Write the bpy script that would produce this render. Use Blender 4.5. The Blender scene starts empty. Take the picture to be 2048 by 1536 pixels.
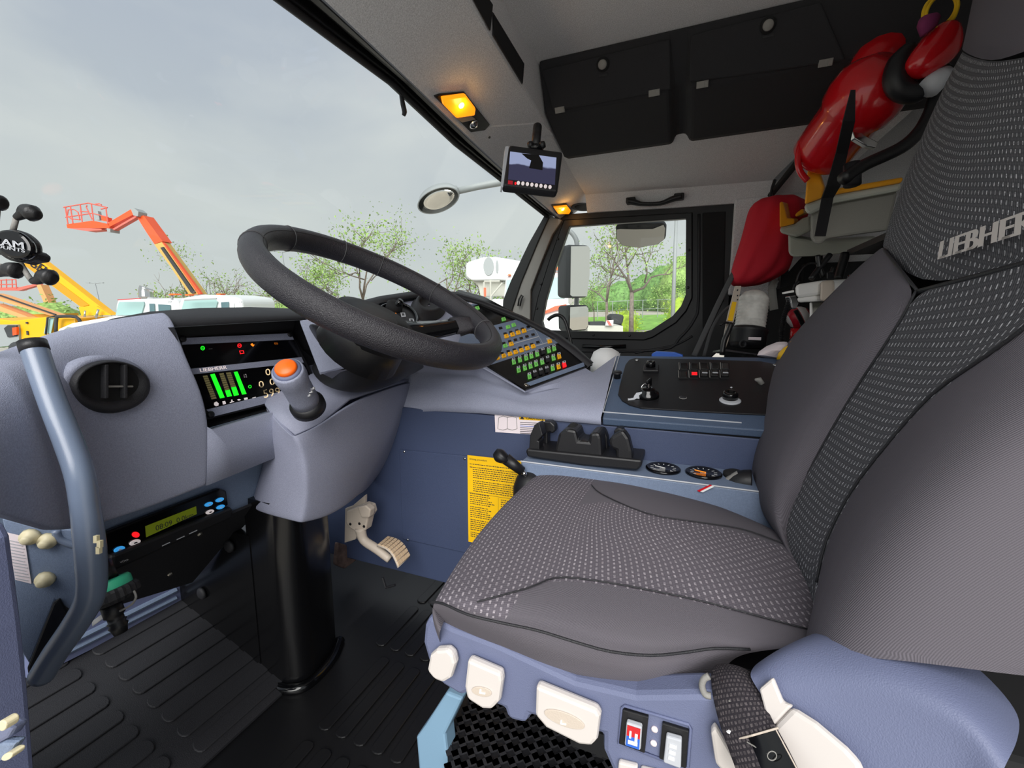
import bpy, math, random
import numpy as np
from mathutils import Vector, Matrix
random.seed(7)
SC = bpy.context.scene
COL = SC.collection
# ---------------------------------------------------------------- camera
F, CX, CY = 870.0, 1024.0, 768.0
PITCH, YAW = math.radians(8.2), math.radians(22.0)
EYE = np.array([0, 0, .80])
FW = np.array([-math.sin(YAW)*math.cos(PITCH), math.cos(YAW)*math.cos(PITCH), -math.sin(PITCH)])
RT = np.array([math.cos(YAW), math.sin(YAW), 0.0])
UP = np.cross(RT, FW)
cd = bpy.data.cameras.new('camera'); cam = bpy.data.objects.new('camera', cd); COL.objects.link(cam)
cd.sensor_width = 36; cd.lens = 36*F/2048; cd.clip_start = .02; cd.clip_end = 900
m = Matrix.Identity(4)
for i in range(3):
    m[i][0] = RT[i]; m[i][1] = UP[i]; m[i][2] = -FW[i]; m[i][3] = EYE[i]
cam.matrix_world = m
SC.camera = cam
vs = SC.view_settings
vs.view_transform = 'Standard'; vs.look = 'None'; vs.gamma = 1; vs.exposure = 0.0; vs.use_curve_mapping = False
# ---------------------------------------------------------------- world: overcast sky
W = bpy.data.worlds.new('overcast_sky'); SC.world = W; W.use_nodes = True
nt = W.node_tree; nt.nodes.clear(); N = nt.nodes.new; LK = nt.links.new
out = N('ShaderNodeOutputWorld'); bg = N('ShaderNodeBackground'); tc = N('ShaderNodeTexCoord')
mp = N('ShaderNodeMapping'); mp.inputs['Scale'].default_value = (1.0, 1.0, 2.6)
ns = N('ShaderNodeTexNoise'); ns.inputs['Scale'].default_value = 1.9; ns.inputs['Detail'].default_value = 5; ns.inputs['Roughness'].default_value = .5
ns.inputs['Distortion'].default_value = .35
cr = N('ShaderNodeValToRGB'); cr.color_ramp.elements[0].position = .36; cr.color_ramp.elements[1].position = .66
cr.color_ramp.elements[0].color = (.50, .55, .64, 1); cr.color_ramp.elements[1].color = (.74, .77, .78, 1)
sx = N('ShaderNodeSeparateXYZ'); gr = N('ShaderNodeValToRGB')
gr.color_ramp.elements[0].position = .0; gr.color_ramp.elements[1].position = .45
gr.color_ramp.elements[0].color = (1, 1, 1, 1); gr.color_ramp.elements[1].color = (0, 0, 0, 1)
mx = N('ShaderNodeMix'); mx.data_type = 'RGBA'; mx.inputs[7].default_value = (.655, .70, .69, 1)
LK(tc.outputs['Generated'], mp.inputs['Vector']); LK(mp.outputs[0], ns.inputs['Vector']); LK(ns.outputs['Fac'], cr.inputs[0])
LK(tc.outputs['Generated'], sx.inputs[0]); LK(sx.outputs['Z'], gr.inputs[0]); LK(gr.outputs[0], mx.inputs[0]); LK(cr.outputs[0], mx.inputs[6])
LK(mx.outputs[2], bg.inputs[0]); LK(bg.outputs[0], out.inputs[0]); bg.inputs[1].default_value = 1.0
# veiled sun, high behind the open driver's door
sd = bpy.data.lights.new('veiled_sun', 'SUN'); sd.energy = 4.4; sd.angle = math.radians(50); sd.color = (1, .98, .95)
so = bpy.data.objects.new('veiled_sun', sd); COL.objects.link(so)
so.rotation_euler = Vector((.25, -.85, .62)).to_track_quat('Z', 'Y').to_euler()

# ---------------------------------------------------------------- helpers
def ray(x, y): return FW + RT*(x-CX)/F - UP*(y-CY)/F
def P(x, y, pl):
    """point of the place seen at pixel x,y lying on a known plane: ('X'|'Y'|'Z',v), ('D',dist) or (a,b,c,d)"""
    r = ray(x, y)
    if pl[0] == 'D': return EYE + r*pl[1]
    if isinstance(pl[0], str):
        i = 'XYZ'.index(pl[0]); return EYE + r*((pl[1]-EYE[i])/r[i])
    n = np.array(pl[:3], float); return EYE + r*((pl[3]-n@EYE)/(n@r))
def PP(pts, pl): return [P(x, y, pl) for x, y in pts]
def proj(p):
    d = np.array(p)-EYE; z = d@FW; return CX+F*(d@RT)/z, CY-F*(d@UP)/z
def nrm(v): v = np.array(v, float); return v/np.linalg.norm(v)
def plane3(a, b, c):
    n = nrm(np.cross(np.array(b)-a, np.array(c)-a)); return (n[0], n[1], n[2], float(n@a))
def pn(pl):
    """unit normal of a plane, turned to the driver's door side"""
    if isinstance(pl[0], str):
        n = np.zeros(3); n['XYZ'.index(pl[0])] = 1; 
        c = n*pl[1]
    else: n = nrm(pl[:3]); c = n*pl[3]/np.linalg.norm(pl[:3])
    return n if n@(EYE-c) > 0 else -n
FH = nrm([FW[0], FW[1], 0])
def lin(c):
    if isinstance(c, str): c = [int(c[i:i+2], 16)/255 for i in (0, 2, 4)]
    return tuple((v/12.92 if v <= .04045 else ((v+.055)/1.055)**2.4) for v in c)
MT = {}
def mat(name, col, rough=.5, metal=0, bump=None, var=None, emit=0, spec=.5, coat=0, coord='Object'):
    m = bpy.data.materials.new(name); m.use_nodes = True; t = m.node_tree; b = t.nodes['Principled BSDF']
    c = lin(col); b.inputs['Base Color'].default_value = (*c, 1); b.inputs['Roughness'].default_value = rough
    b.inputs['Metallic'].default_value = metal; b.inputs['Specular IOR Level'].default_value = spec; b.inputs['Coat Weight'].default_value = coat
    if emit: b.inputs['Emission Color'].default_value = (*c, 1); b.inputs['Emission Strength'].default_value = emit
    if bump or var:
        tc = t.nodes.new('ShaderNodeTexCoord')
    if bump:
        n = t.nodes.new('ShaderNodeTexNoise'); n.inputs['Scale'].default_value = bump[0]; n.inputs['Detail'].default_value = 2
        bp = t.nodes.new('ShaderNodeBump'); bp.inputs['Strength'].default_value = bump[1]; bp.inputs['Distance'].default_value = .002
        t.links.new(tc.outputs[coord], n.inputs['Vector']); t.links.new(n.outputs['Fac'], bp.inputs['Height']); t.links.new(bp.outputs[0], b.inputs['Normal'])
    if var:
        n = t.nodes.new('ShaderNodeTexNoise'); n.inputs['Scale'].default_value = var[0]; n.inputs['Detail'].default_value = 4
        r = t.nodes.new('ShaderNodeValToRGB'); r.color_ramp.elements[0].position = .35; r.color_ramp.elements[1].position = .65
        r.color_ramp.elements[0].color = (*[v*(1-var[1]) for v in c], 1); r.color_ramp.elements[1].color = (*[min(1, v*(1+var[1])) for v in c], 1)
        t.links.new(tc.outputs[coord], n.inputs['Vector']); t.links.new(n.outputs['Fac'], r.inputs[0]); t.links.new(r.outputs[0], b.inputs['Base Color'])
    MT[name] = m; return m
class B:
    def __init__(s): s.V = []; s.Fc = []; s.U = []; s.MI = []; s.hasuv = False; s.mi = 0
    def face(s, f, uv=None):
        s.Fc.append(tuple(f)); s.U.append(uv); s.MI.append(s.mi)
        if uv: s.hasuv = True
    def add(s, pts): k = len(s.V); s.V += [tuple(map(float, p)) for p in pts]; return k
    def grid(s, rows, closed=False, mi=None, cap=False):
        """rows of points; uv in metres along and across; mi(i,j)->material index"""
        n, w = len(rows), len(rows[0]); k = s.add([p for r in rows for p in r])
        A = np.array(rows, float)
        du = np.zeros((n, w)); du[:, 1:] = np.cumsum(np.linalg.norm(A[:, 1:]-A[:, :-1], axis=2), axis=1)
        c = du[:, w//2:w//2+1]; du = du-c
        dv = np.zeros((n, w)); dv[1:] = np.cumsum(np.linalg.norm(A[1:]-A[:-1], axis=2), axis=0)
        for i in range(n-1):
            for j in range(w if closed else w-1):
                j2 = (j+1) % w
                if mi: s.mi = mi(i, j)
                s.face((k+i*w+j, k+i*w+j2, k+(i+1)*w+j2, k+(i+1)*w+j), [(du[i, j], dv[i, j]), (du[i, j2], dv[i, j2]), (du[i+1, j2], dv[i+1, j2]), (du[i+1, j], dv[i+1, j])])
        if mi: s.mi = 0
        if cap:
            s.face([k+j for j in range(w)][::-1]); s.face([k+(n-1)*w+j for j in range(w)])
        return s
    def prism(s, pts, vec):
        n = len(pts); k = s.add(pts); s.add([np.array(p)+vec for p in pts])
        s.face(range(k, k+n)[::-1]); s.face(range(k+n, k+2*n))
        for i in range(n): j = (i+1) % n; s.face((k+i, k+j, k+n+j, k+n+i))
        return s
    def ring(s, a, b, vec):
        """closed frame between loops a (outer) and b (inner), thickness vec"""
        a = np.array(a); b = np.array(b); n = len(a); k = s.add(a); s.add(b); s.add(b+vec); s.add(a+vec)
        for i in range(n):
            j = (i+1) % n
            for q in range(4):
                q2 = (q+1) % 4; s.face((k+q*n+i, k+q*n+j, k+q2*n+j, k+q2*n+i))
        return s
    def box(s, c, u, v, w):
        c, u, v, w = (np.array(x, float) for x in (c, u, v, w))
        return s.prism([c-u-v-w, c+u-v-w, c+u+v-w, c-u+v-w], 2*w)
    def bb(s, x0, x1, y0, y1, z0, z1):
        return s.prism([(x0, y0, z0), (x1, y0, z0), (x1, y1, z0), (x0, y1, z0)], (0, 0, z1-z0))
    def tube(s, pts, r, n=12, smooth=0, closed=False, flat=None):
        pts = [np.array(p, float) for p in pts]
        rs = list(r) if hasattr(r, '__len__') else [r]*len(pts)
        if smooth:
            q, qr = [], []
            L = len(pts)
            for i in range(L if closed else L-1):
                g = lambda a: pts[a % L] if closed else pts[min(max(a, 0), L-1)]
                h = lambda a: rs[a % L] if closed else rs[min(max(a, 0), L-1)]
                for t in np.linspace(0, 1, smooth, endpoint=False):
                    p0, p1, p2, p3 = g(i-1), g(i), g(i+1), g(i+2)
                    q.append(.5*((2*p1)+(-p0+p2)*t+(2*p0-5*p1+4*p2-p3)*t*t+(-p0+3*p1-3*p2+p3)*t**3)); qr.append(h(i)*(1-t)+h(i+1)*t)
            if not closed: q.append(pts[-1]); qr.append(rs[-1])
            pts, rs = q, qr
        L = len(pts); rows = []; up = None
        for i in range(L):
            a = pts[(i-1) % L] if (closed or i > 0) else pts[0]; b = pts[(i+1) % L] if (closed or i < L-1) else pts[-1]
            t = nrm(b-a)
            if up is None: up = np.array([0, 0, 1.]) if abs(t[2]) < .9 else np.array([1., 0, 0])
            x = nrm(np.cross(up, t)); y = np.cross(t, x); up = y
            fx, fy = flat or (1, 1)
            rows.append([pts[i]+rs[i]*(x*fx*math.cos(2*math.pi*k/n)+y*fy*math.sin(2*math.pi*k/n)) for k in range(n)])
        if closed: rows.append(rows[0]); s.grid(rows, True)
        else: s.grid(rows, True, cap=True)
        return s
    def lathe(s, o, ax, prof, n=28, cap=True):
        o = np.array(o, float); ax = nrm(ax); x = nrm(np.cross(ax, (0, 0, 1) if abs(ax[2]) < .9 else (1, 0, 0))); y = np.cross(ax, x)
        rows = [[o+ax*h+r*(x*math.cos(2*math.pi*k/n)+y*math.sin(2*math.pi*k/n)) for k in range(n)] for r, h in prof]
        return s.grid(rows, True, cap=cap)
    def cyl(s, a, b, r, n=16): return s.tube([a, b], r, n)
    def build(s, name, m, parent=None, smooth=False, sub=0, bev=0, sol=0, solo=-1, label=None, crease=None):
        me = bpy.data.meshes.new(name); me.from_pydata(s.V, [], s.Fc); me.update()
        for mm in (m if isinstance(m, (list, tuple)) else [m]): me.materials.append(MT[mm] if isinstance(mm, str) else mm)
        me.polygons.foreach_set('material_index', s.MI)
        if s.hasuv:
            uv = me.uv_layers.new(name='UVMap')
            for p, u in zip(me.polygons, s.U):
                if u:
                    for li, c in zip(p.loop_indices, u): uv.data[li].uv = c
        if smooth: me.polygons.foreach_set('use_smooth', [True]*len(me.polygons))
        if len(s.Fc) < 4000 and not sol:
            import bmesh as bm_
            q = bm_.new(); q.from_mesh(me); bm_.ops.recalc_face_normals(q, faces=q.faces); q.to_mesh(me); q.free()
        o = bpy.data.objects.new(name, me); COL.objects.link(o)
        if sol: a = o.modifiers.new('solidify', 'SOLIDIFY'); a.thickness = sol; a.offset = solo
        if bev: a = o.modifiers.new('bevel', 'BEVEL'); a.width = bev; a.segments = 2; a.limit_method = 'ANGLE'; a.angle_limit = .6
        if sub: a = o.modifiers.new('subsurf', 'SUBSURF'); a.levels = sub; a.render_levels = sub
        if bev and not smooth:
            me.polygons.foreach_set('use_smooth', [False]*len(me.polygons))
        if parent: par(o, parent)
        if label: o['label'] = label
        return o
def par(o, p):
    w = Vector((0, 0, 0)); q = p
    while q: w += q.location; q = q.parent
    o.parent = p; o.location = -w
def tag(o, label, cat, group=None, kind=None):
    o['label'] = label; o['category'] = cat
    if group: o['group'] = group
    if kind: o['kind'] = kind
    return o
def thing(name, loc, label, cat, group=None):
    o = bpy.data.objects.new(name, None); COL.objects.link(o); o.location = tuple(map(float, loc)); o.empty_display_size = .05
    return tag(o, label, cat, group)
def struct(o): o['kind'] = 'structure'; return o
def glyphs(s):
    c = bpy.data.curves.new('t', 'FONT'); c.body = s; o = bpy.data.objects.new('t', c); COL.objects.link(o)
    dg = bpy.context.evaluated_depsgraph_get(); me = bpy.data.meshes.new_from_object(o.evaluated_get(dg))
    V = np.array([v.co[:2] for v in me.vertices]); Fs = [tuple(p.vertices) for p in me.polygons]
    bpy.data.objects.remove(o); bpy.data.meshes.remove(me); return V, Fs
def textq(s, q, m, parent, name='lettering', off=.0006, bold=0):
    """lettering fitted to corners bottom-left, bottom-right, top-right, top-left"""
    V, Fs = glyphs(s); mn, mxx = V.min(0), V.max(0); V = (V-mn)/(mxx-mn); q = [np.array(p, float) for p in q]
    n = nrm(np.cross(q[1]-q[0], q[3]-q[0])); n = n if n@(EYE-q[0]) > 0 else -n
    b = B()
    for dx in ((0,) if not bold else (-bold, 0, bold)):
        pts = [(1-u)*(1-v)*q[0]+u*(1-v)*q[1]+u*v*q[2]+(1-u)*v*q[3]+n*(off+abs(dx)*.002)+dx*nrm(q[1]-q[0]) for u, v in V]
        k = b.add(pts)
        for f in Fs: b.face([k+i for i in f])
    return b.build(name, m, parent)
def decal(pts, m, parent, name, th=.0006, pl=None, off=0, **kw):
    """thin plate lying on a surface"""
    pts = [np.array(p) for p in pts]; n = nrm(np.cross(pts[1]-pts[0], pts[2]-pts[0])); n = n if n@(EYE-pts[0]) > 0 else -n
    return B().prism([p+n*off for p in pts], n*th).build(name, m, parent, **kw)
def el(cx, cy, rx, ry, n=40, a=0):
    ca, sa = math.cos(a), math.sin(a)
    return [(cx+rx*math.cos(t)*ca-ry*math.sin(t)*sa, cy+rx*math.cos(t)*sa+ry*math.sin(t)*ca) for t in np.linspace(0, 2*math.pi, n, endpoint=False)]
def crop(ox, oy, s): return lambda *p: [(ox+x/s, oy+y/s) for x, y in p]
def support(rows, cols=(), k=.08, ends=True):
    """extra edge loops that keep the borders and the named columns crisp when subdivided"""
    o = []
    for r in rows:
        q = []
        for i, p in enumerate(r):
            if (i in cols or (ends and i == len(r)-1)) and i > 0: q.append(p*(1-k)+r[i-1]*k)
            q.append(p)
            if (i in cols or (ends and i == 0)) and i < len(r)-1: q.append(p*(1-k)+r[i+1]*k)
        o.append(q)
    mixr = lambda a, b: [x*(1-k)+y*k for x, y in zip(a, b)]
    return [o[0], mixr(o[0], o[1])]+o[1:-1]+[mixr(o[-1], o[-2]), o[-1]]
def chain(pts, n):
    """resample a pixel polyline to n points"""
    a = np.array(pts, float); d = np.r_[0, np.cumsum(np.linalg.norm(a[1:]-a[:-1], axis=1))]
    t = np.linspace(0, d[-1], n); return [tuple(np.interp(x, d, a[:, k]) for k in range(a.shape[1])) for x in t]

# ---------------------------------------------------------------- materials
mat('dash', '9498ac', .62, bump=(900, .35), var=(500, .10))
mat('dash_blue', '74839c', .55, bump=(900, .3), var=(500, .08))
mat('column_grey', '9295a9', .6, bump=(900, .3), var=(500, .08))
mat('navy', '404b69', .5, bump=(1200, .3), var=(700, .12))
mat('console_top', '4c5c74', .45, bump=(1000, .25), var=(600, .1))
mat('black', '17171a', .45, bump=(900, .12))
mat('black_gloss', '08080a', .12)
mat('black_matte', '141416', .85)
mat('pedestal_black', '0d0d0f', .22)
mat('soft_black', '222226', .6, bump=(700, .3))
mat('leather', '26242a', .42, bump=(700, .8), spec=.6)
mat('headliner', 'dadadc', .95, bump=(700, .5), var=(420, .16))
mat('headliner_dark', '29292c', .95, bump=(700, .4))
mat('trim_black', '121214', .4)
mat('trim_grey', '8b8985', .7, bump=(600, .2))
mat('gunmetal', '6d7a90', .25, spec=.7, bump=(1500, .1))
mat('steel_blue', '7b9bb3', .35, bump=(800, .1))
mat('shell', '676e8b', .55, bump=(900, .25))
mat('shell2', '626989', .6, bump=(900, .25))
mat('ivory', 'd2cbc6', .4)
mat('beige', 'c9bcae', .5, bump=(500, .15))
mat('beige_pad', 'd8bd9c', .6)
mat('white', 'f2f2f2', .5)
mat('paper', 'f3e6ea', .7)
mat('yellow', 'ffc800', .55)
mat('ink', '2b2a33', .8)
mat('chrome', 'd0d0d0', .15, metal=1)
mat('screw', 'b8b2a4', .35, metal=1)
mat('cream_nut', 'ded3ae', .4)
mat('red', 'c8101a', .22, coat=.6)
mat('red_cloth', 'c8182e', .8, bump=(30, .6))
mat('orange_pl', 'ffb028', .35)
mat('grey_pl', 'c6c8bc', .5, bump=(600, .3))
mat('grey_pl_dark', '96948c', .5, bump=(600, .3))
mat('white_pl', 'ecebe8', .45)
mat('orange_btn', 'ff6a10', .4)
mat('green_lit', '18e020', .5, emit=1.0)
mat('green_key', '6fbf58', .5, emit=.25)
mat('yellow_key', 'e8a60c', .5, emit=.2)
mat('red_lit', 'ff1a22', .5, emit=1.0)
mat('orange_lit', 'ff8a20', .5, emit=1.0)
mat('warm_lit', 'ffe0b0', .5, emit=.9)
mat('olive_lit', '6b6440', .6, emit=.25)
mat('lcd', '55600c', .5, emit=.5)
mat('blue_lit', '3aa0e8', .5, emit=.6)
mat('white_lit', 'f0e4e4', .5, emit=.3)
mat('lamp_amber', 'ff9410', .3, emit=1.1)
mat('lamp_hot', 'ffe070', .3, emit=6)
mat('mint', '43c79a', .4)
mat('key_white', 'b9bcc2', .5)
mat('blue_paint', '2f64c8', .4)
mat('wood', 'c98f4a', .6, var=(60, .2))
mat('strap', '1d1b1e', .8, bump=(900, .5))
mat('clear', 'c8ccd0', .15, spec=.8)
mat('mirror', 'e4e0d8', .03, metal=1)
mat('hose', '151517', .4)
mat('worn_brown', '6e5a54', .8, var=(60, .3))
mat('clear_white', 'cfcdc8', .3, var=(40, .15))
mat('strap_grey', '4a4a4c', .8)
mat('yellow_cord', 'e2b818', .7)
mat('purple_cloth', '7a2a58', .9)
mat('lot', 'b5afa4', .9, var=(.6, .12))
mat('grass', '7fb048', .9, var=(2, .3))
mat('mirror_dim', 'dcd8d0', .05, metal=1)
def glassmat(name, tint, fac):
    m = bpy.data.materials.new(name); m.use_nodes = True; t = m.node_tree; t.nodes.clear()
    o = t.nodes.new('ShaderNodeOutputMaterial'); a = t.nodes.new('ShaderNodeBsdfTransparent'); g = t.nodes.new('ShaderNodeBsdfGlossy'); x = t.nodes.new('ShaderNodeMixShader')
    a.inputs[0].default_value = (*tint, 1); g.inputs['Roughness'].default_value = .02; x.inputs[0].default_value = fac
    t.links.new(a.outputs[0], x.inputs[1]); t.links.new(g.outputs[0], x.inputs[2]); t.links.new(x.outputs[0], o.inputs[0]); MT[name] = m
glassmat('glass', (.97, .985, .975), .03)
class ND:
    def __init__(s, m): s.t = m.node_tree
    def n(s, ty, **k):
        q = s.t.nodes.new(ty)
        for a, v in k.items():
            if a.startswith('i'): q.inputs[int(a[1:])].default_value = v
            else: setattr(q, a, v)
        return q
    def m(s, op, a, b=None, c=None):
        q = s.t.nodes.new('ShaderNodeMath'); q.operation = op
        for i, v in enumerate((a, b, c)):
            if v is None: continue
            if isinstance(v, (int, float)): q.inputs[i].default_value = v
            else: s.t.links.new(v, q.inputs[i])
        return q.outputs[0]
def fabric(name, base, dash, pw, ph, wd, hd, rough=.95, twill=0, coverage=1.0):
    """woven cloth: staggered raised stitches over a darker ground, laid out in metres on the panel"""
    m = mat(name, base, rough, spec=.2); d = ND(m); L = d.t.links.new; b = m.node_tree.nodes['Principled BSDF']
    uv = d.n('ShaderNodeUVMap'); s = d.n('ShaderNodeSeparateXYZ'); L(uv.outputs[0], s.inputs[0])
    u, v = s.outputs[0], s.outputs[1]
    if twill:
        w = d.m('FRACT', d.m('MULTIPLY', d.m('ADD', u, d.m('MULTIPLY', v, .45)), twill))
        h = d.m('ABSOLUTE', d.m('SUBTRACT', w, .5)); k = d.m('MULTIPLY', h, 1.0)
        fac = d.m('MULTIPLY', h, 1.6)
        nz = d.n('ShaderNodeTexNoise'); nz.inputs['Scale'].default_value = 1500; L(uv.outputs[0], nz.inputs['Vector'])
        fac = d.m('ADD', d.m('MULTIPLY', fac, .6), d.m('MULTIPLY', nz.outputs['Fac'], .4))
    else:
        row = d.m('FLOOR', d.m('DIVIDE', v, ph)); uu = d.m('FRACT', d.m('ADD', d.m('DIVIDE', u, pw), d.m('MULTIPLY', row, .5)))
        vv = d.m('FRACT', d.m('DIVIDE', v, ph))
        a = d.m('LESS_THAN', d.m('ABSOLUTE', d.m('SUBTRACT', uu, .5)), wd/2); c = d.m('LESS_THAN', d.m('ABSOLUTE', d.m('SUBTRACT', vv, .5)), hd/2)
        st = d.m('MULTIPLY', a, c)
        nz = d.n('ShaderNodeTexNoise'); nz.inputs['Scale'].default_value = 260; L(uv.outputs[0], nz.inputs['Vector'])
        st2 = d.m('MULTIPLY', st, d.m('ADD', .45, d.m('MULTIPLY', d.m('GREATER_THAN', nz.outputs['Fac'], .52), .55)))
        w1 = d.m('ABSOLUTE', d.m('SUBTRACT', d.m('FRACT', d.m('DIVIDE', u, pw/3)), .5)); w2 = d.m('ABSOLUTE', d.m('SUBTRACT', d.m('FRACT', d.m('DIVIDE', v, ph/2)), .5))
        g = d.m('MULTIPLY', d.m('ADD', w1, d.m('MULTIPLY', w2, .35)), .45)
        h = d.m('MAXIMUM', g, st); fac = d.m('MAXIMUM', d.m('MULTIPLY', g, .5), st2)
    cm = d.n('ShaderNodeMix', data_type='RGBA'); c0, c1 = lin(base), lin(dash)
    cm.inputs[6].default_value = (*c0, 1); cm.inputs[7].default_value = (*c1, 1); L(fac, cm.inputs[0]); L(cm.outputs[2], b.inputs['Base Color'])
    bp = d.n('ShaderNodeBump'); bp.inputs['Strength'].default_value = .5; bp.inputs['Distance'].default_value = .0012
    L(h, bp.inputs['Height']); L(bp.outputs[0], b.inputs['Normal'])
fabric('weave_back', '3a3a3f', 'd2d2d6', .0085, .0105, .22, .5)
fabric('weave_seat', '57525a', 'a39ca2', .011, .0075, .55, .35)
fabric('bolster', '4e4b50', '77727a', .01, .01, .5, .5, twill=520)
fabric('webbing', '27242a', '5c5658', .004, .004, .6, .6)
fabric('tread', '1e1e20', '3a3a3d', .03, .018, .72, .55, rough=.55)
# ================================================================ SETTING
YR = 2.1          # inner plane of the passenger side
struct(B().bb(-1.34, .98, .10, 2.2, -.06, -.004).build('floor', 'black'))
struct(B().bb(-1.38, -1.32, .06, 2.2, -.06, .50).build('wall_front', 'dash_blue'))
struct(B().bb(.92, .98, .12, 2.2, -.06, 1.6).build('wall_rear', 'headliner'))
# passenger side wall: below and behind the window
struct(B().bb(-1.34, .98, 2.14, 2.2, -.06, .62).build('wall_right', 'soft_black'))
struct(B().bb(.15, .92, 2.10, 2.14, .90, 1.58).build('wall_right', 'headliner'))
struct(B().bb(.15, .92, 2.10, 2.14, .60, .90).build('wall_right', 'black_matte'))
# ceiling: roof panel, front header, upright strip between them, slope above the passenger window
XE = -.455
struct(B().bb(XE, .98, -.05, 2.2, 1.555, 1.60).build('ceiling', 'headliner'))
hb = B()
U = [(-300, -900, 'X', -.6)]
Uz = [P(650, 0, ('X', -.605)), P(808, 150, ('X', -.605)), P(1002, 337, ('X', -.605)), P(1109, 429, ('X', -.60))]
Ez = [P(940, 0, ('X', XE)), P(1045, 170, ('X', XE)), P(1130, 310, ('X', XE)), P(1203, 422, ('X', XE))]
def at_y(L, ys):
    L = sorted([tuple(p) for p in L], key=lambda p: p[1]); A = np.array(L); o = []
    for y in ys:
        if y < A[0, 1]: k = (y-A[0, 1])/(A[1, 1]-A[0, 1]); o.append(A[0]+(A[1]-A[0])*k*.4*np.array([1, 0, 1])+np.array([0, y-A[0, 1], 0]))
        else: o.append(np.array([np.interp(y, A[:, 1], A[:, k]) for k in range(3)]))
        o[-1][1] = y
    return o
YS = [-.05, .3, .6, .9, 1.2, 1.5, 1.8, 2.16]
Ur, Er = at_y(Uz, YS), at_y(Ez, YS)
Lz = [P(545, 0, ('X', -.67)), P(800, 187, ('X', -.67)), P(916, 300, ('X', -.67)), P(993, 358, ('X', -.67)), P(1094, 438, ('X', -.67))]
Lr = at_y(Lz, YS)
hb.grid([Ur, Er, [np.array([XE, y, 1.57]) for y in YS], [np.array([-.60, y, 1.57]) for y in YS], Ur])
struct(hb.build('ceiling', 'headliner', smooth=False, bev=.006))
# black trim rail along the windscreen top: two stepped profiles
tb = B()
tb.grid([Lr, [p+np.array([.018, 0, .012]) for p in Lr], [p+np.array([.02, 0, .03]) for p in Lr], [p*.35+q*.65+np.array([.0, 0, .004]) for p, q in zip(Lr, Ur)], [q+np.array([-.002, 0, -.004]) for q in Ur], [q+np.array([-.03, 0, .06]) for q in Ur], [p+np.array([-.02, 0, .05]) for p in Lr], Lr])
struct(tb.build('trim_1', 'trim_black', bev=.003))
t2 = B().tube([p+np.array([.012, 0, .0]) for p in Lr], .007, 8)
struct(t2.build('trim_2', 'soft_black', smooth=True))
# small clips on the rail
for i, (x, y) in enumerate(((803, 205), (806, 222))):
    pass
q = P(803, 200, ('X', -.665)); cl = B().tube([q+[0, 0, .01], q+[0.004, .0, -.012], q+[.006, .002, -.026], q+[.002, .003, -.034]], [.005, .006, .006, .004], 8, 3).build('hook', 'soft_black', smooth=True)
tag(cl, 'small dark hook hanging from the black rail above the windscreen', 'hook')
q = P(918, 292, ('X', -.665)); tag(B().box(q, (.003, 0, 0), (0, .008, -.002), (0, 0, .004)).build('clip', 'chrome', bev=.001), 'small shiny metal clip on the windscreen top rail', 'clip')
# windscreen glass and its outer side pillar
ws = B(); WB = [np.array([-1.08, y, .62]) for y in YS]; WT = [p+np.array([-.012, 0, .01]) for p in Lr]
ws.grid([WT, WB]); struct(ws.build('window_1', 'glass', sol=.004))
# A pillar: light inner cover with black window rubber each side
A1 = [(1094, 432), (1122, 440), (1103, 470), (1083, 520), (1064, 575), (1057, 640), (1063, 690), (1010, 690), (1012, 625), (1037, 545), (1066, 480)]
struct(B().prism(PP([(1096, 430), (1124, 440), (1104, 470), (1082, 525), (1061, 580), (1060, 640), (1062, 700), (1020, 700), (1022, 620), (1042, 560), (1075, 480)], ('Y', 2.08)), (0, .05, 0)).build('trim_3', 'trim_grey', bev=.004))
struct(B().prism(PP([(1089, 430), (1098, 434), (1075, 485), (1042, 565), (1024, 620), (1018, 700), (1000, 700), (1006, 600), (1022, 560), (1058, 485)], ('Y', 2.07)), (0, .06, 0)).build('trim_4', 'trim_black', bev=.003))
# latch catch on the pillar
tag(B().tube(PP([(1040, 612), (1043, 598), (1046, 592), (1043, 590), (1038, 598), (1036, 612)], ('Y', 2.06)), .004, 6).build('sash_catch', 'black', smooth=True), 'small black catch on the grey pillar between windscreen and side window', 'catch')
# passenger door: black frame, glass, lower panel
dr = thing('door_1', (0, YR, .0), 'black passenger door with a big window', 'door'); dr['kind'] = 'structure'
win = [(1139, 453), (1372, 437), (1371, 590), (1362, 612), (1345, 632), (1302, 660), (1286, 664), (1140, 662), (1088, 660), (1084, 642), (1092, 600), (1112, 530)]
mid = [(1128, 440), (1384, 425), (1384, 596), (1372, 622), (1352, 645), (1306, 674), (1288, 680), (1140, 677), (1070, 672), (1066, 642), (1076, 595), (1098, 525)]
outr = [(1110, 430), (1470, 403), (1466, 640), (1440, 700), (1400, 735), (1310, 735), (1280, 735), (1140, 735), (1060, 735), (1056, 645), (1062, 590), (1082, 520)]
B().ring(PP(outr, ('Y', YR)), PP(mid, ('Y', YR)), (0, .05, 0)).build('door_frame', 'black', dr, bev=.004)
sr = B().ring(PP(mid, ('Y', YR-.012)), PP(win, ('Y', YR-.012)), (0, .03, 0)).build('window_frame', 'trim_black', dr, bev=.003)
gw = thing('window_2', (0, YR+.03, .7), 'x', 'window'); 
for k in ('label', 'category'): del gw[k]
struct(gw)
B().prism(PP(win, ('Y', YR+.015)), (0, .004, 0)).build('glass', 'glass', gw)
for i, (x, y) in enumerate([(1116, 478), (1082, 568), (1074, 617), (1187, 670), (1259, 671), (1376, 575), (1378, 500)]):
    B().lathe(P(x, y, ('Y', YR-.013)), (0, -1, 0), [(.006, 0), (.006, .002), (.003, .004)], 10).build('screw', 'black', sr, smooth=True)
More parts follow.
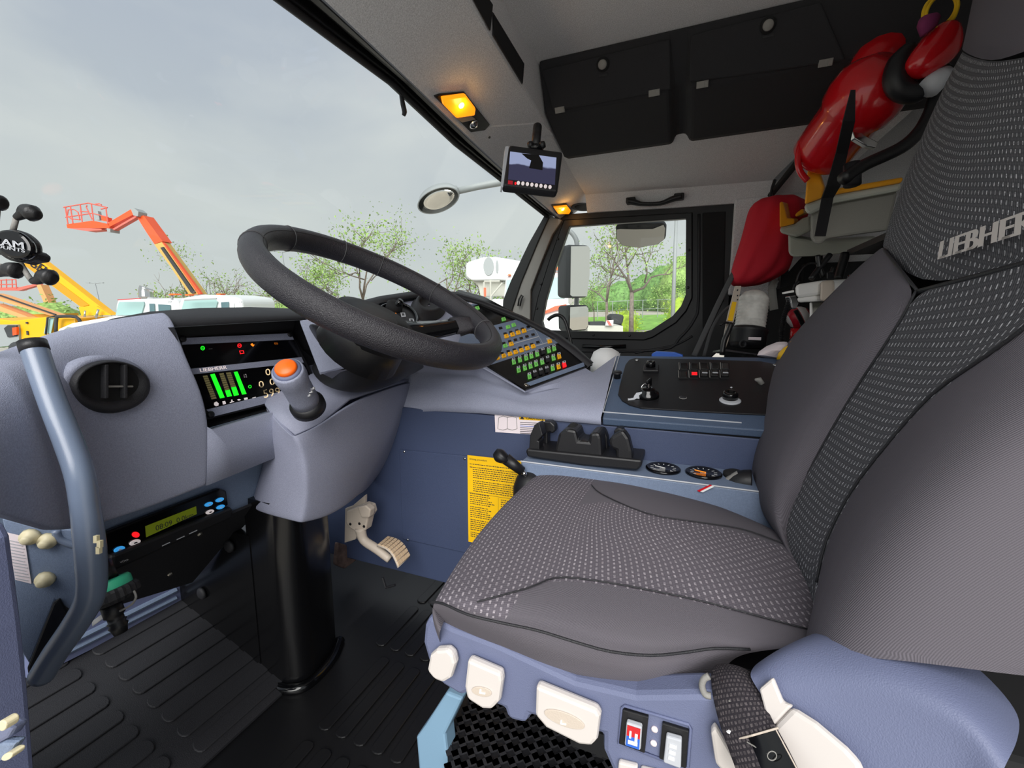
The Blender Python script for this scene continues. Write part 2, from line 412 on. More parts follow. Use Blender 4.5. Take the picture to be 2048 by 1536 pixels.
# pressed channels in the panel behind the window
B().tube(PP([(1398, 428), (1397, 600), (1388, 640), (1360, 675), (1320, 700), (1140, 702)], ('Y', YR-.002)), .006, 8, 4).build('moulding', 'soft_black', dr, smooth=True)
B().tube(PP([(1270, 706), (1300, 700), (1350, 690), (1385, 672)], ('Y', YR-.002)), .005, 8, 4).build('moulding', 'soft_black', dr, smooth=True)
B().tube(PP([(1165, 692), (1205, 694), (1252, 692)], ('Y', YR-.02)), .008, 8).build('pull_rail', 'black_gloss', dr, smooth=True)
B().prism(PP([(1405, 425), (1452, 422), (1448, 600), (1405, 690)], ('Y', YR-.004)), (0, .01, 0)).build('recess_panel', 'black_matte', dr, bev=.004)
# B pillar cover
struct(B().prism(PP([(1470, 398), (1506, 394), (1540, 392), (1540, 590), (1457, 590), (1462, 520)], ('Y', YR-.03)), (0, .06, 0)).build('trim_5', 'headliner', bev=.006))
# headliner slope between storage box and window
sl = B(); r0 = PP([(1150, 300), (1400, 262), (1690, 215)], ('Y', 1.62)); r1 = PP([(1190, 385), (1380, 372), (1545, 358)], ('Y', 2.04)); r2 = PP([(1201, 421), (1360, 412), (1545, 398)], ('Y', 2.09))
r1[0] = np.array([XE, r1[0][1], r1[0][2]]); 
r0, r1, r2 = ([np.array([XE-.012, r[0][1], r[0][2]])]+list(r) for r in (r0, r1, r2))
sl.grid([[p+np.array([0, 0, .15]) for p in r0], r0, r1, r2, [p+np.array([0, .06, 0]) for p in r2]])
struct(sl.build('ceiling', 'headliner', sol=.012, solo=0))
struct(B().prism([P(1545, 385, ('Y', 2.05)), P(1690, 215, ('Y', 1.62)), P(1860, 190, ('Y', 1.62)), P(1640, 385, ('Y', 2.05))], (0, 0, .02)).build('ceiling', 'headliner'))
struct(B().tube([P(1541, 391, ('Y', 2.03)), P(1610, 305, ('Y', 1.8)), P(1660, 240, ('Y', 1.61))], .011, 8).build('trim_6', 'black_matte'))
# near side: painted door pillar at lower left
pil = B().prism(PP([(-200, 1040), (6, 1040), (22, 1070), (44, 1240), (58, 1380), (70, 1536), (80, 1700), (-200, 1700)], ('Y', .16)), (0, -.05, 0))
struct(pil.build('wall_left', 'shell2', bev=.004))
# ================================================================ OVERHEAD
ob = thing('overhead_locker', (0, 1.5, 1.4), 'long black fabric-covered storage locker with two flaps under the roof', 'locker')
XR = .80
zt, zh, zb = 1.555, P(1112, 226, ('Y', 1.39))[2], P(1155, 311, ('Y', 1.61))[2]
sec = lambda x: [np.array([x, 1.32, zt]), np.array([x, 1.39, zh]), np.array([x, 1.61, zb]), np.array([x, 1.66, zb+.01]), np.array([x, 1.66, zt])]
x0 = P(1062, 128, ('Z', zt))[0]; xm = P(1362, 262, ('Y', 1.6))[0]
prof = [(XE+.004, 0), (xm-.030, 0), (xm-.014, .022), (xm+.014, .022), (xm+.03, 0), (XR, 0)]
rows = []
for x, d in prof:
    s_ = sec(x); dn = np.array([0, .35, .9])*d; rows.append([s_[0], s_[1]+dn, s_[2]+np.array([0, 0, d]), s_[3]+np.array([0, 0, d]), s_[4]])
B().grid(rows, True, cap=True).build('body', 'headliner_dark', ob, bev=.008)
def onface(x, y, o=0):   # sloping flap face plane
    pl = plane3(sec(0)[0], sec(0)[1], sec(1)[0]); return P(x, y, pl)+pn(pl)*o
for k, (a, knob, hs) in enumerate([([(1085, 140), (1340, 78), (1342, 178), (1108, 222)], (1207, 128), [(1121, 219), (1309, 185)]), ([(1382, 70), (1640, 5), (1690, 120), (1378, 165)], (1535, 50), [(1405, 168), (1650, 125)])]):
    ld = B().prism([onface(x, y, .001) for x, y in a], pn(plane3(sec(0)[0], sec(0)[1], sec(1)[0]))*.008).build('flap', 'headliner_dark', ob, bev=.006)
    n = pn(plane3(sec(0)[0], sec(0)[1], sec(1)[0])); c = onface(*knob, .006)
    B().lathe(c, n, [(.018, 0), (.018, .006), (.013, .009)], 20).build('latch_rim', 'black_matte', ld, smooth=True)
    B().lathe(c, n, [(.012, .004), (.012, .013), (.010, .016)], 20).build('knob', 'trim_grey', ld, smooth=True, label='grey push knob')
    c2 = onface(knob[0]+1, knob[1]+20, .008); B().box(c2, (.013, 0, 0), n*.003, (0, 0, .005)).build('pull_tab', 'soft_black', ld, bev=.002)
    for h in hs:
        c = onface(*h, .008); B().box(c, (.015, 0, 0), n*.003, np.cross(n, (1, 0, 0))*.008).box(c+np.array([.009, 0, 0]), (.005, 0, 0), n*.005, np.cross(n, (1, 0, 0))*.006).build('hinge', 'trim_grey', ob, bev=.001)
# recessed shelves and slot in the header's upright face
sv = thing('header_slot', (XE, 1.1, 1.4), 'long black recessed slot in the grey header beside the roof', 'slot')
B().prism(PP([(985, 26), (1047, 128), (1044, 167), (986, 70)], ('X', XE+.002)), (.003, 0, 0)).build('recess', 'black_matte', sv, bev=.001)
B().prism(PP([(938, 0-60), (984, 10), (979, 62), (930, -30)], ('X', XE+.002)), (.003, 0, 0)).build('recess', 'black_matte', sv, bev=.001)
B().tube(PP([(985, 26), (1047, 128), (1044, 167), (986, 70)], ('X', XE+.005)), .002, 6, closed=True).build('lip', 'soft_black', sv)
tag(B().prism(PP([(1180, 352), (1195, 372), (1194, 394), (1179, 377)], ('X', XE+.002)), (.004, 0, 0)).build('speaker_grille', 'black_matte', bev=.001), 'small black grille in the header above the far lamp', 'grille')
# header underside plane
HP = plane3(P(905, 210, ('Z', 1.335)), P(1130, 412, ('Z', 1.315)), P(1060, 200, ('X', XE)))
HU = lambda x, y, o=0: P(x, y, HPn)+pn(HPn)*o
def bil(i, t):   # not used
    return None
ya, yb = Ur[3], Er[3]
HPn = plane3(Ur[3], Ur[6], Er[5])
# small raised band across the header with a screw
bd = B().grid([[HU(x, y, .004) for x, y in ((945, 262), (980, 252), (1085, 245))], [HU(x, y, .004) for x, y in ((968, 285), (1000, 276), (1105, 268))]]).build('header_band', 'headliner', sol=.006, solo=1)
tag(bd, 'raised grey band across the header between the lamp and the monitor', 'trim band')
B().lathe(HU(977, 272, .005), pn(HPn), [(.004, 0), (.003, .002)], 10).build('screw', 'black', bd)
def maplamp(c4, hot, body, label, base2=None):
    n = pn(HPn); o = thing('map_lamp', HU(*hot, 0), label, 'lamp', 'amber map lamps in the header')
    B().prism([HU(x, y, 0) for x, y in body], n*.006).build('housing', 'trim_black', o, bev=.002)
    l = B().prism([HU(x, y, .006) for x, y in c4], n*.012).build('lens', 'lamp_amber', o, bev=.004)
    c = HU(*hot, .014); B().lathe(c, n, [(.002, 0), (.008, .002), (.008, .006), (.003, .010)], 12).build('bulb', 'lamp_hot', l, smooth=True)
    ld = bpy.data.lights.new('bulb_glow', 'POINT'); ld.energy = .12; ld.color = (1, .5, .12); ld.shadow_soft_size = .01
    lo = bpy.data.objects.new('bulb_glow', ld); COL.objects.link(lo); par(lo, l); lo.location = Vector(HU(*hot, .035))+lo.location
    return o
o = maplamp([(877, 187), (925, 181), (945, 208), (943, 222), (906, 227), (880, 200)], (915, 200), [(866, 190), (878, 186), (927, 182), (978, 247), (968, 258), (940, 262)], 'larger near amber lit map lamp in the grey header')
B().lathe(HU(945, 245, .006), pn(HPn), [(.014, 0), (.014, .003), (.010, .006), (.006, .010)], 20).build('switch', 'chrome', o, smooth=True)
B().prism([HU(x, y, .006) for x, y in [(910, 232), (938, 226), (948, 234), (920, 240)]], pn(HPn)*.004).build('rocker', 'trim_grey', o, bev=.001)
o = maplamp([(1104, 410), (1131, 407), (1138, 416), (1134, 423), (1113, 423)], (1121, 412), [(1102, 409), (1132, 406), (1146, 424), (1138, 429), (1112, 426)], 'smaller far amber lit map lamp in the corner above the pillar')
spk = thing('speaker', HU(1166, 413, 0), 'round black speaker in the header corner by the far lamp', 'speaker')
pts = [HU(x, y, .001) for x, y in el(1166, 413, 24, 8)]
B().prism(pts, pn(HPn)*.004).build('speaker_rim', 'soft_black', spk, bev=.001)
B().prism([HU(x, y, .005) for x, y in el(1166, 413, 17, 5.5)], pn(HPn)*.002).build('cone', 'black_matte', spk)
# grab handle above the passenger window
gh = thing('assist_grip', P(1310, 400, ('Y', 2.06)), 'black curved grab handle above the passenger window', 'handle')
B().tube(PP([(1256, 402), (1268, 404), (1285, 408), (1320, 407), (1345, 398), (1364, 393)], ('Y', 2.04)), [.016, .016, .011, .011, .015, .014], 10, 4, flat=(1, .8)).build('grip', 'black', gh, smooth=True)
for x, y in ((1262, 402), (1358, 394)): B().box(P(x, y, ('Y', 2.055)), (.02, 0, 0), (0, .02, 0), (0, 0, .012)).build('mount', 'black', gh, bev=.004)
# monitor with bracket
mo = thing('monitor', P(1070, 262, ('Y', 1.22)), 'small black camera monitor hanging from the header', 'monitor')
cm = crop(800, 150, 4.6545); MC = [P(x, y, ('Y', 1.15)) for x, y in cm((1025, 645), (1520, 712), (1470, 1088), (955, 1030))]
# screen leans: near edge closer
MC = [P(*cm((1020, 645))[0], ('D', 1.02)), P(*cm((1520, 712))[0], ('D', 1.05)), P(*cm((1472, 1088))[0], ('D', 1.0)), P(*cm((962, 1028))[0], ('D', .97))]
mn = nrm(np.cross(MC[1]-MC[0], MC[3]-MC[0])); mn = mn if mn@(EYE-MC[0]) > 0 else -mn
B().prism(MC, -mn*.022).build('casing', 'black', mo, bev=.006)
cs = crop(800, 150, 4.6545); mpl = plane3(*MC[:3])
scr = B().prism([P(x, y, mpl)+mn*.0004 for x, y in cs((1025, 715), (1455, 772), (1440, 1025), (1005, 975))], mn*.0006)
m_ = mat('screen_view', '303048', .3); d = ND(m_); tcn = d.n('ShaderNodeTexCoord'); s_ = d.n('ShaderNodeSeparateXYZ'); d.t.links.new(tcn.outputs['Object'], s_.inputs[0])
nz = d.n('ShaderNodeTexNoise'); nz.inputs['Scale'].default_value = 14; nz.inputs['Detail'].default_value = 6; d.t.links.new(tcn.outputs['Object'], nz.inputs['Vector'])
zc = P(*cs((1235, 850))[0], mpl)[2]
hh = d.m('MULTIPLY', d.m('SUBTRACT', s_.outputs[2], zc), 40.); hh = d.m('ADD', hh, d.m('MULTIPLY', d.m('SUBTRACT', nz.outputs['Fac'], .5), 1.2))
rp = d.n('ShaderNodeValToRGB'); rp.color_ramp.elements[0].position = .45; rp.color_ramp.elements[0].color = (.035, .035, .075, 1); rp.color_ramp.elements[1].position = .62; rp.color_ramp.elements[1].color = (.33, .38, .58, 1)
d.t.links.new(d.m('ADD', hh, .5), rp.inputs[0]); b_ = d.t.nodes['Principled BSDF']; d.t.links.new(rp.outputs[0], b_.inputs['Emission Color']); b_.inputs['Emission Strength'].default_value = .9; b_.inputs['Base Color'].default_value = (.01, .01, .02, 1)
sc_ = scr.build('screen', 'screen_view', mo)
# what the screen shows: dark crane in the middle
B().prism([P(x, y, mpl)+mn*.0012 for x, y in cs((1130, 735), (1290, 748), (1330, 820), (1325, 890), (1200, 870), (1220, 800), (1180, 780))], mn*.0002).build('picture', 'black_gloss', sc_)
for i in range(8):
    x = 1100+i*42; y = 1010+i*5.5
    B().prism([P(a, b_, mpl)+mn*.0012 for a, b_ in cs(*el(x, y, 15, 18, 14))], mn*.001).build('button', 'white_lit', mo)
B().prism([P(a, b_, mpl)+mn*.0012 for a, b_ in cs(*el(1073, 1015, 8, 12, 10))], mn*.001).build('indicator', 'red_lit', mo)
B().prism([P(x, y, mpl)+mn*.001 for x, y in cs((1005, 985), (1050, 990), (1048, 1025), (1003, 1020))], mn*.0005).build('sticker', 'red_cloth', mo)
B().prism([P(x, y, mpl)-mn*.004 for x, y in cs((985, 650), (1018, 650), (962, 1030), (948, 1025))], -mn*.016).build('side_case', 'key_white', mo)
q0 = P(1075, 262, ('D', 1.09)); q1 = P(1071, 294, ('D', 1.05))
B().cyl(q0+np.array([0, 0, .01]), q1, .011).build('stem', 'black', mo, smooth=True)
B().lathe(q1-[0, 0, .005], (0, 0, 1), [(.016, -.006), (.02, 0), (.016, .008)], 16).build('collar', 'black_gloss', mo, smooth=True)
for dx in (-12, 12):
    B().lathe(P(1073+dx, 290, ('D', 1.04)), (1, 0, .2), [(.007, -.006), (.009, 0), (.007, .006)], 12).build('knob', 'black', mo, smooth=True)
# ================================================================ DASHBOARD
KP = (.55, -.25, 1.0, .1915)       # sloping desk plane of the right half of the dashboard
da = thing('dashboard', (-.9, .9, .5), 'long grey moulded dashboard with round air vents under the windscreen', 'dashboard')
b = B()
rows = [
 [(-120, 770, -.78), (0, 735, -.80), (60, 712, -.83), (120, 685, -.85), (180, 670, -.86), (250, 655, -.855), (330, 645, -.85)],
 [(-120, 800, -.70), (0, 765, -.74), (60, 735, -.78), (120, 712, -.80), (180, 698, -.82), (255, 676, -.83), (345, 654, -.83)],
 [(-120, 860, -.66), (10, 806, -.70), (75, 790, -.745), (120, 780, -.775), (190, 760, -.79), (270, 730, -.80), (358, 715, -.80)],
 [(-100, 900, -.64), (40, 895, -.69), (95, 890, -.74), (135, 880, -.77), (200, 850, -.79), (290, 820, -.79), (392, 780, -.79)],
 [(-80, 980, -.64), (66, 975, -.69), (110, 965, -.74), (150, 955, -.77), (220, 930, -.79), (300, 890, -.79), (408, 856, -.79)],
 [(-60, 1020, -.65), (81, 1062, -.70), (115, 1062, -.74), (160, 1052, -.77), (240, 1027, -.79), (320, 1000, -.79), (400, 968, -.79)],
]
# keep the main face flat and the end cap turned to the door
b.grid(support([[P(x, y, ('X', X)) for x, y, X in r] for r in rows], cols=(1,)))
face = ('X', -.79)
b.build('end_moulding', 'dash', da, smooth=True, sub=2, sol=.02)
b = B()
r2 = [[(345, 654, -.83), (352, 690, -.80)], ]
# strip below the instrument recess, running behind the column
b.grid([[P(x, y, ('X', -.79)) for x, y in r] for r in [[(392, 780), (406, 853), (530, 812), (700, 760)], [(400, 852), (412, 858), (540, 822), (720, 770)], [(400, 905), (440, 890), (545, 860), (720, 800)], [(399, 968), (450, 948), (545, 910), (720, 850)]][1:]])
b.build('lower_fascia', 'dash', da, smooth=True, sol=.02)
# lower edge return
B().grid([PP([(82, 1062), (165, 1052), (400, 968), (545, 910), (720, 850)], ('X', -.79)), PP([(82, 1066), (168, 1058), (402, 974), (547, 916), (722, 856)], ('X', -.82)), PP([(82, 1066), (168, 1058), (402, 974), (547, 916), (722, 856)], ('X', -.90))]).build('lower_lip', 'dash', da)
# recess box of the instrument display
rec = PP([(348, 655), (606, 640), (640, 700), (720, 770), (410, 858)], ('X', -.795)); rb = [p+np.array([-.055, 0, 0]) for p in rec]
B().ring(rec, rb, (0, 0, 0)).prism(rb, (-.01, 0, 0)).build('display_recess', 'soft_black', da)
B().grid([PP([(606, 640), (618, 648), (640, 735), (720, 800)], ('X', -.794)), PP([(640, 640), (650, 700), (680, 760), (760, 800)], ('X', -.80))]).build('side_moulding', 'dash', da, smooth=True, sol=.01)
# black cowl rim along the top of the dashboard
rt_ = [(120, 682, -.848), (175, 655, -.856), (225, 637, -.862), (300, 623, -.87), (400, 616, -.875), (500, 614, -.875), (590, 617, -.87), (640, 619, -.86), (700, 607, -.85), (760, 592, -.84), (820, 583, -.83), (870, 580, -.82), (915, 584, -.80), (966, 600, -.76), (1044, 631, -.67), (1089, 654, -.55), (1119, 668, -.5), (1150, 691, -.46), (1187, 725, -.40)]
rl_ = [(122, 690, -.845), (178, 684, -.838), (228, 674, -.83), (300, 662, -.825), (350, 655, -.82), (500, 646, -.82), (600, 641, -.82), (640, 640, -.83), (700, 624, -.83), (760, 606, -.82), (820, 597, -.81), (870, 592, -.80), (915, 595, -.78), (964, 608, -.74), (1040, 639, -.655), (1082, 661, -.54), (1110, 677, -.5), (1141, 699, -.455), (1180, 731, -.40)]
npk = pn(KP)
rimp = lambda L, h: [P(x, y, ('X', X)) if x < 750 else P(x, y, (*KP[:3], KP[3]+h)) for x, y, X in L]
A_ = rimp(rt_, .016); C_ = rimp(rl_, .012)
B().grid([[p+np.array([-.02, 0, -.2]) for p in A_], [p+np.array([-.012, 0, -.008]) for p in A_], A_, [p*.35+q*.65+np.array([.004, 0, .003]) for p, q in zip(A_, C_)], C_, [q+np.array([-.012, 0, -.010]) for q in C_]]).build('cowl_rim', 'soft_black', da, smooth=True)
B().grid([C_, [q+np.array([-.05, 0, -.05]) for q in C_]]).build('cowl_underside', 'black_matte', da)
# right half: sloping desk
kd = PP([(600, 642), (700, 622), (760, 606), (850, 597), (915, 600), (975, 614), (1035, 641), (1100, 687), (1150, 723), (1185, 745), (1050, 782), (960, 730), (830, 722), (700, 730), (640, 745)], KP)
B().prism(kd, np.array([0, 0, -.004])).build('desk', 'dash', da)
# skirt below the desk, rounded by the column
sk = [[(640, 745, KP), (830, 722, KP), (900, 724, KP), (957, 727, KP), (1050, 781, KP), (1120, 762, KP), (1186, 744, KP), (1232, 711, ('Y', 1.35))],
      [(690, 770, ('X', -.76)), (818, 745, ('Y', 1.03)), (880, 748, ('Y', 1.03)), (950, 752, ('Y', 1.03)), (1050, 790, ('Y', 1.0)), (1120, 776, ('Y', 1.10)), (1184, 762, ('Y', 1.12)), (1222, 752, ('Y', 1.17))],
      [(740, 800, ('X', -.77)), (806, 775, ('Y', 1.0)), (870, 775, ('Y', .985)), (960, 785, ('Y', .97)), (1050, 806, ('Y', .965)), (1120, 806, ('Y', .985)), (1175, 805, ('Y', .99)), (1212, 795, ('Y', 1.03))],
      [(750, 830, ('X', -.78)), (800, 812, ('Y', .97)), (870, 808, ('Y', .955)), (960, 812, ('Y', .95)), (1050, 820, ('Y', .95)), (1120, 828, ('Y', .95)), (1170, 832, ('Y', .95)), (1202, 835, ('Y', .95))],
      [(750, 842, ('X', -.78)), (800, 826, ('Y', .97)), (870, 822, ('Y', .955)), (960, 826, ('Y', .95)), (1050, 834, ('Y', .95)), (1120, 842, ('Y', .95)), (1170, 846, ('Y', .95)), (1202, 849, ('Y', .95))],
      [(750, 845, ('X', -.80)), (800, 828, ('Y', .99)), (870, 824, ('Y', .98)), (960, 828, ('Y', .98)), (1050, 836, ('Y', .98)), (1120, 844, ('Y', .98)), (1170, 848, ('Y', .98)), (1202, 851, ('Y', .98))]]
B().grid([[P(x, y, p) for x, y, p in r] for r in sk]).build('skirt', 'dash', da, smooth=True)
# vents
def vent(o, pl, rings, parent, slats):
    """rings: (cx,cy,rx,ry,offset) pixel ellipses on the vent plane, from the outside in"""
    n = pn(pl); b = B(); b.grid([[P(x, y, pl)+n*r[4] for x, y in el(*r[:4], n=40)] for r in rings], True); v = b.build('air_vent', 'soft_black', parent, smooth=True); return v
c3 = crop(0, 660, 3.938); c5 = crop(680, 540, 6.4)
VP = plane3(P(125, 775, ('X', -.762)), P(290, 760, ('X', -.780)), P(210, 845, ('X', -.774)))
nv = pn(VP); ring_ = lambda R: [[P(x, y, VP)+nv*r[4] for x, y in el(*r[:4], n=44)] for r in R]
v = B().grid(ring_([(208, 776, 91, 64, -.012), (208, 775, 90, 63, .004), (209, 774, 80, 55, .006), (209, 774, 70, 48, .004)]), True).build('air_vent', 'dash', da, smooth=True)
B().grid(ring_([(210, 773, 79, 54, .004), (209, 771, 77, 51, .014), (208, 768, 71, 45, .017), (207, 764, 64, 40, .011), (207, 763, 60, 38, .009)]), True).build('vent_ring', 'soft_black', v, smooth=True)
B().grid(ring_([(207, 763, 62, 39, .0095), (207, 762, 2, 2, .0095)]), True).build('vent_throat', 'black_matte', v)
for x in (189, 228):
    B().prism([P(x, 727, VP)+nv*.010, P(x+3, 727, VP)+nv*.017, P(x+3, 795, VP)+nv*.017, P(x, 795, VP)+nv*.010], np.array([0, .004, 0])).build('louvre', 'soft_black', v, bev=.001)
B().tube([p+nv*.014 for p in PP([(193, 771), (250, 771)], VP)], .0016, 6).build('link_bar', 'trim_grey', v)
# screw recess low on the fascia
B().tube([P(x, y, ('X', -.787)) for x, y in ((355, 970), (354, 948), (359, 930), (371, 922), (383, 930), (386, 946), (385, 962))], .003, 6, 3).build('screw_recess', 'dash', da, smooth=True)
B().lathe(P(366, 940, ('X', -.789)), (1, 0, 0), [(.012, 0), (.012, .003), (.009, .006), (.006, .006), (.005, .002)], 14).build('screw', 'screw', da, smooth=True)
# right vent and dark headlight switch roundel on the desk
v2 = vent(None, KP, [(856, 618, 36, 26, -.002), (856, 617, 35, 25, .006), (856, 616, 31, 22, .008), (857, 614, 28, 20, .018), (857, 612, 23, 17, .020), (857, 612, 21, 15, .006), (857, 612, 2, 2, .004)], da, 0)
B().tube(PP([(864, 603), (853, 612), (853, 624)], KP), .0015, 6, 3).build('louvre', 'trim_grey', v2)
pod = thing('ignition_pod', P(790, 648, KP), 'round black switch pod with a short lever on the desk behind the wheel', 'switch')
npk = pn(KP)
B().prism([P(x, y, KP)-npk*.002 for x, y in el(788, 648, 46, 36)], npk*.014).build('pod_base', 'black', pod, bev=.003)
B().prism([P(x, y, KP)+npk*.012 for x, y in el(783, 656, 38, 30)], npk*.003).build('face_plate', 'soft_black', pod)
B().tube([P(x, y, KP)+npk*.016 for x, y in el(788, 650, 43, 33)], .004, 8, closed=True).build('bezel', 'black_gloss', pod, smooth=True)
c_ = P(785, 628, KP); B().lathe(c_+npk*.01, npk, [(.022, 0), (.020, .02), (.012, .026)], 18).build('lever_boot', 'black_matte', pod, smooth=True)
B().tube([c_+npk*.02, P(793, 612, ('D', (c_-EYE)@FW-.02)), P(802, 601, ('D', (c_-EYE)@FW-.03))], [.006, .007, .008], 10).build('lever', 'black_gloss', pod, smooth=True)
for x, y in ((803, 640), (820, 652)):
    k = decal([P(x+a, y+c, KP) for a, c in ((-5, -4), (4, -4), (6, 4), (-3, 5))], 'key_white', pod, 'symbol', off=.0155)
    decal([P(x+a, y+c, KP) for a, c in ((-2.5, -2), (2, -2), (3, 2), (-1.5, 2.5))], 'black', k, 'pictogram', off=.0162)
for x, y in ((770, 636), (788, 638), (779, 645)): decal([P(x+a, y+c, KP) for a, c in ((-1.5, -1), (1.5, -1), (2, 1), (-1, 1))], 'orange_lit', pod, 'indicator', off=.0155)

# ================================================================ INSTRUMENT DISPLAY
k2 = crop(340, 600, 3.938)
PD = plane3(P(*k2((85, 340))[0], ('X', -.835)), P(*k2((965, 255))[0], ('X', -.835)), P(*k2((285, 940))[0], ('X', -.805)))
K2 = lambda *p: [P(x, y, PD) for x, y in k2(*p)]
di = thing('instrument_display', K2((600, 600))[0], 'black instrument display with green bar gauges and warm white digits left of the column', 'display')
nd = pn(PD)
B().prism([p-nd*.012 for p in K2((78, 310), (955, 250), (1120, 560), (1215, 720), (285, 945))], nd*.011).build('housing', 'black', di, bev=.002)
decal(K2((100, 300), (950, 262), (975, 312), (92, 352)), 'dash', di, 'top_strip')
p1 = decal(K2((95, 357), (975, 316), (1030, 450), (150, 543)), 'black_gloss', di, 'warning_panel')
s1 = decal(K2((150, 543), (1035, 450), (1052, 492), (172, 587)), 'dash', di, 'name_strip')
textq('LIEBHERR', K2((238, 568), (447, 543), (440, 517), (230, 541)), 'white_lit', s1, off=.0012, bold=.0004)
p2 = decal(K2((172, 590), (1055, 494), (1130, 655), (285, 862)), 'black_gloss', di, 'gauge_panel')
decal(K2((285, 864), (1135, 657), (1150, 715), (345, 917)), 'dash', di, 'bottom_strip')
for x, y in ((318, 902), (942, 272), (95, 308)): B().lathe(K2((x, y))[0], nd, [(.006, 0), (.006, .003), (.003, .004)], 12).build('screw', 'black', di, smooth=True)
def bar(t0, t1, b0, b1, split, low, hi, hi2=None):
    """a column of eleven segments, lit from the bottom up to split"""
    t0, t1, b0, b1 = (np.array(v, float) for v in (t0, t1, b0, b1)); g = {0: B(), 1: B()}
    nseg = 11
    for i in range(nseg):
        a, c = i/nseg+.008, (i+1)/nseg-.008; lit = (1-i/nseg) <= split+.02
        if lit: a, c = i/nseg, (i+1)/nseg
        q = [p+nd*.0008 for p in K2(t0+(b0-t0)*a, t1+(b1-t1)*a, t1+(b1-t1)*c, t0+(b0-t0)*c)]; g[int(lit)].prism(q, nd*.0004)
    if g[1].V: g[1].build('lit_segments', low, p2)
    if g[0].V: g[0].build('unlit_segments', hi, p2)
bar((255, 597), (290, 592), (326, 785), (365, 778), 0, 'green_lit', 'olive_lit')
bar((314, 587), (348, 580), (392, 776), (428, 768), 1, 'green_lit', 'olive_lit')
bar((385, 578), (418, 573), (448, 765), (486, 757), .32, 'green_lit', 'olive_lit')
bar((438, 572), (475, 568), (502, 757), (540, 748), .42, 'green_lit', 'olive_lit')
bar((500, 568), (528, 563), (566, 746), (600, 740), 1, 'green_lit', 'olive_lit')
textq('0', K2((755, 595), (793, 590), (785, 540), (747, 545)), 'warm_lit', p2, 'digit')
textq('0', K2((702, 692), (740, 687), (733, 636), (694, 642)), 'warm_lit', p2, 'digit')
textq('0', K2((788, 672), (826, 667), (818, 617), (780, 622)), 'warm_lit', p2, 'digit')
for i, ch in enumerate('599'): textq(ch, K2((740+i*47, 772-i*10), (776+i*47, 766-i*10), (764+i*47, 702-i*8), (728+i*47, 712-i*8)), 'warm_lit', p2, 'digit')
textq('12', K2((584, 612), (606, 608), (600, 582), (578, 587)), 'white_lit', p2, 'symbol')
B().tube([p+nd*.001 for p in K2(*el(627, 683, 11, 11, 14))], .0006, 5, closed=True).build('symbol', 'green_lit', p2)
for pts in ([(345, 810), (362, 800), (380, 815), (378, 832), (360, 838), (345, 828)], [(410, 798), (430, 795), (438, 815), (430, 822), (415, 824)], [(468, 806), (480, 802), (480, 785), (488, 785), (490, 800), (500, 797), (502, 803), (470, 812)], [(525, 786), (540, 780), (556, 786), (540, 794)], [(580, 772), (606, 767), (610, 782), (584, 788)], [(645, 770), (672, 763), (673, 768), (647, 775)]):
    decal(K2(*pts), 'white_lit', p2, 'symbol', off=.0008)
for (x, y), mt_ in (((545, 360), 'red_lit'), ((255, 380), 'green_lit')):
    B().tube([p+nd*.001 for p in K2(*el(x, y, 14, 14, 14))], .0008, 5, closed=True).tube([p+nd*.001 for p in K2((x-6, y), (x+6, y))], .0007, 5).build('symbol', mt_, p1)
B().tube([p+nd*.001 for p in K2((545, 402), (575, 400), (580, 420), (552, 424))], .0009, 5, closed=True).build('symbol', 'red_lit', p1)
decal(K2((645, 340), (652, 352), (664, 352), (652, 368), (640, 360), (632, 350)), 'orange_lit', p1, 'symbol', off=.0008)
textq('86', K2((822, 352), (850, 350), (846, 333), (818, 336)), 'orange_lit', p1, 'symbol')
decal(K2((302, 386), (330, 384), (330, 386), (302, 388)), 'trim_grey', p1, 'symbol', off=.0008)

# ================================================================ KEYPAD
k6 = crop(900, 560, 6.0235)
K6 = lambda *p: [P(x, y, KP)+npk*.002 for x, y in k6(*p)]
kp = thing('keypad_panel', K6((900, 900))[0], 'black and grey keypad with rows of green and yellow keys on the right desk', 'keypad')
B().prism([p-npk*.002 for p in K6((905, 1338), (1712, 1032), (1365, 745), (880, 462), (400, 210), (100, 130), (-60, 230), (200, 850), (380, 1008))], npk*.004).build('base', 'black_gloss', kp)
g1 = decal(K6((385, 1005), (490, 1037), (1357, 752), (892, 466), (530, 560), (120, 700), (60, 860)), 'trim_grey' if 0 else 'dash_blue', kp, 'grey_field', off=.002)
g2 = decal(K6((80, 200), (420, 290), (255, 330), (0, 300)), 'dash_blue', kp, 'grey_corner', off=.002)
textq('LIEBHERR', K6((120, 316), (325, 302), (318, 278), (112, 292)), 'white_lit', g2, off=.003)
decal(K6((905, 1260), (962, 1290), (1615, 1052), (1602, 1005)), 'dash_blue', kp, 'bottom_strip', off=.002)
for x, y in ((912, 1286), (1630, 1022)): B().lathe(K6((x, y))[0]+npk*.002, npk, [(.006, 0), (.006, .002), (.003, .003)], 12).build('screw', 'screw', kp, smooth=True)
def keyq(x, y, w, h, m_, sym=True, th=.003, blk=0):
    q = K6((x-w/2-4, y-h/2+6), (x+w/2-8, y-h/2-6), (x+w/2+8, y+h/2-8), (x-w/2+6, y+h/2+5))
    k = B().prism([p+npk*.0030 for p in q], npk*th).build('key', m_, kp, bev=.0008)
    if sym:
        q = K6((x-7, y-9+blk), (x+5, y-11+blk), (x+8, y+9+blk), (x-4, y+11+blk)); B().tube([p+npk*(.003+th) for p in q[:3+(x % 2 > 0)]], .0005, 4, closed=True).build('symbol', 'ink', k)
    return k
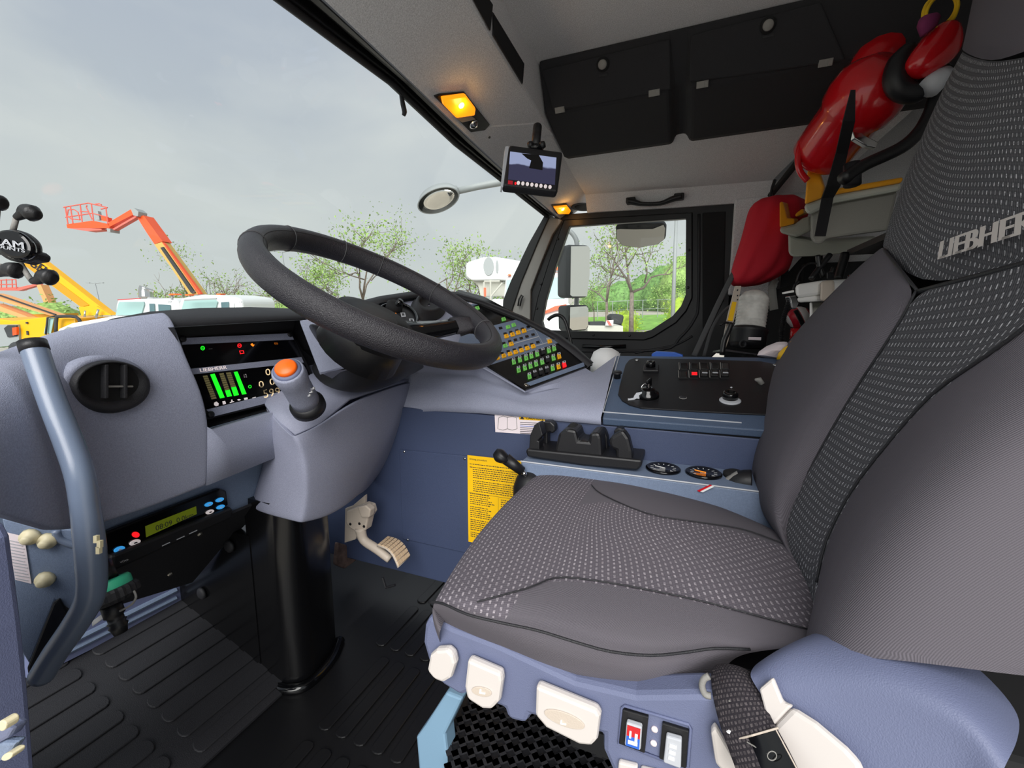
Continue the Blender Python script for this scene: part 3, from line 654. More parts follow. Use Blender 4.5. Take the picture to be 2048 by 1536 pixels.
for x, y in ((670, 700), (743, 680), (812, 657), (882, 635), (728, 795), (560, 962), (637, 938), (712, 915), (780, 892), (850, 870), (920, 845), (992, 822), (1190, 760), (328, 692)): keyq(x, y, 48, 44, 'yellow_key')
for x, y in ((655, 817), (690, 590), (757, 565), (637, 495), (320, 362)): keyq(x, y, 46, 40, 'green_key')
for x, y in ((655, 668), (723, 650), (796, 628), (862, 608), (932, 583), (640, 785), (710, 762), (778, 742), (848, 722), (916, 700), (990, 678), (618, 905), (692, 882), (765, 862), (835, 838), (905, 815), (975, 795), (1048, 770), (315, 660), (600, 600)):
    q = K6((x-22, y-12), (x+16, y-20), (x+26, y+6), (x-14, y+16)); decal(q, 'black_gloss', g1, 'lamp_field', off=.0032)
q = K6((1148, 722), (1188, 710), (1200, 735), (1160, 748)); decal(q, 'key_white', g1, 'lamp_field', off=.0034)
for pts in ([(920, 628), (1005, 600), (1112, 785)], [(760, 785), (1060, 698)], [(1020, 815), (1165, 772)], [(560, 962), (992, 822)], [(640, 710), (882, 635)], [(655, 817), (728, 795)]):
    for a_, c_ in zip(pts, pts[1:]):
        q = K6((a_[0], a_[1]-5), (c_[0], c_[1]-5), (c_[0]+3, c_[1]+5), (a_[0]+3, a_[1]+5)); decal(q, 'key_white', g1, 'white_line', off=.0029)
G_, Y_, D_, R_ = 'green_key', 'yellow_key', 'black', 'red_lit'
for x, y, m_ in ((757, 1010, G_), (830, 985, G_), (905, 962, G_), (968, 938, G_), (1038, 914, G_), (1110, 888, D_), (1180, 870, G_), (1243, 845, G_), (815, 1108, G_), (890, 1083, G_), (957, 1060, G_), (1025, 1034, G_), (1098, 1010, G_), (1165, 983, D_), (1235, 962, G_), (1303, 940, Y_), (945, 1186, G_), (1010, 1158, D_), (1083, 1132, D_), (1155, 1108, D_), (1225, 1085, G_), (1295, 1064, Y_), (1365, 1042, R_)):
    k = keyq(x, y, 40, 62, m_, m_ != D_, blk=8)
    q = K6((x-26, y-33), (x+10, y-45), (x+18, y-22), (x-18, y-10)); decal(q, 'key_white', k, 'key_top', off=.0062)
    q = K6((x-12, y-30), (x+0, y-35), (x+5, y-25), (x-6, y-19)); decal(q, 'ink', k, 'symbol', off=.007)

# ================================================================ STEERING COLUMN
sc = thing('steering_column', (-.85, .68, 0), 'grey moulded steering column on a tall black pedestal', 'steering column')
# black pedestal
pts = [(-1.12, .60, 0), (-.80, .60, 0)]+[(-.787+.045*math.cos(t), .645+.045*math.sin(t), 0) for t in np.linspace(-1.45, .25, 9)]+[(-.752, .70, 0), (-.765, .735, 0), (-.80, .77, 0), (-1.12, .77, 0)]
B().prism([(-1.12, .60, 0), (-.85, .60, 0), (-.85, .77, 0), (-1.12, .77, 0)], (0, 0, .345)).build('pedestal_plate', 'pedestal_black', sc)
pts = [(-.86, .602, 0)]+pts[1:-1]+[(-.86, .77, 0)]
B().prism([np.array(p) for p in pts], (0, 0, .43)).build('pedestal', 'pedestal_black', sc, smooth=False)
for p_ in bpy.data.objects['pedestal'].data.polygons: p_.use_smooth = len(p_.vertices) == 4 and abs(p_.normal[2]) < .5
bpy.data.objects['pedestal'].modifiers.new('split', 'EDGE_SPLIT').split_angle = .6
lp = [(-1.12, .592, .12), (-.80, .592, .0), (-.760, .598, 0), (-.735, .618, 0), (-.731, .655, 0), (-.741, .705, 0), (-.767, .755, 0)]
B().tube([np.array([p[0]-.004, p[1], .008]) for p in lp[1:]], .012, 8, 4, flat=(1, 1)).build('base_ring', 'black_gloss', sc, smooth=True)
for x, y in ((460, 1092), (405, 1186)): B().lathe(P(x, y, ('Y', .598)), (0, -1, 0), [(.014, 0), (.014, .004), (.010, .007)], 14).build('bolt_cap', 'soft_black', sc, smooth=True)
# lower moulded cover: rows top to bottom; columns far-left side, left side, ridge, front, front right, right
cv = [
 [(560, 745, -.86), (530, 812, -.80), (590, 872, -.705), (640, 850, -.70), (700, 800, -.695), (806, 766, -.70), (850, 760, -.80)],
 [(558, 760, -.86), (526, 822, -.80), (597, 885, -.70), (650, 862, -.695), (720, 830, -.70), (804, 800, -.705), (850, 790, -.80)],
 [(555, 850, -.87), (521, 870, -.80), (607, 910, -.70), (660, 900, -.697), (720, 880, -.70), (790, 852, -.72), (830, 840, -.80)],
 [(550, 900, -.87), (531, 900, -.80), (612, 950, -.70), (660, 945, -.697), (710, 930, -.705), (758, 902, -.73), (800, 900, -.81)],
 [(540, 950, -.88), (506, 968, -.82), (612, 1000, -.71), (655, 992, -.705), (695, 975, -.715), (734, 950, -.74), (760, 940, -.82)],
 [(530, 1000, -.89), (487, 1018, -.84), (601, 1046, -.715), (650, 1035, -.712), (688, 1012, -.72), (712, 990, -.745), (730, 980, -.83)]]
cvp = [[P(x, y, ('X', X)) for x, y, X in r] for r in cv]
cvp = [[r[0], r[1], r[1]*.10+r[2]*.90, r[2], r[2]*.90+r[3]*.10, r[3], r[4], r[5]*.9+r[4]*.1, r[5], r[6]] for r in cvp]
B().grid([cvp[0], cvp[0]*1 if 0 else [a*.93+b_*.07 for a, b_ in zip(cvp[0], cvp[1])]]+cvp[1:]).build('lower_cover', 'column_grey', sc, smooth=True, sub=2, sol=.008)
# top of the cover: pale deck around the stalk and behind the shroud
dk = [
 [(560, 745, -.86), (600, 735, -.86), (654, 722, -.87), (760, 735, -.87), (850, 760, -.80)],
 [(545, 780, -.83), (600, 770, -.80), (665, 748, -.80), (760, 756, -.77), (835, 758, -.77)],
 [(530, 812, -.80), (575, 828, -.76), (640, 800, -.75), (720, 775, -.73), (806, 766, -.70)],
 [(548, 838, -.77), (590, 872, -.705), (640, 850, -.70), (700, 800, -.695), (806, 766, -.70)]]
B().grid([[P(x, y, ('X', X)) for x, y, X in r] for r in dk]).build('upper_deck', 'column_grey', sc, smooth=True, sol=.006)
B().lathe(P(655, 892, ('X', -.697)), nrm((1, -.2, .1)), [(.008, -.003), (.008, .001), (.005, .001), (.004, -.002)], 14).build('screw', 'screw', sc, smooth=True)
# black shroud under the wheel
WC = np.array([-.521, .6695, .848]); wa = .517; WN = np.array([math.sin(wa), 0, math.cos(wa)]); WU = np.array([math.cos(wa), 0, -math.sin(wa)]); WV = np.array([0, 1., 0])
sh = []
for (lx, ly, w, h, z) in []: pass
shr = [
 [(612, 640, -.78), (640, 648, -.68), (700, 655, -.62), (790, 680, -.57), (870, 695, -.56), (900, 700, -.64)],
 [(632, 690, -.78), (652, 712, -.67), (715, 725, -.60), (790, 728, -.56), (850, 722, -.56), (880, 716, -.64)],
 [(648, 715, -.78), (672, 752, -.68), (720, 768, -.63), (775, 768, -.60), (812, 752, -.60), (840, 735, -.66)]]
top = [[np.array(P(x, y, ('X', X)))+np.array([-.03, 0, .10]) for x, y, X in shr[0]]]
B().grid([[P(x, y, ('X', X)) for x, y, X in r] for r in shr]+[[P(x, y, ('X', X))+np.array([-.05, 0, -.02]) for x, y, X in shr[2]]]).build('shroud', 'black', sc, smooth=True, sub=2, sol=.006)
# inner shaft tower up to the wheel hub
B().tube([WC-WN*.125-WU*.01, WC-WN*.08, WC-WN*.04], [.082, .075, .06], 24).build('shaft_cover', 'black', sc, smooth=True)
B().prism(PP([(707, 668), (752, 690), (706, 686)], ('X', -.655)), (-.01, 0, 0)).build('trim_plate', 'chrome', sc)
B().tube(PP([(703, 668), (706, 690), (718, 710), (732, 718)], ('X', -.64)), .003, 6, 3).build('shroud_edge', 'black_gloss', sc, smooth=True)
# ---------------------------------------------------------------- wheel
sw = thing('steering_wheel', WC, 'large black leather steering wheel', 'steering wheel')
circ = [WC+.2175*(math.cos(t)*WU+math.sin(t)*WV) for t in np.linspace(0, 2*math.pi, 96, endpoint=False)]
b = B(); rr = .0205; rows = []
for i, p in enumerate(circ+[circ[0]]):
    t = 2*math.pi*i/96; rad = math.cos(t)*WU+math.sin(t)*WV
    rows.append([p+rr*(rad*math.cos(a)*.95+WN*math.sin(a)*1.12) for a in np.linspace(0, 2*math.pi, 20, endpoint=False)])
b.grid(rows, True).build('rim', 'leather', sw, smooth=True)
for a in (2.35, 2.75, 1.72, 3.35, 4.0, .9):
    t = a; rad = math.cos(t)*WU+math.sin(t)*WV; c = WC+.2175*rad; tg = np.cross(WN, rad)
    B().tube([c+(rr+.0003)*(rad*math.cos(q)*.95+WN*math.sin(q)*1.12) for q in np.linspace(0, 2*math.pi, 20, endpoint=False)], .0011, 5, closed=True).build('seam', 'strap_grey', sw, smooth=True)
B().tube([WC+(.2175-.010)*(math.cos(t)*WU+math.sin(t)*WV)+WN*.0185 for t in np.linspace(0, 2*math.pi, 80, endpoint=False)], .0013, 5, closed=True).build('stitching', 'black_matte', sw, smooth=True)
# spokes: right one (seen) and its mirror, plus two lower ones; padded hub sunk below the rim
def spoke(t, m1='black_gloss'):
    rad = math.cos(t)*WU+math.sin(t)*WV; tg = np.cross(WN, rad)
    B().grid([[WC+rad*r+tg*w*s+WN*z for s, z in ((-1, h), (0, h+.008), (1, h), (1, h-.014), (0, h-.018), (-1, h-.014))] for r, w, h in ((.05, .035, -.055), (.10, .030, -.045), (.150, .024, -.026), (.175, .022, -.014), (.190, .022, -.008))], True, cap=True).build('spoke', m1, sw, smooth=True)
    B().grid([[WC+rad*r+tg*w*s+WN*z for s, z in ((-1, h), (0, h+.010), (1, h), (1, h-.016), (0, h-.020), (-1, h-.016))] for r, w, h in ((.168, .024, -.015), (.192, .026, -.006), (.21, .034, .001))], True, cap=True).build('spoke_cover', 'leather', sw, smooth=True)
for t in (math.radians(63), math.radians(-63)): spoke(t)
B().grid([[WC+WU*math.cos(a)*r*1.15+WV*math.sin(a)*r+WN*h for a in np.linspace(0, 2*math.pi, 32, endpoint=False)] for r, h in ((.05, -.095), (.072, -.088), (.078, -.06), (.066, -.044), (.02, -.038))], True, cap=True).build('hub', 'black', sw, smooth=True)
# ---------------------------------------------------------------- stalk with orange button
st = thing('control_stalk', P(615, 795, ('X', -.74)), 'grey dial stalk with an orange push button on the column', 'control stalk')
s0 = P(614, 808, ('D', .81)); s1 = P(573, 738, ('D', .72)); ax = nrm(s1-s0); Ls = np.linalg.norm(s1-s0)
r_ = lambda px, D: px*D/F
B().lathe(s0-ax*.012, ax, [(r_(33, .82), 0), (r_(33, .82), .012), (r_(28, .82), .022)], 32).build('collar', 'black', st, smooth=True)
b = B(); n_ = 36
x_ = nrm(np.cross(ax, (0, 0, 1))); y_ = np.cross(ax, x_); rows = []
for h, r in ((0, r_(27, .8)), (Ls*.25, r_(27, .78)), (Ls*.6, r_(28, .75)), (Ls*.68, r_(29, .75)), (Ls*.8, r_(31, .74)), (Ls*.94, r_(31, .72)), (Ls*.97, r_(29, .72))):
    rows.append([s0+ax*h+(r*(1+(.02 if k % 3 == 0 and h > Ls*.65 else 0)))*(x_*math.cos(2*math.pi*k/n_)+y_*math.sin(2*math.pi*k/n_)) for k in range(n_)])
b.grid(rows, True, cap=True).build('grip', 'dash', st, smooth=True)
B().lathe(s0+ax*Ls*.95, ax, [(r_(27, .72), 0), (r_(27, .72), .004), (r_(22, .72), .006)], 32).build('rim', 'shell', st, smooth=True)
B().lathe(s0+ax*Ls*.97, ax, [(r_(21, .72), 0), (r_(21, .72), .008), (r_(18, .72), .011), (r_(2, .72), .012)], 32).build('push_button', 'orange_btn', st, smooth=True, label='orange push button')
for i in range(3):
    q = P(617+i*4, 792-i*7, ('D', .765)); B().box(q, RT*.002, UP*.0006, FW*.003).box(q+RT*.0025+UP*.0015, RT*.0006, UP*.002, FW*.003).build('mark', 'white', st)

# ================================================================ LOWER LEFT: tachograph panel, toe board, bracket
lf = thing('lower_dash_panel', (-.88, .5, .25), 'blue-grey lower panel holding the slim radio-sized unit', 'panel')
LPt = PP([(120, 1068), (545, 908), (530, 985), (448, 1085), (390, 1105), (120, 1225)], ('X', -.86))
PLa = plane3(P(165, 1056, ('X', -.84)), P(530, 917, ('X', -.84)), P(205, 1140, ('X', -.845)))
PLb = plane3(P(205, 1140, ('X', -.845)), P(500, 1020, ('X', -.845)), P(385, 1165, ('X', -1.02)))
B().prism(PP([(120, 1070), (540, 908), (525, 1002), (470, 1025), (205, 1138), (130, 1160)], PLa), (-.01, 0, 0)).build('front_face', 'dash_blue', lf)
B().prism(PP([(130, 1160), (205, 1138), (470, 1025), (525, 1002), (500, 1040), (440, 1100), (385, 1165), (180, 1228), (120, 1240)], PLb), (-.004, 0, .004)).build('underside', 'black_under' if 0 else 'soft_black', lf)
for x, y in ((400, 1068), (340, 1148)): B().lathe(P(x, y, PLb), pn(PLb), [(.005, 0), (.004, .003)], 10).build('screw', 'screw', lf)
tg_ = thing('tachograph', P(330, 1040, PLa), 'slim black unit with green display and blue keys in the lower panel', 'tachograph')
k4 = crop(0, 960, 3.938); K4 = lambda *p: [P(x, y, PLa) for x, y in k4(*p)]; nl = pn(PLa)
B().prism([p+nl*.001 for p in K4((760, 410), (1700, 58), (1750, 75), (1765, 190), (1500, 290), (820, 560), (770, 580))], nl*.012).build('fascia', 'black_gloss', tg_, bev=.003)
B().prism([p+nl*.001 for p in K4((815, 568), (1768, 195), (1785, 225), (1775, 285), (815, 705))], nl*.020).build('drawer', 'black', tg_, bev=.005)
B().prism([p+nl*.0132 for p in K4((1105, 350), (1505, 195), (1510, 255), (1112, 435))], nl*.001).build('screen', 'lcd', tg_)
textq('08:09  0.0km', [p+nl*.0145 for p in K4((1185, 385), (1480, 275), (1478, 240), (1180, 345))], 'ink', tg_)
for x, y, m_ in ((1603, 178, 'blue_lit'), (1690, 144, 'blue_lit'), (1697, 200, 'blue_lit'), (1612, 238, 'white_lit'), (897, 528, 'blue_lit'), (1020, 475, 'white_lit')):
    s_ = 1.35 if x < 1100 else 1
    B().prism([p+nl*.013 for p in K4(*el(x, y, 34*s_, 15*s_, 20, -.36))], nl*.003).build('key', m_, tg_, bev=.0008)
    decal([p for p in K4(*el(x, y, 12*s_, 4*s_, 8, -.36))], 'white' if 'blue' in m_ else 'ink', tg_, 'symbol', off=.0165)
B().prism([p+nl*.013 for p in K4(*el(1028, 415, 28, 22, 20))], nl*.002).build('key', 'red_lit', tg_)
for x, y in ((1245, 478), (1360, 430), (1460, 385)): B().prism([p+nl*.0215 for p in K4((x-32, y+14), (x+30, y-14), (x+30, y-8), (x-32, y+20))], nl*.001).build('slot', 'key_white', tg_)
textq('VDO', [p+nl*.022 for p in K4((878, 628), (945, 605), (943, 592), (876, 614))], 'white', tg_)
# blue-grey firewall foot with slots, and black toe board
fz = B(); TP = (.343, 0, 1.0, -.343*.75)
struct(B().prism(PP([(60, 1360), (400, 1190), (386, 1150), (300, 1170), (60, 1290)], ('X', -1.11)), (-.02, 0, 0)).build('wall_front', 'shell2'))
struct(B().tube(PP([(130, 1290), (352, 1180)], ('X', -1.108)), .006, 6).build('trim_7', 'dash_blue'))
struct(B().tube(PP([(120, 1312), (352, 1196)], ('X', -1.108)), .005, 6).build('trim_8', 'dash_blue'))
mtt = thing('floor_mat', (-.6, .6, 0), 'black rubber floor mat with raised bars in front of the seat', 'floor mat')
b = B(); b.bb(-.79, .10, .14, 1.2, -.004, .002); b.build('mat_sheet', 'trim_black', mtt)
def T_(x, y): return np.array([x, y, -.343*(x+.75)+.002])
b = B().prism([T_(-.77, .12), T_(-.77, .62), T_(-1.12, .66), T_(-1.12, .12)], (0, 0, -.005))
b.build('toe_sheet', 'mat_toe' if 0 else 'soft_black', mtt)
def cap(x, y0, y1, w=.014, hgt=.005, T=None):
    """one raised bar with rounded ends"""
    o = []
    for s, yy in ((1, y1), (-1, y0)):
        for a in np.linspace(0, math.pi, 7): o.append((x+w*math.cos(a)*(1 if s > 0 else -1), yy+s*w*.7*math.sin(a)*1))
    q = [T(*p) if T else np.array([p[0], p[1], .002]) for p in o]; return q
b = B()
for i, x in enumerate(np.arange(-.715, .05, .043)):
    for j, (y0, y1) in enumerate(((.17, .30), (.345, .52), (.565, .745), (.79, .93), (.97, 1.1))):
        if x < -.70 and y1 > .55: continue
        if x < -.66 and .5 < y1 < .76: y0 = y1-.001; continue
        b.prism(cap(x, y0, y1), (0, 0, .004))
b.build('raised_bars', 'trim_black', mtt, bev=.0015, smooth=False)
b = B()
for i, x in enumerate(np.arange(-.80, -1.12, -.043)):
    b.prism(cap(x, .435, .60-.0*i, T=T_), (0, 0, .004)); b.prism(cap(x-.02, .26, .385, T=T_), (0, 0, .004)); b.prism(cap(x-.02, .12, .21, T=T_), (0, 0, .004))
b.build('toe_bars', 'soft_black', mtt, bev=.0015)
# grab pole
gp = thing('grab_pole', P(88, 1350, ('Y', .30)), 'bent blue-grey steel grab pole at the driver door', 'grab pole')
pp_ = [P(66, 690, ('D', .50)), P(104, 800, ('D', .495)), P(140, 890, ('D', .495)), P(160, 950, ('D', .495)), P(170, 1010, ('D', .50)), P(180, 1090, ('D', .51)), P(184, 1165, ('D', .525)), P(176, 1205, ('D', .535)), P(150, 1250, ('D', .55)), P(115, 1300, ('D', .57)), P(84, 1350, ('D', .59))]
B().tube(pp_, [.0122]*2+[.0132]*3+[.0145]*3+[.0145]*3, 20, 6).build('pole', 'gunmetal', gp, smooth=True)
B().cyl(pp_[0]-nrm(pp_[1]-pp_[0])*.004, pp_[0]+nrm(pp_[1]-pp_[0])*.008, .0127, 20).build('end_cap', 'black', gp, smooth=True)
for i, (x, y) in enumerate(((193, 1078), (200, 1088), (198, 1100))):
    q = P(x, y, ('D', .49)); B().box(q, RT*.002, UP*.004, FW*.002).build('paint_chip', 'cream_nut', gp)
# bracket plate with bolts and white label
bk = thing('side_bracket', P(100, 1150, ('Y', .30)), 'blue-grey steel bracket plate with pale bolts and a white label', 'bracket')
YB = plane3(P(20, 1040, ('D', .56)), P(190, 1080, ('D', .60)), P(60, 1380, ('D', .62)))
B().prism(PP([(2, 1035), (60, 1052), (165, 1062), (200, 1090), (196, 1165), (150, 1228), (110, 1200), (58, 1330), (40, 1300), (20, 1120)], YB), (0, .006, 0)).build('plate', 'dash_blue', bk, bev=.002)
B().tube(PP([(112, 1060), (120, 1078), (150, 1090), (172, 1094)], YB), .005, 8, 3).build('cable_guard', 'gunmetal', bk, smooth=True)
nb = pn(YB)
for x, y in ((62, 1072), (97, 1080), (92, 1157)): B().lathe(P(x, y, YB), nb, [(.011, 0), (.010, .006), (.006, .007), (.006, .012), (.003, .014)], 12).build('bolt', 'cream_nut', bk, smooth=True)
lb = decal(PP([(16, 1064), (50, 1072), (64, 1166), (32, 1158)], YB), 'paper', bk, 'label_sheet', off=.001)
for i in range(13):
    y = 1078+i*6.3; x = 20+i*1.1; decal(PP([(x, y), (x+24+(i % 3)*2, y+5), (x+24+(i % 3)*2, y+6), (x, y+1.2)], YB), 'key_white', lb, 'print_line', off=.002)
B().prism(PP([(58, 1330), (110, 1200), (122, 1192), (145, 1235), (100, 1310), (60, 1345)], YB), pn(YB)*.006).build('rubber_gaiter', 'black', bk, bev=.003)
# door pillar fittings
pf = thing('door_latch', P(10, 1470, ('Y', .12)), 'blue-grey door latch with brass bolts at the lower left', 'latch')
B().prism(PP([(-60, 1470), (8, 1452), (26, 1458), (14, 1478), (-60, 1520)], ('Y', .105)), (0, .008, 0)).build('latch_body', 'shell', pf, bev=.002)
B().prism(PP([(-60, 1515), (4, 1485), (32, 1486), (10, 1520), (-60, 1545)], ('Y', .105)), (0, .006, 0)).build('latch_arm', 'dash_blue', pf, bev=.002)
for x, y, a, c in ((3, 1452, 9, 11), (13, 1514, 12, 7)): B().prism(PP(el(x, y, a, c, 16, -.5 if c < 8 else 0), ('Y', .100)), (0, .006, 0)).build('bolt', 'brass' if 0 else 'cream_nut', pf, bev=.001)
# green-topped hose coupling
hc = thing('hose_coupling', P(225, 1200, ('D', .95)), 'black ribbed hose coupling with a bright green collar by the pole', 'coupling')
c0, c1, c2, c3_ = P(222, 1172, ('D', .64)), P(236, 1205, ('D', .64)), P(216, 1236, ('D', .64)), P(228, 1270, ('D', .64))
axh = nrm(P(236, 1200, ('D', .64))-P(222, 1160, ('D', .64)))
B().lathe(P(216, 1160, ('D', .645)), axh, [(.023, 0), (.0255, .003), (.026, .019), (.025, .022)], 28).build('green_collar', 'mint', hc, smooth=True, label='bright green collar')
b = B(); o_ = P(222, 1178, ('D', .64)); x_ = nrm(np.cross(axh, (0, 0, 1))); y_ = np.cross(axh, x_); rows = []
for h, r in ((0, .0275), (.004, .030), (.014, .030), (.019, .025), (.021, .014)):
    rows.append([o_+axh*h+r*(1+.05*(k % 2))*(x_*math.cos(2*math.pi*k/44)+y_*math.sin(2*math.pi*k/44)) for k in range(44)])
b.grid(rows, True, cap=True).build('ribbed_nut', 'soft_black', hc)
ax2 = nrm(P(232, 1270, ('D', .64))-P(212, 1215, ('D', .64)))
B().lathe(P(220, 1205, ('D', .64)), ax2, [(.0125, 0), (.0125, .02), (.0097, .022), (.0097, .028), (.012, .029), (.0097, .033), (.012, .036), (.0097, .040), (.008, .048)], 20).build('hose_tail', 'black', hc, smooth=True)
B().box(P(198, 1238, ('D', .635)), nrm(P(214, 1228, ('D', .635))-P(184, 1250, ('D', .635)))*.011, UP*.004, FW*.002).build('tag', 'white', hc, bev=.001)
B().tube([P(268, 1182, ('D', .64)), P(272, 1195, ('D', .635)), P(262, 1210, ('D', .635)), P(240, 1222, ('D', .635))], .0015, 6, 3).build('wire', 'trim_grey', hc)
B().tube([P(216, 1160, ('D', .645)), P(205, 1130, ('D', .66))], .0125, 12).build('neck', 'black', hc, smooth=True)
# pedals
ac = thing('accelerator_pedal', P(790, 1110, ('Y', .86)), 'beige accelerator pedal with a gridded pad beside the column', 'pedal')
ka = crop(600, 900, 3.84); YA = .83
KA = lambda y_, *p: [P(x, y, ('Y', y_)) for x, y in ka(*p)]
B().prism(KA(.88, (345, 450), (400, 430), (500, 345), (495, 560), (420, 690), (340, 715)), (0, .01, 0)).build('mount_plate', 'beige', ac, bev=.002)
B().prism(KA(.855, (355, 470), (430, 440), (480, 420), (530, 435), (545, 490), (520, 530), (500, 620), (440, 640), (380, 600), (350, 560)), (0, .028, 0)).build('pivot_housing', 'beige', ac, bev=.004)
B().prism(KA(.845, (440, 440), (500, 425), (540, 460), (530, 520), (470, 520)), (0, .02, 0)).build('pivot_lug', 'beige', ac, bev=.003)
for x, y in ((455, 567), (490, 588), (385, 570)): B().lathe(KA(.854, (x, y))[0], (0, -1, 0), [(.004, -.001), (.003, .001)], 10).build('screw', 'black', ac)
a0, a1, a2, a3 = KA(.86, (465, 600), (490, 690), (590, 760), (690, 840))
B().tube([a0, a1, a2, a3], [.015, .012, .012, .010], 10, 4, flat=(1, 1)).build('arm', 'beige', ac, smooth=True)
pdq = [P(*ka((x, y))[0], ('Y', v)) for x, y, v in ((590, 735, .845), (665, 672, .90), (842, 822, .885), (752, 905, .83))]
pn_ = nrm(np.cross(pdq[1]-pdq[0], pdq[3]-pdq[0])); pn_ = pn_ if pn_@(EYE-pdq[0]) > 0 else -pn_
rows = [[(1-u)*((1-v)*pdq[0]+v*pdq[1])+u*((1-v)*pdq[3]+v*pdq[2])+pn_*.014*math.sin(math.pi*u) for v in (0, .5, 1)] for u in np.linspace(0, 1, 7)]
pad = B().grid(rows).build('pad', 'beige', ac, smooth=True, sol=.004, solo=0)
b = B()
for i in range(8):
    for j in range(5):
        u, v = (i+.5)/8, (j+.5)/5; f = lambda u, v: (1-u)*((1-v)*pdq[0]+v*pdq[1])+u*((1-v)*pdq[3]+v*pdq[2])+pn_*(.014*math.sin(math.pi*u)+.0025)
        q = [f(u-.05, v-.08), f(u+.05, v-.08), f(u+.05, v+.08), f(u-.05, v+.08)]; b.prism(q, pn_*.003)
b.build('pad_grid', 'beige_pad', pad)
br = thing('brake_pedal', P(700, 1120, ('Y', .86)), 'dark worn brake pedal half hidden behind the pedestal', 'pedal')
B().prism(PP([(676, 1085), (716, 1096), (722, 1108), (712, 1122), (690, 1138), (672, 1130)], ('X', -.93)), (-.014, 0, 0)).build('pad', 'worn_brown', br, bev=.004)
B().tube([P(690, 1112, ('X', -.945)), P(668, 1040, ('X', -1.05)), P(660, 1000, ('X', -1.1))], .01, 8).build('arm', 'black', br, smooth=True)
B().tube(PP([(765, 1155), (772, 1175), (790, 1170)], ('Y', .93)), .004, 6).build('floor_clip', 'soft_black', mtt)
# ================================================================ CENTRE CONSOLE
YC = .96
cw = thing('centre_console', (-.2, 1.0, .09), 'navy blue centre console wall between the seats', 'console')
ztop = P(1203, 850, ('Y', YC))[2]
B().bb(-1.0, .40, YC, YC+.03, .085, ztop).build('side_wall', 'navy', cw, bev=.003)
zs = P(930, 912, ('Y', YC))[2]
B().prism([P(800, 898, ('Y', YC)), P(932, 911, ('Y', YC)), P(1060, 921, ('Y', YC)), np.array([-.30, YC, .20]), np.array([-.46, YC, .17]), P(1030, 1105, ('Y', YC)), P(800, 1085, ('Y', YC))][:2]+[P(1064, 922, ('Y', YC)), np.array([P(1064, 922, ('Y', YC))[0], YC, .19]), np.array([P(800, 898, ('Y', YC))[0], YC, .19])], (0, -.004, 0)).build('access_panel', 'navy', cw, bev=.0015)
for x, y in ((809, 903), (930, 917), (816, 1079)): B().lathe(P(x, y, ('Y', YC-.004)), (0, -1, 0), [(.004, 0), (.003, .003)], 10).build('screw', 'chrome', cw, smooth=True)
# console top lid
PA = P(1203, 836, ('Y', .95)); PB = P(1232, 711, ('Y', 1.35)); PC = P(1490, 857, ('Y', .95))
LPn = plane3(PA, PB, PC); nL = pn(LPn)
lidq = PP([(1205, 836), (1233, 711), (1640, 716), (1640, 868)], LPn)
lid = thing('console_lid', PA, 'blue-grey console lid carrying a black switch plate', 'console lid')
B().prism(lidq, -nL*.018).build('lid_frame', 'console_top', lid, bev=.003)
B().prism([p-nL*.018+np.array([0, .006, 0]) for p in lidq], -nL*.01).build('lid_gasket', 'black_matte', lid)
kl = crop(1200, 680, 5.12); KL = lambda *p: [P(x, y, LPn) for x, y in kl(*p)]
pl_ = [(200, 490), (260, 265), (300, 215), (360, 196), (1100, 212), (1650, 232), (1800, 262), (1850, 300), (1850, 420), (1780, 780), (1450, 768), (900, 738), (420, 708), (300, 675), (225, 630), (186, 570)]
B().prism([p for p in KL(*pl_)], nL*.004).build('switch_plate', 'black', lid, bev=.001)
for x, y in ((378, 224), (1790, 274)): B().lathe(KL((x, y))[0]+nL*.004, nL, [(.006, 0), (.004, .003)], 10).build('screw', 'chrome', lid, smooth=True)
B().tube([p+nL*.001 for p in KL((30, 740), (205, 140))], .0014, 5).tube([p+nL*.001 for p in KL((30, 740), (1450, 852))], .0014, 5).build('edge_bead', 'key_white', lid)
B().tube([p-nL*.02 for p in KL((10, 725), (178, 150))], .006, 6).build('edge_seal', 'black_matte', lid)
# things fixed on the plate
def onL(x, y): return KL((x, y))[0]+nL*.004
o = thing('rotary_switch', onL(522, 330), 'black square-based rotary switch at the top left of the console plate', 'switch')
q = [p+nL*.004 for p in KL((438, 350), (450, 285), (605, 292), (600, 352))]; B().prism(q, nL*.008).build('base', 'black', o, bev=.002)
B().lathe(onL(518, 310), nL, [(.013, .006), (.012, .018), (.010, .022), (.006, .022), (.005, .019)], 20).build('knob', 'black_gloss', o, smooth=True)
o = thing('ignition_lock', onL(490, 590), 'black ignition lock with a key in it, left on the console plate', 'lock')
B().lathe(onL(490, 590), nL, [(.026, 0), (.025, .008), (.017, .012), (.016, .018), (.012, .020)], 26).build('barrel', 'black_gloss', o, smooth=True)
kk = thing('key_ring', onL(480, 560), 'bunch of two keys on a ring hanging from the ignition lock', 'keys')
B().box(onL(500, 560)+nL*.026, nrm(RT*.8+UP*.6)*.008, np.cross(nrm(RT*.8+UP*.6), nL)*.004, nL*.010).build('key_head', 'black_gloss', kk, bev=.003)
B().cyl(onL(500, 580)+nL*.018, onL(500, 565)+nL*.024, .003, 8).build('key_shaft', 'chrome', kk)
rc = P(*kl((473, 498))[0], ('D', (onL(473, 498)-EYE)@FW-.02)); B().tube([rc+.012*(RT*math.cos(t)+UP*math.sin(t)) for t in np.linspace(0, 2*math.pi, 24, endpoint=False)], .0012, 6, closed=True).build('ring', 'chrome', kk, smooth=True)
Dk = (onL(400, 560)-EYE)@FW-.03
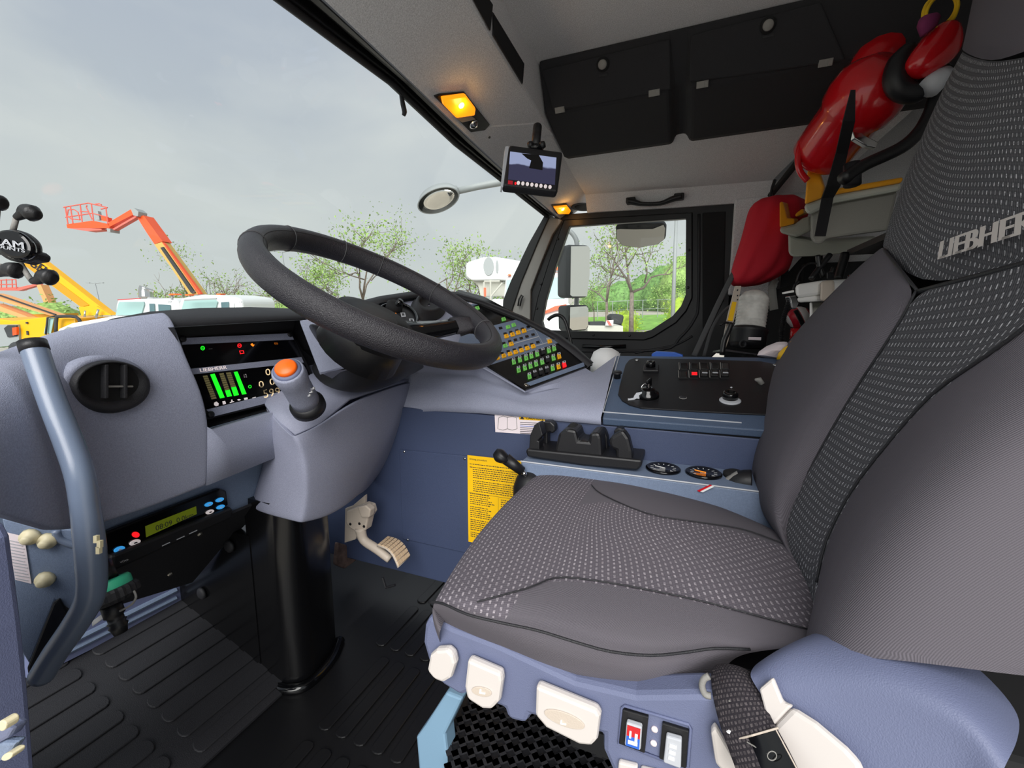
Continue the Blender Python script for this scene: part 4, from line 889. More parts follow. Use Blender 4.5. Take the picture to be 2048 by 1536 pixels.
kb = [P(*c, ('D', Dk)) for c in kl((352, 570), (375, 540), (430, 530), (465, 545), (460, 590), (420, 605), (375, 600), (268, 652), (262, 638), (290, 612), (285, 598), (310, 600), (322, 595), (345, 592))]
B().prism(kb, FW*.003).build('spare_key', 'key_white', kk, bev=.0006, label='silver spare key')
o = thing('blank_plug', onL(850, 605), 'small dark blank plug in the middle of the console plate', 'plug'); B().lathe(onL(850, 605), nL, [(.008, 0), (.007, .002)], 16).build('cap', 'soft_black', o, smooth=True)
B().tube([onL(850, 605)+.008*(np.cross(nL, (1, 0, 0))*math.cos(t)+np.array([1, 0, 0])*math.sin(t)) for t in np.linspace(0, 2*math.pi, 20, endpoint=False)], .0008, 5, closed=True).build('ring', 'trim_grey', o)
o = thing('push_switch', onL(1330, 640), 'round black push switch with a pale ring, front right on the console plate', 'switch')
B().lathe(onL(1330, 640), nL, [(.022, 0), (.022, .002), (.018, .003)], 26).build('ring', 'key_white', o, smooth=True)
B().lathe(onL(1330, 625), nL, [(.016, .002), (.016, .014), (.014, .018), (.009, .018), (.008, .014)], 24).build('knob', 'black_gloss', o, smooth=True)
decal([onL(1335, 580)+nL*.019+v for v in (RT*.003, UP*.002, -RT*.003, -UP*.002)], 'key_white', o, 'mark')
o = thing('toggle_switch', onL(1630, 465), 'small dark toggle switch at the right end of the console plate', 'switch'); B().tube([onL(1660, 470), onL(1620, 462)+nL*.01, onL(1585, 470)+nL*.012], [.006, .007, .003], 10).build('toggle', 'trim_grey', o, smooth=True)
o = thing('latch_pin', KL((175, 360))[0], 'black rubber stop on the left edge of the console lid', 'stop'); B().lathe(KL((177, 390))[0], nL, [(.009, -.006), (.009, .012), (.013, .014), (.012, .018)], 16).build('stop', 'black', o, smooth=True)
for i in range(5):
    for j in range(2):
        x0 = 815+i*106; y0, y1 = (258, 328) if j == 0 else (342, 412)
        labels = {0: 'upper', 1: 'lower'}; pos = ['first', 'second', 'third', 'fourth', 'fifth'][i]
        lab = f'black rocker switch on the console plate, {pos} from the left in the {labels[j]} row'
        if j and i == 1: lab = 'black rocker switch with a red lit band in the lower row of the console plate'
        o = thing('rocker_switch', onL(x0+40, (y0+y1)/2), lab, 'switch', 'rocker switches on the console plate')
        sh = 6*j
        q = [p+nL*.004 for p in KL((x0-5-sh, y0), (x0+82-sh, y0+2), (x0+88-sh, y1+2), (x0-2-sh, y1))]; B().prism(q, nL*.003).build('bezel', 'black_matte', o)
        q = [p+nL*.006 for p in KL((x0+5-sh, y0+6), (x0+75-sh, y0+8), (x0+80-sh, y1-4), (x0+8-sh, y1-6))]; rk = B().prism(q, nL*(.006 if i and j else .002)).build('rocker', 'black_gloss', o, bev=.001)
        B().tube([p+nL*.008 for p in KL((x0-8-sh, y0), (x0-4-sh, y1))], .001, 5).build('edge', 'trim_grey', o)
        if j and i: decal([p+nL*.0125 for p in KL((x0+15, y1-36), (x0+70, y1-34), (x0+72, y1-24), (x0+16, y1-26))], 'red_lit' if i == 1 else 'key_white', rk, 'band')
        if j and i == 1: decal([p+nL*.0125 for p in KL((x0+15, y1-22), (x0+70, y1-20), (x0+72, y1-6), (x0+16, y1-8))], 'red_lit', rk, 'band')
# caution sticker
ns_ = YC-.001
cst = thing('caution_sticker', P(990, 845, ('Y', ns_)), 'white and yellow caution sticker with an open book on the console wall', 'sticker')
k7 = crop(940, 690, 3.103); K7 = lambda yy, *p: [P(x, y, ('Y', yy)) for x, y in k7(*p)]
sh_ = decal(K7(ns_, (153, 418), (465, 432), (468, 560), (158, 540)), 'paper', cst, 'sheet')
decal(K7(ns_, (306, 432), (466, 440), (466, 470), (306, 462)), 'yellow', sh_, 'yellow_band', off=.0008)
textq('CAUTION', K7(ns_-.0016, (348, 460), (452, 465), (452, 448), (348, 442)), 'ink', sh_, bold=.0003)
decal(K7(ns_, (312, 458), (325, 438), (338, 460)), 'ink', sh_, 'warning_triangle', off=.0016)
B().tube(K7(ns_-.0012, (172, 520), (178, 452), (205, 440), (232, 450), (262, 442), (288, 452), (292, 520), (262, 528), (232, 520), (204, 528)), .0007, 4, closed=True).tube(K7(ns_-.0012, (232, 450), (232, 520)), .0006, 4).build('book_drawing', 'trim_grey', sh_)
for i in range(7): y = 478+i*11; decal(K7(ns_, (312, y), (455-(i*37) % 50, y+6), (455-(i*37) % 50, y+9), (312, y+3)), 'ink' if i != 2 else 'blue_paint', sh_, 'print_line', off=.0008)
# yellow instruction sheet
ys = YC-.005
yst = thing('instruction_sheet', P(935, 1080, ('Y', ys)), 'large yellow instruction sheet with fine print on the console wall', 'sign')
tl, trr, bl = P(935, 910, ('Y', ys)), P(1062, 924, ('Y', ys)), P(937, 1083, ('Y', ys)); brr = np.array([trr[0], ys, bl[2]])
sy = decal([tl, trr, brr, bl], 'yellow', yst, 'sheet')
fq = lambda u, v: tl*(1-u)*(1-v)+trr*u*(1-v)+brr*u*v+bl*(1-u)*v
textq('Driving procedure', [fq(.04, .052)-[0, .0012, 0], fq(.32, .052)-[0, .0012, 0], fq(.32, .028)-[0, .0012, 0], fq(.04, .028)-[0, .0012, 0]], 'ink', sy)
lines = B(); yy = .09; i = 0
while yy < .93:
    ind = .04 if (yy < .14 or yy > .42) else .09; x0 = ind
    while x0 < (.93 if yy < .40 else .44)-random.random()*.12:
        w = random.uniform(.012, .045); q = [fq(x0, yy), fq(x0+w, yy), fq(x0+w, yy+.008), fq(x0, yy+.008)]; lines.prism([p+np.array([0, -.0008, 0]) for p in q], (0, -.0003, 0)); x0 += w+.01
    if yy > .44:
        x0 = .54
        while x0 < .95-random.random()*.15: w = random.uniform(.012, .045); q = [fq(x0, yy), fq(x0+w, yy), fq(x0+w, yy+.008), fq(x0, yy+.008)]; lines.prism([p+np.array([0, -.0008, 0]) for p in q], (0, -.0003, 0)); x0 += w+.01
    yy += .023 if (i % 6) else .035; i += 1
lines.prism([fq(.5, .43)+np.array([0, -.0008, 0]), fq(.503, .43)+np.array([0, -.0008, 0]), fq(.503, .93)+np.array([0, -.0008, 0]), fq(.5, .93)+np.array([0, -.0008, 0])], (0, -.0003, 0)).prism([fq(.02, .42)+np.array([0, -.0008, 0]), fq(.97, .42)+np.array([0, -.0008, 0]), fq(.97, .423)+np.array([0, -.0008, 0]), fq(.02, .423)+np.array([0, -.0008, 0])], (0, -.0003, 0)).build('fine_print', 'ink', sy)
# shelf with gauges
zg = P(1294, 920, ('Y', YC))[2]; yg = EYE[1]+ray(1344, 961)[1]*((zg-EYE[2])/ray(1344, 961)[2])
xl = P(1074, 922, ('Y', YC))[0]
gs = thing('gauge_shelf', (0, .9, .09), 'narrow blue-grey shelf box along the foot of the console', 'console')
yg2 = yg
B().bb(xl, .34, yg, YC+.001, .085, zg).build('box', 'dash_blue', gs, bev=.004)
B().tube([np.array([xl, yg, zg]), np.array([.34, yg, zg])], .0016, 6).build('edge_bead', 'key_white', gs)
ZG = ('Z', zg)
for (x, y), w in (((1326, 939), 'left'), ((1407, 948), 'right')):
    g = thing('round_gauge', P(x, y, ZG), f'{w} one of two round black gauges on the console shelf', 'gauge', 'round gauges on the console shelf')
    c = P(x, y, ZG); r = .034
    B().lathe(c, (0, 0, 1), [(r, 0), (r, .004), (r-.003, .006), (r-.006, .004)], 36).build('bezel', 'black_gloss', g, smooth=True)
    B().lathe(c, (0, 0, 1), [(r-.006, .001), (r-.006, .0035)], 36).build('dial', 'black_matte', g)
    t_ = B()
    for a in np.linspace(-2.3, 2.3, 11): t_.box(c+np.array([math.sin(a)*.022, math.cos(a)*.022, .0038]), (math.sin(a)*.003, math.cos(a)*.003, 0), (math.cos(a)*.0008, -math.sin(a)*.0008, 0), (0, 0, .0003))
    t_.build('scale', 'white', g); B().box(c+np.array([-.006, .002, .0045]), (.010, -.004, 0), (.0004, .0009, 0), (0, 0, .0004)).build('needle', 'orange_lit' if w == 'right' else 'white', g)
    textq('bar', [c+np.array(v) for v in ((-.006, -.010, .004), (.006, -.010, .004), (.006, -.005, .004), (-.006, -.005, .004))], 'white', g)
# cup holder
ch = thing('cup_holder', P(1150, 920, ('Y', .92)), 'black plastic twin cup holder on the console wall', 'cup holder')
zc_ = zg+.004
y1c = .865
def CH(y, *p): return [P(a, b, ('Y', y)) for a, b in k7(*p)]
fr = CH(y1c, (345, 665), (350, 645), (1065, 715), (1062, 755), (1040, 780), (700, 750), (355, 695))
B().prism(fr, (0, .085, 0)).build('base_tray', 'black', ch, bev=.004)
B().prism(CH(.875, (515, 690), (550, 548), (600, 520), (655, 530), (672, 595), (735, 600), (742, 548), (800, 545), (812, 580), (822, 735)), (0, .065, 0)).build('middle_block', 'black', ch, bev=.006)
B().prism(CH(.90, (600, 530), (603, 500), (625, 495), (655, 505), (665, 560), (660, 600), (615, 590)), (0, .03, 0)).build('phone_prong', 'black_matte', ch, bev=.004)
def claw(b_, pts_, y, t): return B().prism(CH(y, *pts_), (0, t, 0)).build(b_, 'black', ch, bev=.006)
claw('finger', [(365, 660), (372, 560), (400, 495), (430, 482), (440, 520), (452, 560), (420, 595), (430, 600), (430, 665)], .872, .03)
claw('finger', [(430, 500), (460, 475), (500, 475), (525, 500), (528, 535), (510, 550), (495, 540), (480, 545), (480, 640), (455, 650), (452, 560)], .925, .025)
claw('finger', [(775, 560), (780, 525), (808, 515), (835, 525), (852, 575), (855, 660), (830, 700), (822, 640), (810, 580)], .925, .025)
claw('finger', [(860, 600), (870, 575), (920, 545), (950, 530), (985, 580), (1005, 660), (1010, 735), (905, 725), (905, 655), (870, 640)], .872, .03)
claw('finger', [(890, 575), (895, 530), (920, 517), (945, 520), (950, 545), (900, 570)], .915, .03)
# gear / brake lever
kv = crop(940, 690, 3.103); lv = thing('brake_lever', P(*kv((360, 830))[0], ('Y', .84)), 'black hand lever with an oval knob before the yellow sheet', 'lever')
DL = .93
l0, l1, l2, l3 = (P(*kv(p)[0], ('D', DL)) for p in ((350, 812), (325, 785), (222, 705), (208, 690)))
B().tube([l0, l1], .005, 10).build('rod', 'chrome', lv, smooth=True)
B().tube([l1, l2], [.010, .013], 14).build('grip', 'black', lv, smooth=True)
B().tube([P(*kv(p)[0], ('D', DL)) for p in ((182, 728), (190, 705), (207, 682), (222, 668))], [.008, .019, .019, .008], 14, 3).build('knob', 'black', lv, smooth=True)
B().lathe(P(*kv((375, 850))[0], ('D', DL+.02)), nrm(l1-l0+np.array([0, 0, .3])), [(.04, -.05), (.038, -.01), (.03, .012), (.014, .024), (.008, .026)], 20).build('gaiter', 'black', lv, smooth=True)
lvx = P(*kv((375, 850))[0], ('D', DL+.02)); B().bb(lvx[0]-.02, lvx[0]+.05, lvx[1]-.03, YC-.006, lvx[2]-.10, lvx[2]-.03).build('mount_box', 'dash_blue', lv, bev=.003)
# seat belt end behind far gauge
bs = thing('belt_buckle_stalk', P(1480, 990, ('Y', .9)), 'black belt stalk with grey webbing beside the seat back', 'buckle')
B().tube([P(*c, ('Y', .9)) for c in kv((1520, 945), (1560, 900), (1620, 850), (1680, 815))], [.008, .010, .012, .012], 10, 3).build('webbing', 'trim_grey', bs, smooth=True)
B().tube([P(*c, ('Y', .9)) for c in kv((1590, 950), (1620, 890), (1690, 850), (1740, 850))], [.014, .018, .022, .024], 12, 3).build('stalk', 'black', bs, smooth=True)
B().lathe(P(*kv((1640, 815))[0], ZG), (0, 0, 1), [(.02, 0), (.02, .008), (.012, .012)], 20).build('button', 'black_matte', bs, smooth=True)
rs = thing('reflective_strip', P(*kv((1460, 890))[0], ('Y', .88)), 'thin red and white strip lying against the console shelf', 'strip')
B().prism([P(*c, ('Y', yg-.004)) for c in kv((1410, 905), (1490, 868), (1502, 872), (1425, 912))], (0, .003, 0)).build('red_band', 'red', rs); B().prism([P(*c, ('Y', yg-.006)) for c in kv((1430, 910), (1502, 874), (1515, 880), (1445, 914))], (0, .003, 0)).build('white_band', 'white', rs)
# items beyond the desk and console
o = thing('white_dome', P(1210, 700, ('Y', 1.6)), 'white rounded dome showing behind the right end of the dashboard', 'dome'); B().lathe(P(1212, 712, ('Y', 1.6)), (0, 0, 1), [(.055, -.06), (.055, -.01), (.045, .015), (.022, .028), (.004, .03)], 24).build('shell', 'white', o, smooth=True)
o = thing('blue_folder', P(1340, 708, ('Y', 1.5)), 'bright blue folder edge behind the console lid', 'folder'); B().prism(PP([(1303, 708), (1312, 703), (1350, 705), (1366, 710), (1366, 722), (1303, 720)], ('Y', 1.5)), (0, .03, 0)).build('cover', 'blue_paint', o, bev=.003)
# ================================================================ DRIVER'S SEAT
seat = thing('driver_seat', (.05, .6, 0), 'grey and charcoal woven driver seat with moulded side bolsters', 'seat')
BK = (1, 0, -.28, .15-.28*.49)          # plane of the backrest face
def bk(x, y, o=0):                      # o: metres out of the face, towards the wheel
    return P(x, y, (BK[0], BK[1], BK[2], BK[3]-o))
# ---- lower backrest: rows from the seam down, columns from far outer edge to beyond the frame
rw = [
 # far outer back, far outer front, far crest, far seam, centre, centre, near seam, near crest, near outer
 [(1765, 493, -.03), (1766, 495, -.005), (1795, 532, .008), (1834, 582, 0), (1920, 562, 0), (2048, 527, .002), (2230, 470, .004), (2420, 420, .0), (2500, 400, -.06)],
 [(1715, 535, -.05), (1712, 540, -.01), (1760, 600, .02), (1808, 632, .0), (1900, 622, 0), (2030, 590, 0), (2150, 555, .0), (2350, 500, .03), (2600, 430, -.04)],
 [(1650, 600, -.06), (1640, 607, -.01), (1700, 660, .038), (1765, 700, .0), (1860, 705, 0), (1970, 690, 0), (2070, 640, .0), (2250, 640, .055), (2600, 600, -.03)],
 [(1570, 690, -.07), (1558, 698, -.01), (1620, 765, .05), (1715, 775, .0), (1800, 795, 0), (1890, 780, 0), (1975, 712, .0), (2120, 760, .07), (2500, 760, -.03)],
 [(1510, 775, -.08), (1496, 785, -.01), (1560, 860, .055), (1670, 850, .0), (1740, 875, 0), (1800, 880, 0), (1865, 790, .0), (1990, 860, .08), (2400, 900, -.02)],
 [(1490, 865, -.08), (1476, 875, -.01), (1530, 925, .058), (1625, 930, .0), (1690, 955, 0), (1735, 970, 0), (1775, 890, .0), (1880, 960, .085), (2300, 1020, -.02)],
 [(1495, 940, -.08), (1480, 945, -.01), (1530, 980, .05), (1590, 1000, .0), (1640, 1025, 0), (1680, 1050, 0), (1703, 985, .0), (1790, 1060, .085), (2200, 1130, -.02)],
 [(1515, 1005, -.08), (1503, 1010, -.01), (1540, 1030, .03), (1570, 1050, .0), (1605, 1085, 0), (1640, 1110, 0), (1655, 1080, .0), (1730, 1160, .07), (2100, 1230, -.02)],
 [(1560, 1060, -.08), (1550, 1062, -.01), (1560, 1075, .015), (1575, 1090, .0), (1600, 1130, 0), (1618, 1165, 0), (1635, 1165, .0), (1690, 1250, .05), (2050, 1320, -.02)],
 [(1590, 1110, -.10), (1580, 1120, -.03), (1585, 1130, -.01), (1600, 1150, -.01), (1615, 1190, -.02), (1625, 1235, -.02), (1622, 1250, .0), (1660, 1310, .03), (2000, 1380, -.02)]]
# two meshes share the seams: bolsters (twill) and centre panel (woven)
full = [[bk(x, y, o) for x, y, o in r[:7]]+[P(r[7][0]-70, r[7][1], ('Y', .43)), P(r[7][0]+150, r[7][1]+5, ('Y', .385)), P(r[8][0]+200, r[8][1], ('Y', .39))] for r in rw]
bks = thing  # noqa
back = B().grid([r[3:7] for r in full]).build('backrest_panel', 'weave_back', seat, smooth=True, sub=2)
def seam(pts, nm='seam', r=.0022, par_=seat, m_='soft_black'): return B().tube(pts, r, 6, 3).build(nm, m_, par_, smooth=True)
def bulge(rows, k, amt):
    o = []
    for r in rows:
        o.append(r)
    return o
B().grid([r[:4] for r in full]).build('side_bolster', 'bolster', seat, smooth=True, sub=2)
B().grid([r[6:] for r in full]).build('side_bolster', 'bolster', seat, smooth=True, sub=2)
# closed rear shell of the backrest
of = [r[0] for r in full]; on = [r[9] for r in full]
B().grid([[a, a+np.array([.10, -.01, 0]), (a+b_)/2+np.array([.16, 0, 0]), b_+np.array([.10, .0, 0]), b_] for a, b_ in zip(of, on)]).build('back_shell', 'black', seat, smooth=True)
# ---- upper back and headrest
up_ = [
 [(1990, -140, -.10), (1985, -140, -.03), (2010, -130, 0), (2100, -140, .01), (2300, -200, .01), (2600, -260, 0)],
 [(1962, -30, -.09), (1955, -30, -.03), (1985, -20, 0), (2090, -30, .012), (2300, -70, .012), (2600, -140, 0)],
 [(1945, 55, -.08), (1938, 60, -.025), (1966, 75, 0), (2080, 40, .012), (2300, 20, .012), (2600, -60, 0)],
 [(1928, 100, -.07), (1920, 105, -.02), (1982, 130, 0), (2060, 110, .01), (2300, 80, .01), (2600, 0, 0)],
 [(1892, 165, -.06), (1884, 172, -.02), (1960, 190, .002), (2060, 180, .01), (2300, 140, .01), (2600, 80, 0)],
 [(1852, 255, -.05), (1845, 262, -.015), (1925, 275, .004), (2050, 262, .01), (2300, 210, .01), (2600, 150, 0)],
 [(1812, 350, -.04), (1806, 357, -.012), (1895, 372, .005), (2050, 350, .01), (2300, 285, .01), (2580, 220, 0)],
 [(1783, 430, -.035), (1778, 438, -.01), (1868, 465, .005), (2050, 428, .008), (2280, 360, .008), (2550, 290, 0)],
 [(1765, 490, -.03), (1762, 494, -.008), (1850, 540, .004), (2050, 495, .006), (2250, 430, .006), (2500, 350, 0)],
 [(1767, 495, -.03), (1768, 499, -.008), (1836, 583, -.002), (2048, 528, 0), (2232, 471, 0), (2460, 400, 0)]]
uf = [[bk(x, y, o) for x, y, o in r] for r in up_]
B().grid(uf[3:]).build('upper_back_panel', 'weave_back', seat, smooth=True, sub=2)
B().grid([[p+np.array([-.006, 0, 0]) for p in r] for r in uf[:3]]+[[bk(x, y, o+.004) for x, y, o in [(1926, 96, -.07), (1920, 100, -.02), (1986, 134, .002), (2066, 88, .012), (2300, 60, .012), (2600, -10, 0)]]]).build('headrest_cover', 'bolster', seat, smooth=True, sub=2)
B().grid([[r[0], r[0]+np.array([.05, -.02, 0]), r[0]*.5+r[-1]*.5+np.array([.07, 0, 0]), r[-1]+np.array([.05, 0, 0]), r[-1]] for r in uf]).build('headrest_shell', 'black', seat, smooth=True)
seam([uf[9][j] for j in (2, 3, 4, 5)], r=.003)
seam([uf[9][1], bk(1797, 535, .006), uf[9][2]], r=.002)
seam([full[i][3]-np.array([.001, 0, 0]) for i in range(0, 9)], r=.0016)
seam([full[i][6]-np.array([.001, 0, 0]) for i in range(0, 9)], r=.0016)
textq('LIEBHERR', [bk(1878, 519, .013), bk(2118, 446, .014), bk(2120, 398, .014), bk(1884, 483, .013)], 'ivory', seat, bold=.0022)
# ---- cushion
zt = .49
cu = [
 # columns: near skirt bottom, near skirt mid, near top edge, near seam, centre, far seam, far top edge, far down
 [(862, 1240, .425), (856, 1222, .45), (855, 1205, .475), (860, 1190, .478), (925, 1085, .476), (1000, 1000, .474), (1070, 942, .472), (1085, 940, .43)],
 [(905, 1262, .42), (890, 1235, .45), (885, 1208, .486), (905, 1175, .490), (965, 1080, .489), (1040, 1000, .486), (1095, 935, .484), (1120, 938, .43)],
 [(960, 1285, .415), (940, 1260, .45), (935, 1228, .488), (965, 1190, .496), (1030, 1090, .496), (1100, 1010, .492), (1140, 937, .488), (1160, 944, .43)],
 [(1020, 1310, .41), (1000, 1285, .44), (1000, 1246, .488), (1058, 1177, .496), (1110, 1095, .496), (1160, 1020, .492), (1195, 944, .488), (1215, 952, .43)],
 [(1080, 1340, .405), (1070, 1310, .44), (1075, 1262, .486), (1112, 1157, .494), (1180, 1090, .492), (1205, 990, .492), (1260, 957, .486), (1275, 965, .43)],
 [(1150, 1370, .40), (1140, 1330, .435), (1150, 1285, .482), (1185, 1162, .490), (1270, 1100, .488), (1295, 1028, .490), (1335, 975, .482), (1345, 985, .43)],
 [(1230, 1393, .40), (1215, 1350, .43), (1220, 1304, .476), (1290, 1180, .486), (1365, 1110, .484), (1395, 1045, .486), (1410, 998, .478), (1415, 1005, .43)],
 [(1310, 1403, .40), (1300, 1365, .43), (1300, 1312, .472), (1400, 1203, .482), (1450, 1130, .480), (1480, 1058, .482), (1470, 1020, .474), (1475, 1030, .43)],
 [(1380, 1400, .40), (1372, 1360, .43), (1370, 1306, .472), (1510, 1232, .480), (1530, 1150, .478), (1545, 1080, .480), (1540, 1052, .474), (1545, 1060, .43)],
 [(1412, 1380, .40), (1410, 1345, .43), (1430, 1298, .474), (1622, 1262, .478), (1620, 1180, .476), (1600, 1100, .478), (1580, 1075, .474), (1580, 1080, .43)],
 [(1440, 1350, .41), (1460, 1320, .43), (1500, 1300, .470), (1680, 1290, .475), (1680, 1200, .470), (1650, 1110, .470), (1640, 1100, .46), (1640, 1100, .43)]]
cf = [[P(x, y, ('Z', z)) for x, y, z in r] for r in cu]
front = [[p+np.array([.015, 0, -.035]) for p in cf[0]]]
cmi = lambda i, j: (0 if (i == 0) else (1 if j <= 1 or j == 6 else 0)) 
def cmat(i, j):
    if j <= 1: return 1
    if i <= 2 and j in (2, 5): return 0
    if j in (3, 4): return 0
    return 1
b = B(); b.grid(front+cf, mi=lambda i, j: cmat(i-1, j) if i > 0 else (0 if j > 2 else 1)); b.build('cushion', ['weave_seat', 'bolster'], seat, smooth=True, sub=2)
n_up = np.array([0, 0, .0006])
seam([P(858, 1204, ('Z', .474)), P(885, 1207, ('Z', .487)), P(935, 1229, ('Z', .490))]+[cf[i][2]+n_up for i in range(3, 11)], r=.0014)
seam([cf[2][2]*.4+cf[2][3]*.6+n_up]+[cf[i][3]+n_up*2 for i in range(3, 10)], r=.0009)
seam([cf[3][6]*.6+cf[3][5]*.4+n_up]+[cf[i][5]+n_up*2 for i in range(4, 10)], r=.0009)
B().bb(-.18, .16, .50, .84, .33, .41).build('cushion_pan', 'black', seat, bev=.01)
# ---- moulded shell below the cushion
SP = plane3(P(860, 1290, ('Z', .40)), P(1400, 1440, ('Y', .405)), P(1200, 1500, ('Y', .412)))
ns2 = pn(SP)
outl = [(858, 1232), (905, 1256), (1000, 1292), (1150, 1362), (1270, 1390), (1400, 1388), (1450, 1392), (1480, 1440), (1500, 1500), (1560, 1600), (1280, 1600), (1225, 1545), (1205, 1500), (1205, 1470), (1060, 1432), (1052, 1450), (1015, 1440), (1008, 1418), (935, 1388), (922, 1394), (880, 1368), (855, 1320), (845, 1285), (848, 1250)]
shm = B().prism(PP(outl, SP), -ns2*.03).build('lower_shell', 'shell', seat, bev=.007)
# side of the front end of the shell and lip under the cushion
for pts, d_ in (([(925, 1388), (952, 1300), (1000, 1330), (1010, 1420)], 0), ([(1060, 1432), (1085, 1352), (1200, 1395), (1205, 1470)], 0)):
    B().prism(PP(pts, SP), -ns2*.012+0*ns2).build('pocket', 'shell2', seat) if 0 else None
def paddle(pts, nm, m_='ivory', th=.012, bev=.004, lab=None, par_=seat, off=.002): return B().prism([p+ns2*off for p in PP(pts, SP)], ns2*th).build(nm, m_, par_, bev=bev, label=lab)
paddle([(872, 1295), (884, 1285), (906, 1283), (918, 1295), (922, 1312), (913, 1340), (898, 1349), (880, 1342), (866, 1325)], 'adjuster_knob', lab='round ivory push knob')
pd1 = paddle([(946, 1302), (1012, 1330), (1014, 1345), (1008, 1385), (994, 1400), (975, 1399), (945, 1380), (940, 1355)], 'adjuster_paddle', lab='narrow ivory paddle')
pd2 = paddle([(1080, 1352), (1200, 1400), (1206, 1412), (1200, 1458), (1190, 1470), (1165, 1467), (1100, 1435), (1078, 1410)], 'adjuster_paddle', lab='wide ivory paddle')
B().prism([p+ns2*.0142 for p in PP(el(975, 1363, 20, 9, 20, .2), SP)], ns2*.0012).build('thumb_dish', 'beige', pd1, bev=.0005)
B().prism([p+ns2*.0142 for p in PP(el(1137, 1415, 42, 13, 24, .36), SP)], ns2*.0012).build('thumb_dish', 'beige', pd2, bev=.0005)
for pr_, (x, y) in ((pd1, (977, 1361)), (pd2, (1135, 1419))):
    decal(PP([(x-5, y-4), (x-2, y-4), (x-2, y+2), (x+6, y+3), (x+6, y+6), (x-6, y+4)], SP), 'white', pr_, 'symbol', off=.0155)
# white seat switches
k8 = crop(780, 1200, 2.6256); K8 = lambda o, *p: [P(x, y, SP)+ns2*o for x, y in k8(*p)]
B().tube(K8(.001, (1200, 745), (1220, 560), (1235, 550), (1570, 650), (1580, 670), (1565, 870), (1550, 878)), .0016, 6, closed=True).build('switch_surround', 'shell2', seat, smooth=True)
for q, (f0, f1), rr_ in (([(1225, 560), (1360, 598), (1340, 788), (1205, 738)], ('red', 'blue_paint'), [(1250, 600), (1330, 625), (1322, 745), (1240, 718)]), ([(1432, 630), (1570, 672), (1555, 868), (1415, 815)], ('white', 'white'), [(1455, 668), (1535, 690), (1530, 838), (1440, 805)])):
    fr_ = B().prism(K8(0, *q), ns2*.004).build('rocker_switch', 'black', seat, bev=.001)
    rk = B().prism(K8(.004, *rr_), ns2*.006).build('rocker', 'key_white', fr_, bev=.0015)
    r4 = [np.array(v, float) for v in rr_]
    lp2 = lambda u, v: tuple((1-u)*(1-v)*r4[0]+u*(1-v)*r4[1]+u*v*r4[2]+(1-u)*v*r4[3])
    if f0 == 'red':
        decal(K8(0, lp2(.08, .06), lp2(.92, .06), lp2(.92, .5), lp2(.08, .5)), 'red', rk, 'red_half', off=.0102); decal(K8(0, lp2(.08, .5), lp2(.92, .5), lp2(.92, .94), lp2(.08, .94)), 'blue_paint', rk, 'blue_half', off=.0102)
        decal(K8(0, lp2(.2, .65), lp2(.8, .65), lp2(.8, .8), lp2(.2, .8)), 'white', rk, 'symbol', off=.011); decal(K8(0, lp2(.6, .3), lp2(.78, .3), lp2(.78, .65), lp2(.6, .65)), 'white', rk, 'symbol', off=.011); decal(K8(0, lp2(.25, .25), lp2(.38, .25), lp2(.38, .55), lp2(.25, .55)), 'white', rk, 'symbol', off=.011)
    else:
        for v in (.22, .45, .66): decal(K8(0, lp2(.25, v), lp2(.75-v*.2, v), lp2(.75-v*.2, v+.12), lp2(.25, v+.12)), 'white', rk, 'symbol', off=.0102)
for x, y in ((1390, 675), (1385, 748)): B().lathe(K8(0, (x, y))[0], ns2, [(.0035, 0), (.003, .002), (.001, .0022)], 12).build('indicator', 'paper', seat, smooth=True)
for q in ([(1205, 825), (1305, 850), (1300, 900), (1200, 880)], [(1320, 860), (1450, 890), (1440, 940), (1315, 915)]): B().prism(K8(0, *q), ns2*.006).build('lower_key', 'ivory', seat, bev=.002)
# black slide rail below the shell and dark underside
B().tube([P(940, 1400, SP)-ns2*.03, P(1070, 1452, SP)-ns2*.03, P(1205, 1500, SP)-ns2*.03], .010, 10).build('slide_rail', 'black', seat, smooth=True)
# suspension pedestal and blue frame leg
B().prism(PP([(842, 1536+60), (832, 1475), (850, 1450), (892, 1385), (925, 1398), (890, 1470), (905, 1536+60)], ('Y', .50)), (0, .03, 0)).build('frame_leg', 'steel_blue', seat, bev=.004)
B().bb(-.14, .45, .58, .86, .0, .33).build('suspension_base', 'black_matte', seat, bev=.01)
tm = thing('tread_mat', (.0, .4, .07), 'black basket-weave rubber step mat under the front of the seat', 'mat')
tq = PP([(890, 1470), (925, 1392), (1240, 1500), (1300, 1640), (900, 1600)], ('Z', .145))
ZT = .145
tq = [P(892, 1470, ('Z', ZT)), P(930, 1390, ('Z', ZT)), P(1260, 1430, ('Z', ZT)), P(1400, 1660, ('Z', ZT)), P(905, 1640, ('Z', ZT))]
B().prism(tq, (0, 0, -.145)).build('mat_base', 'black', tm)
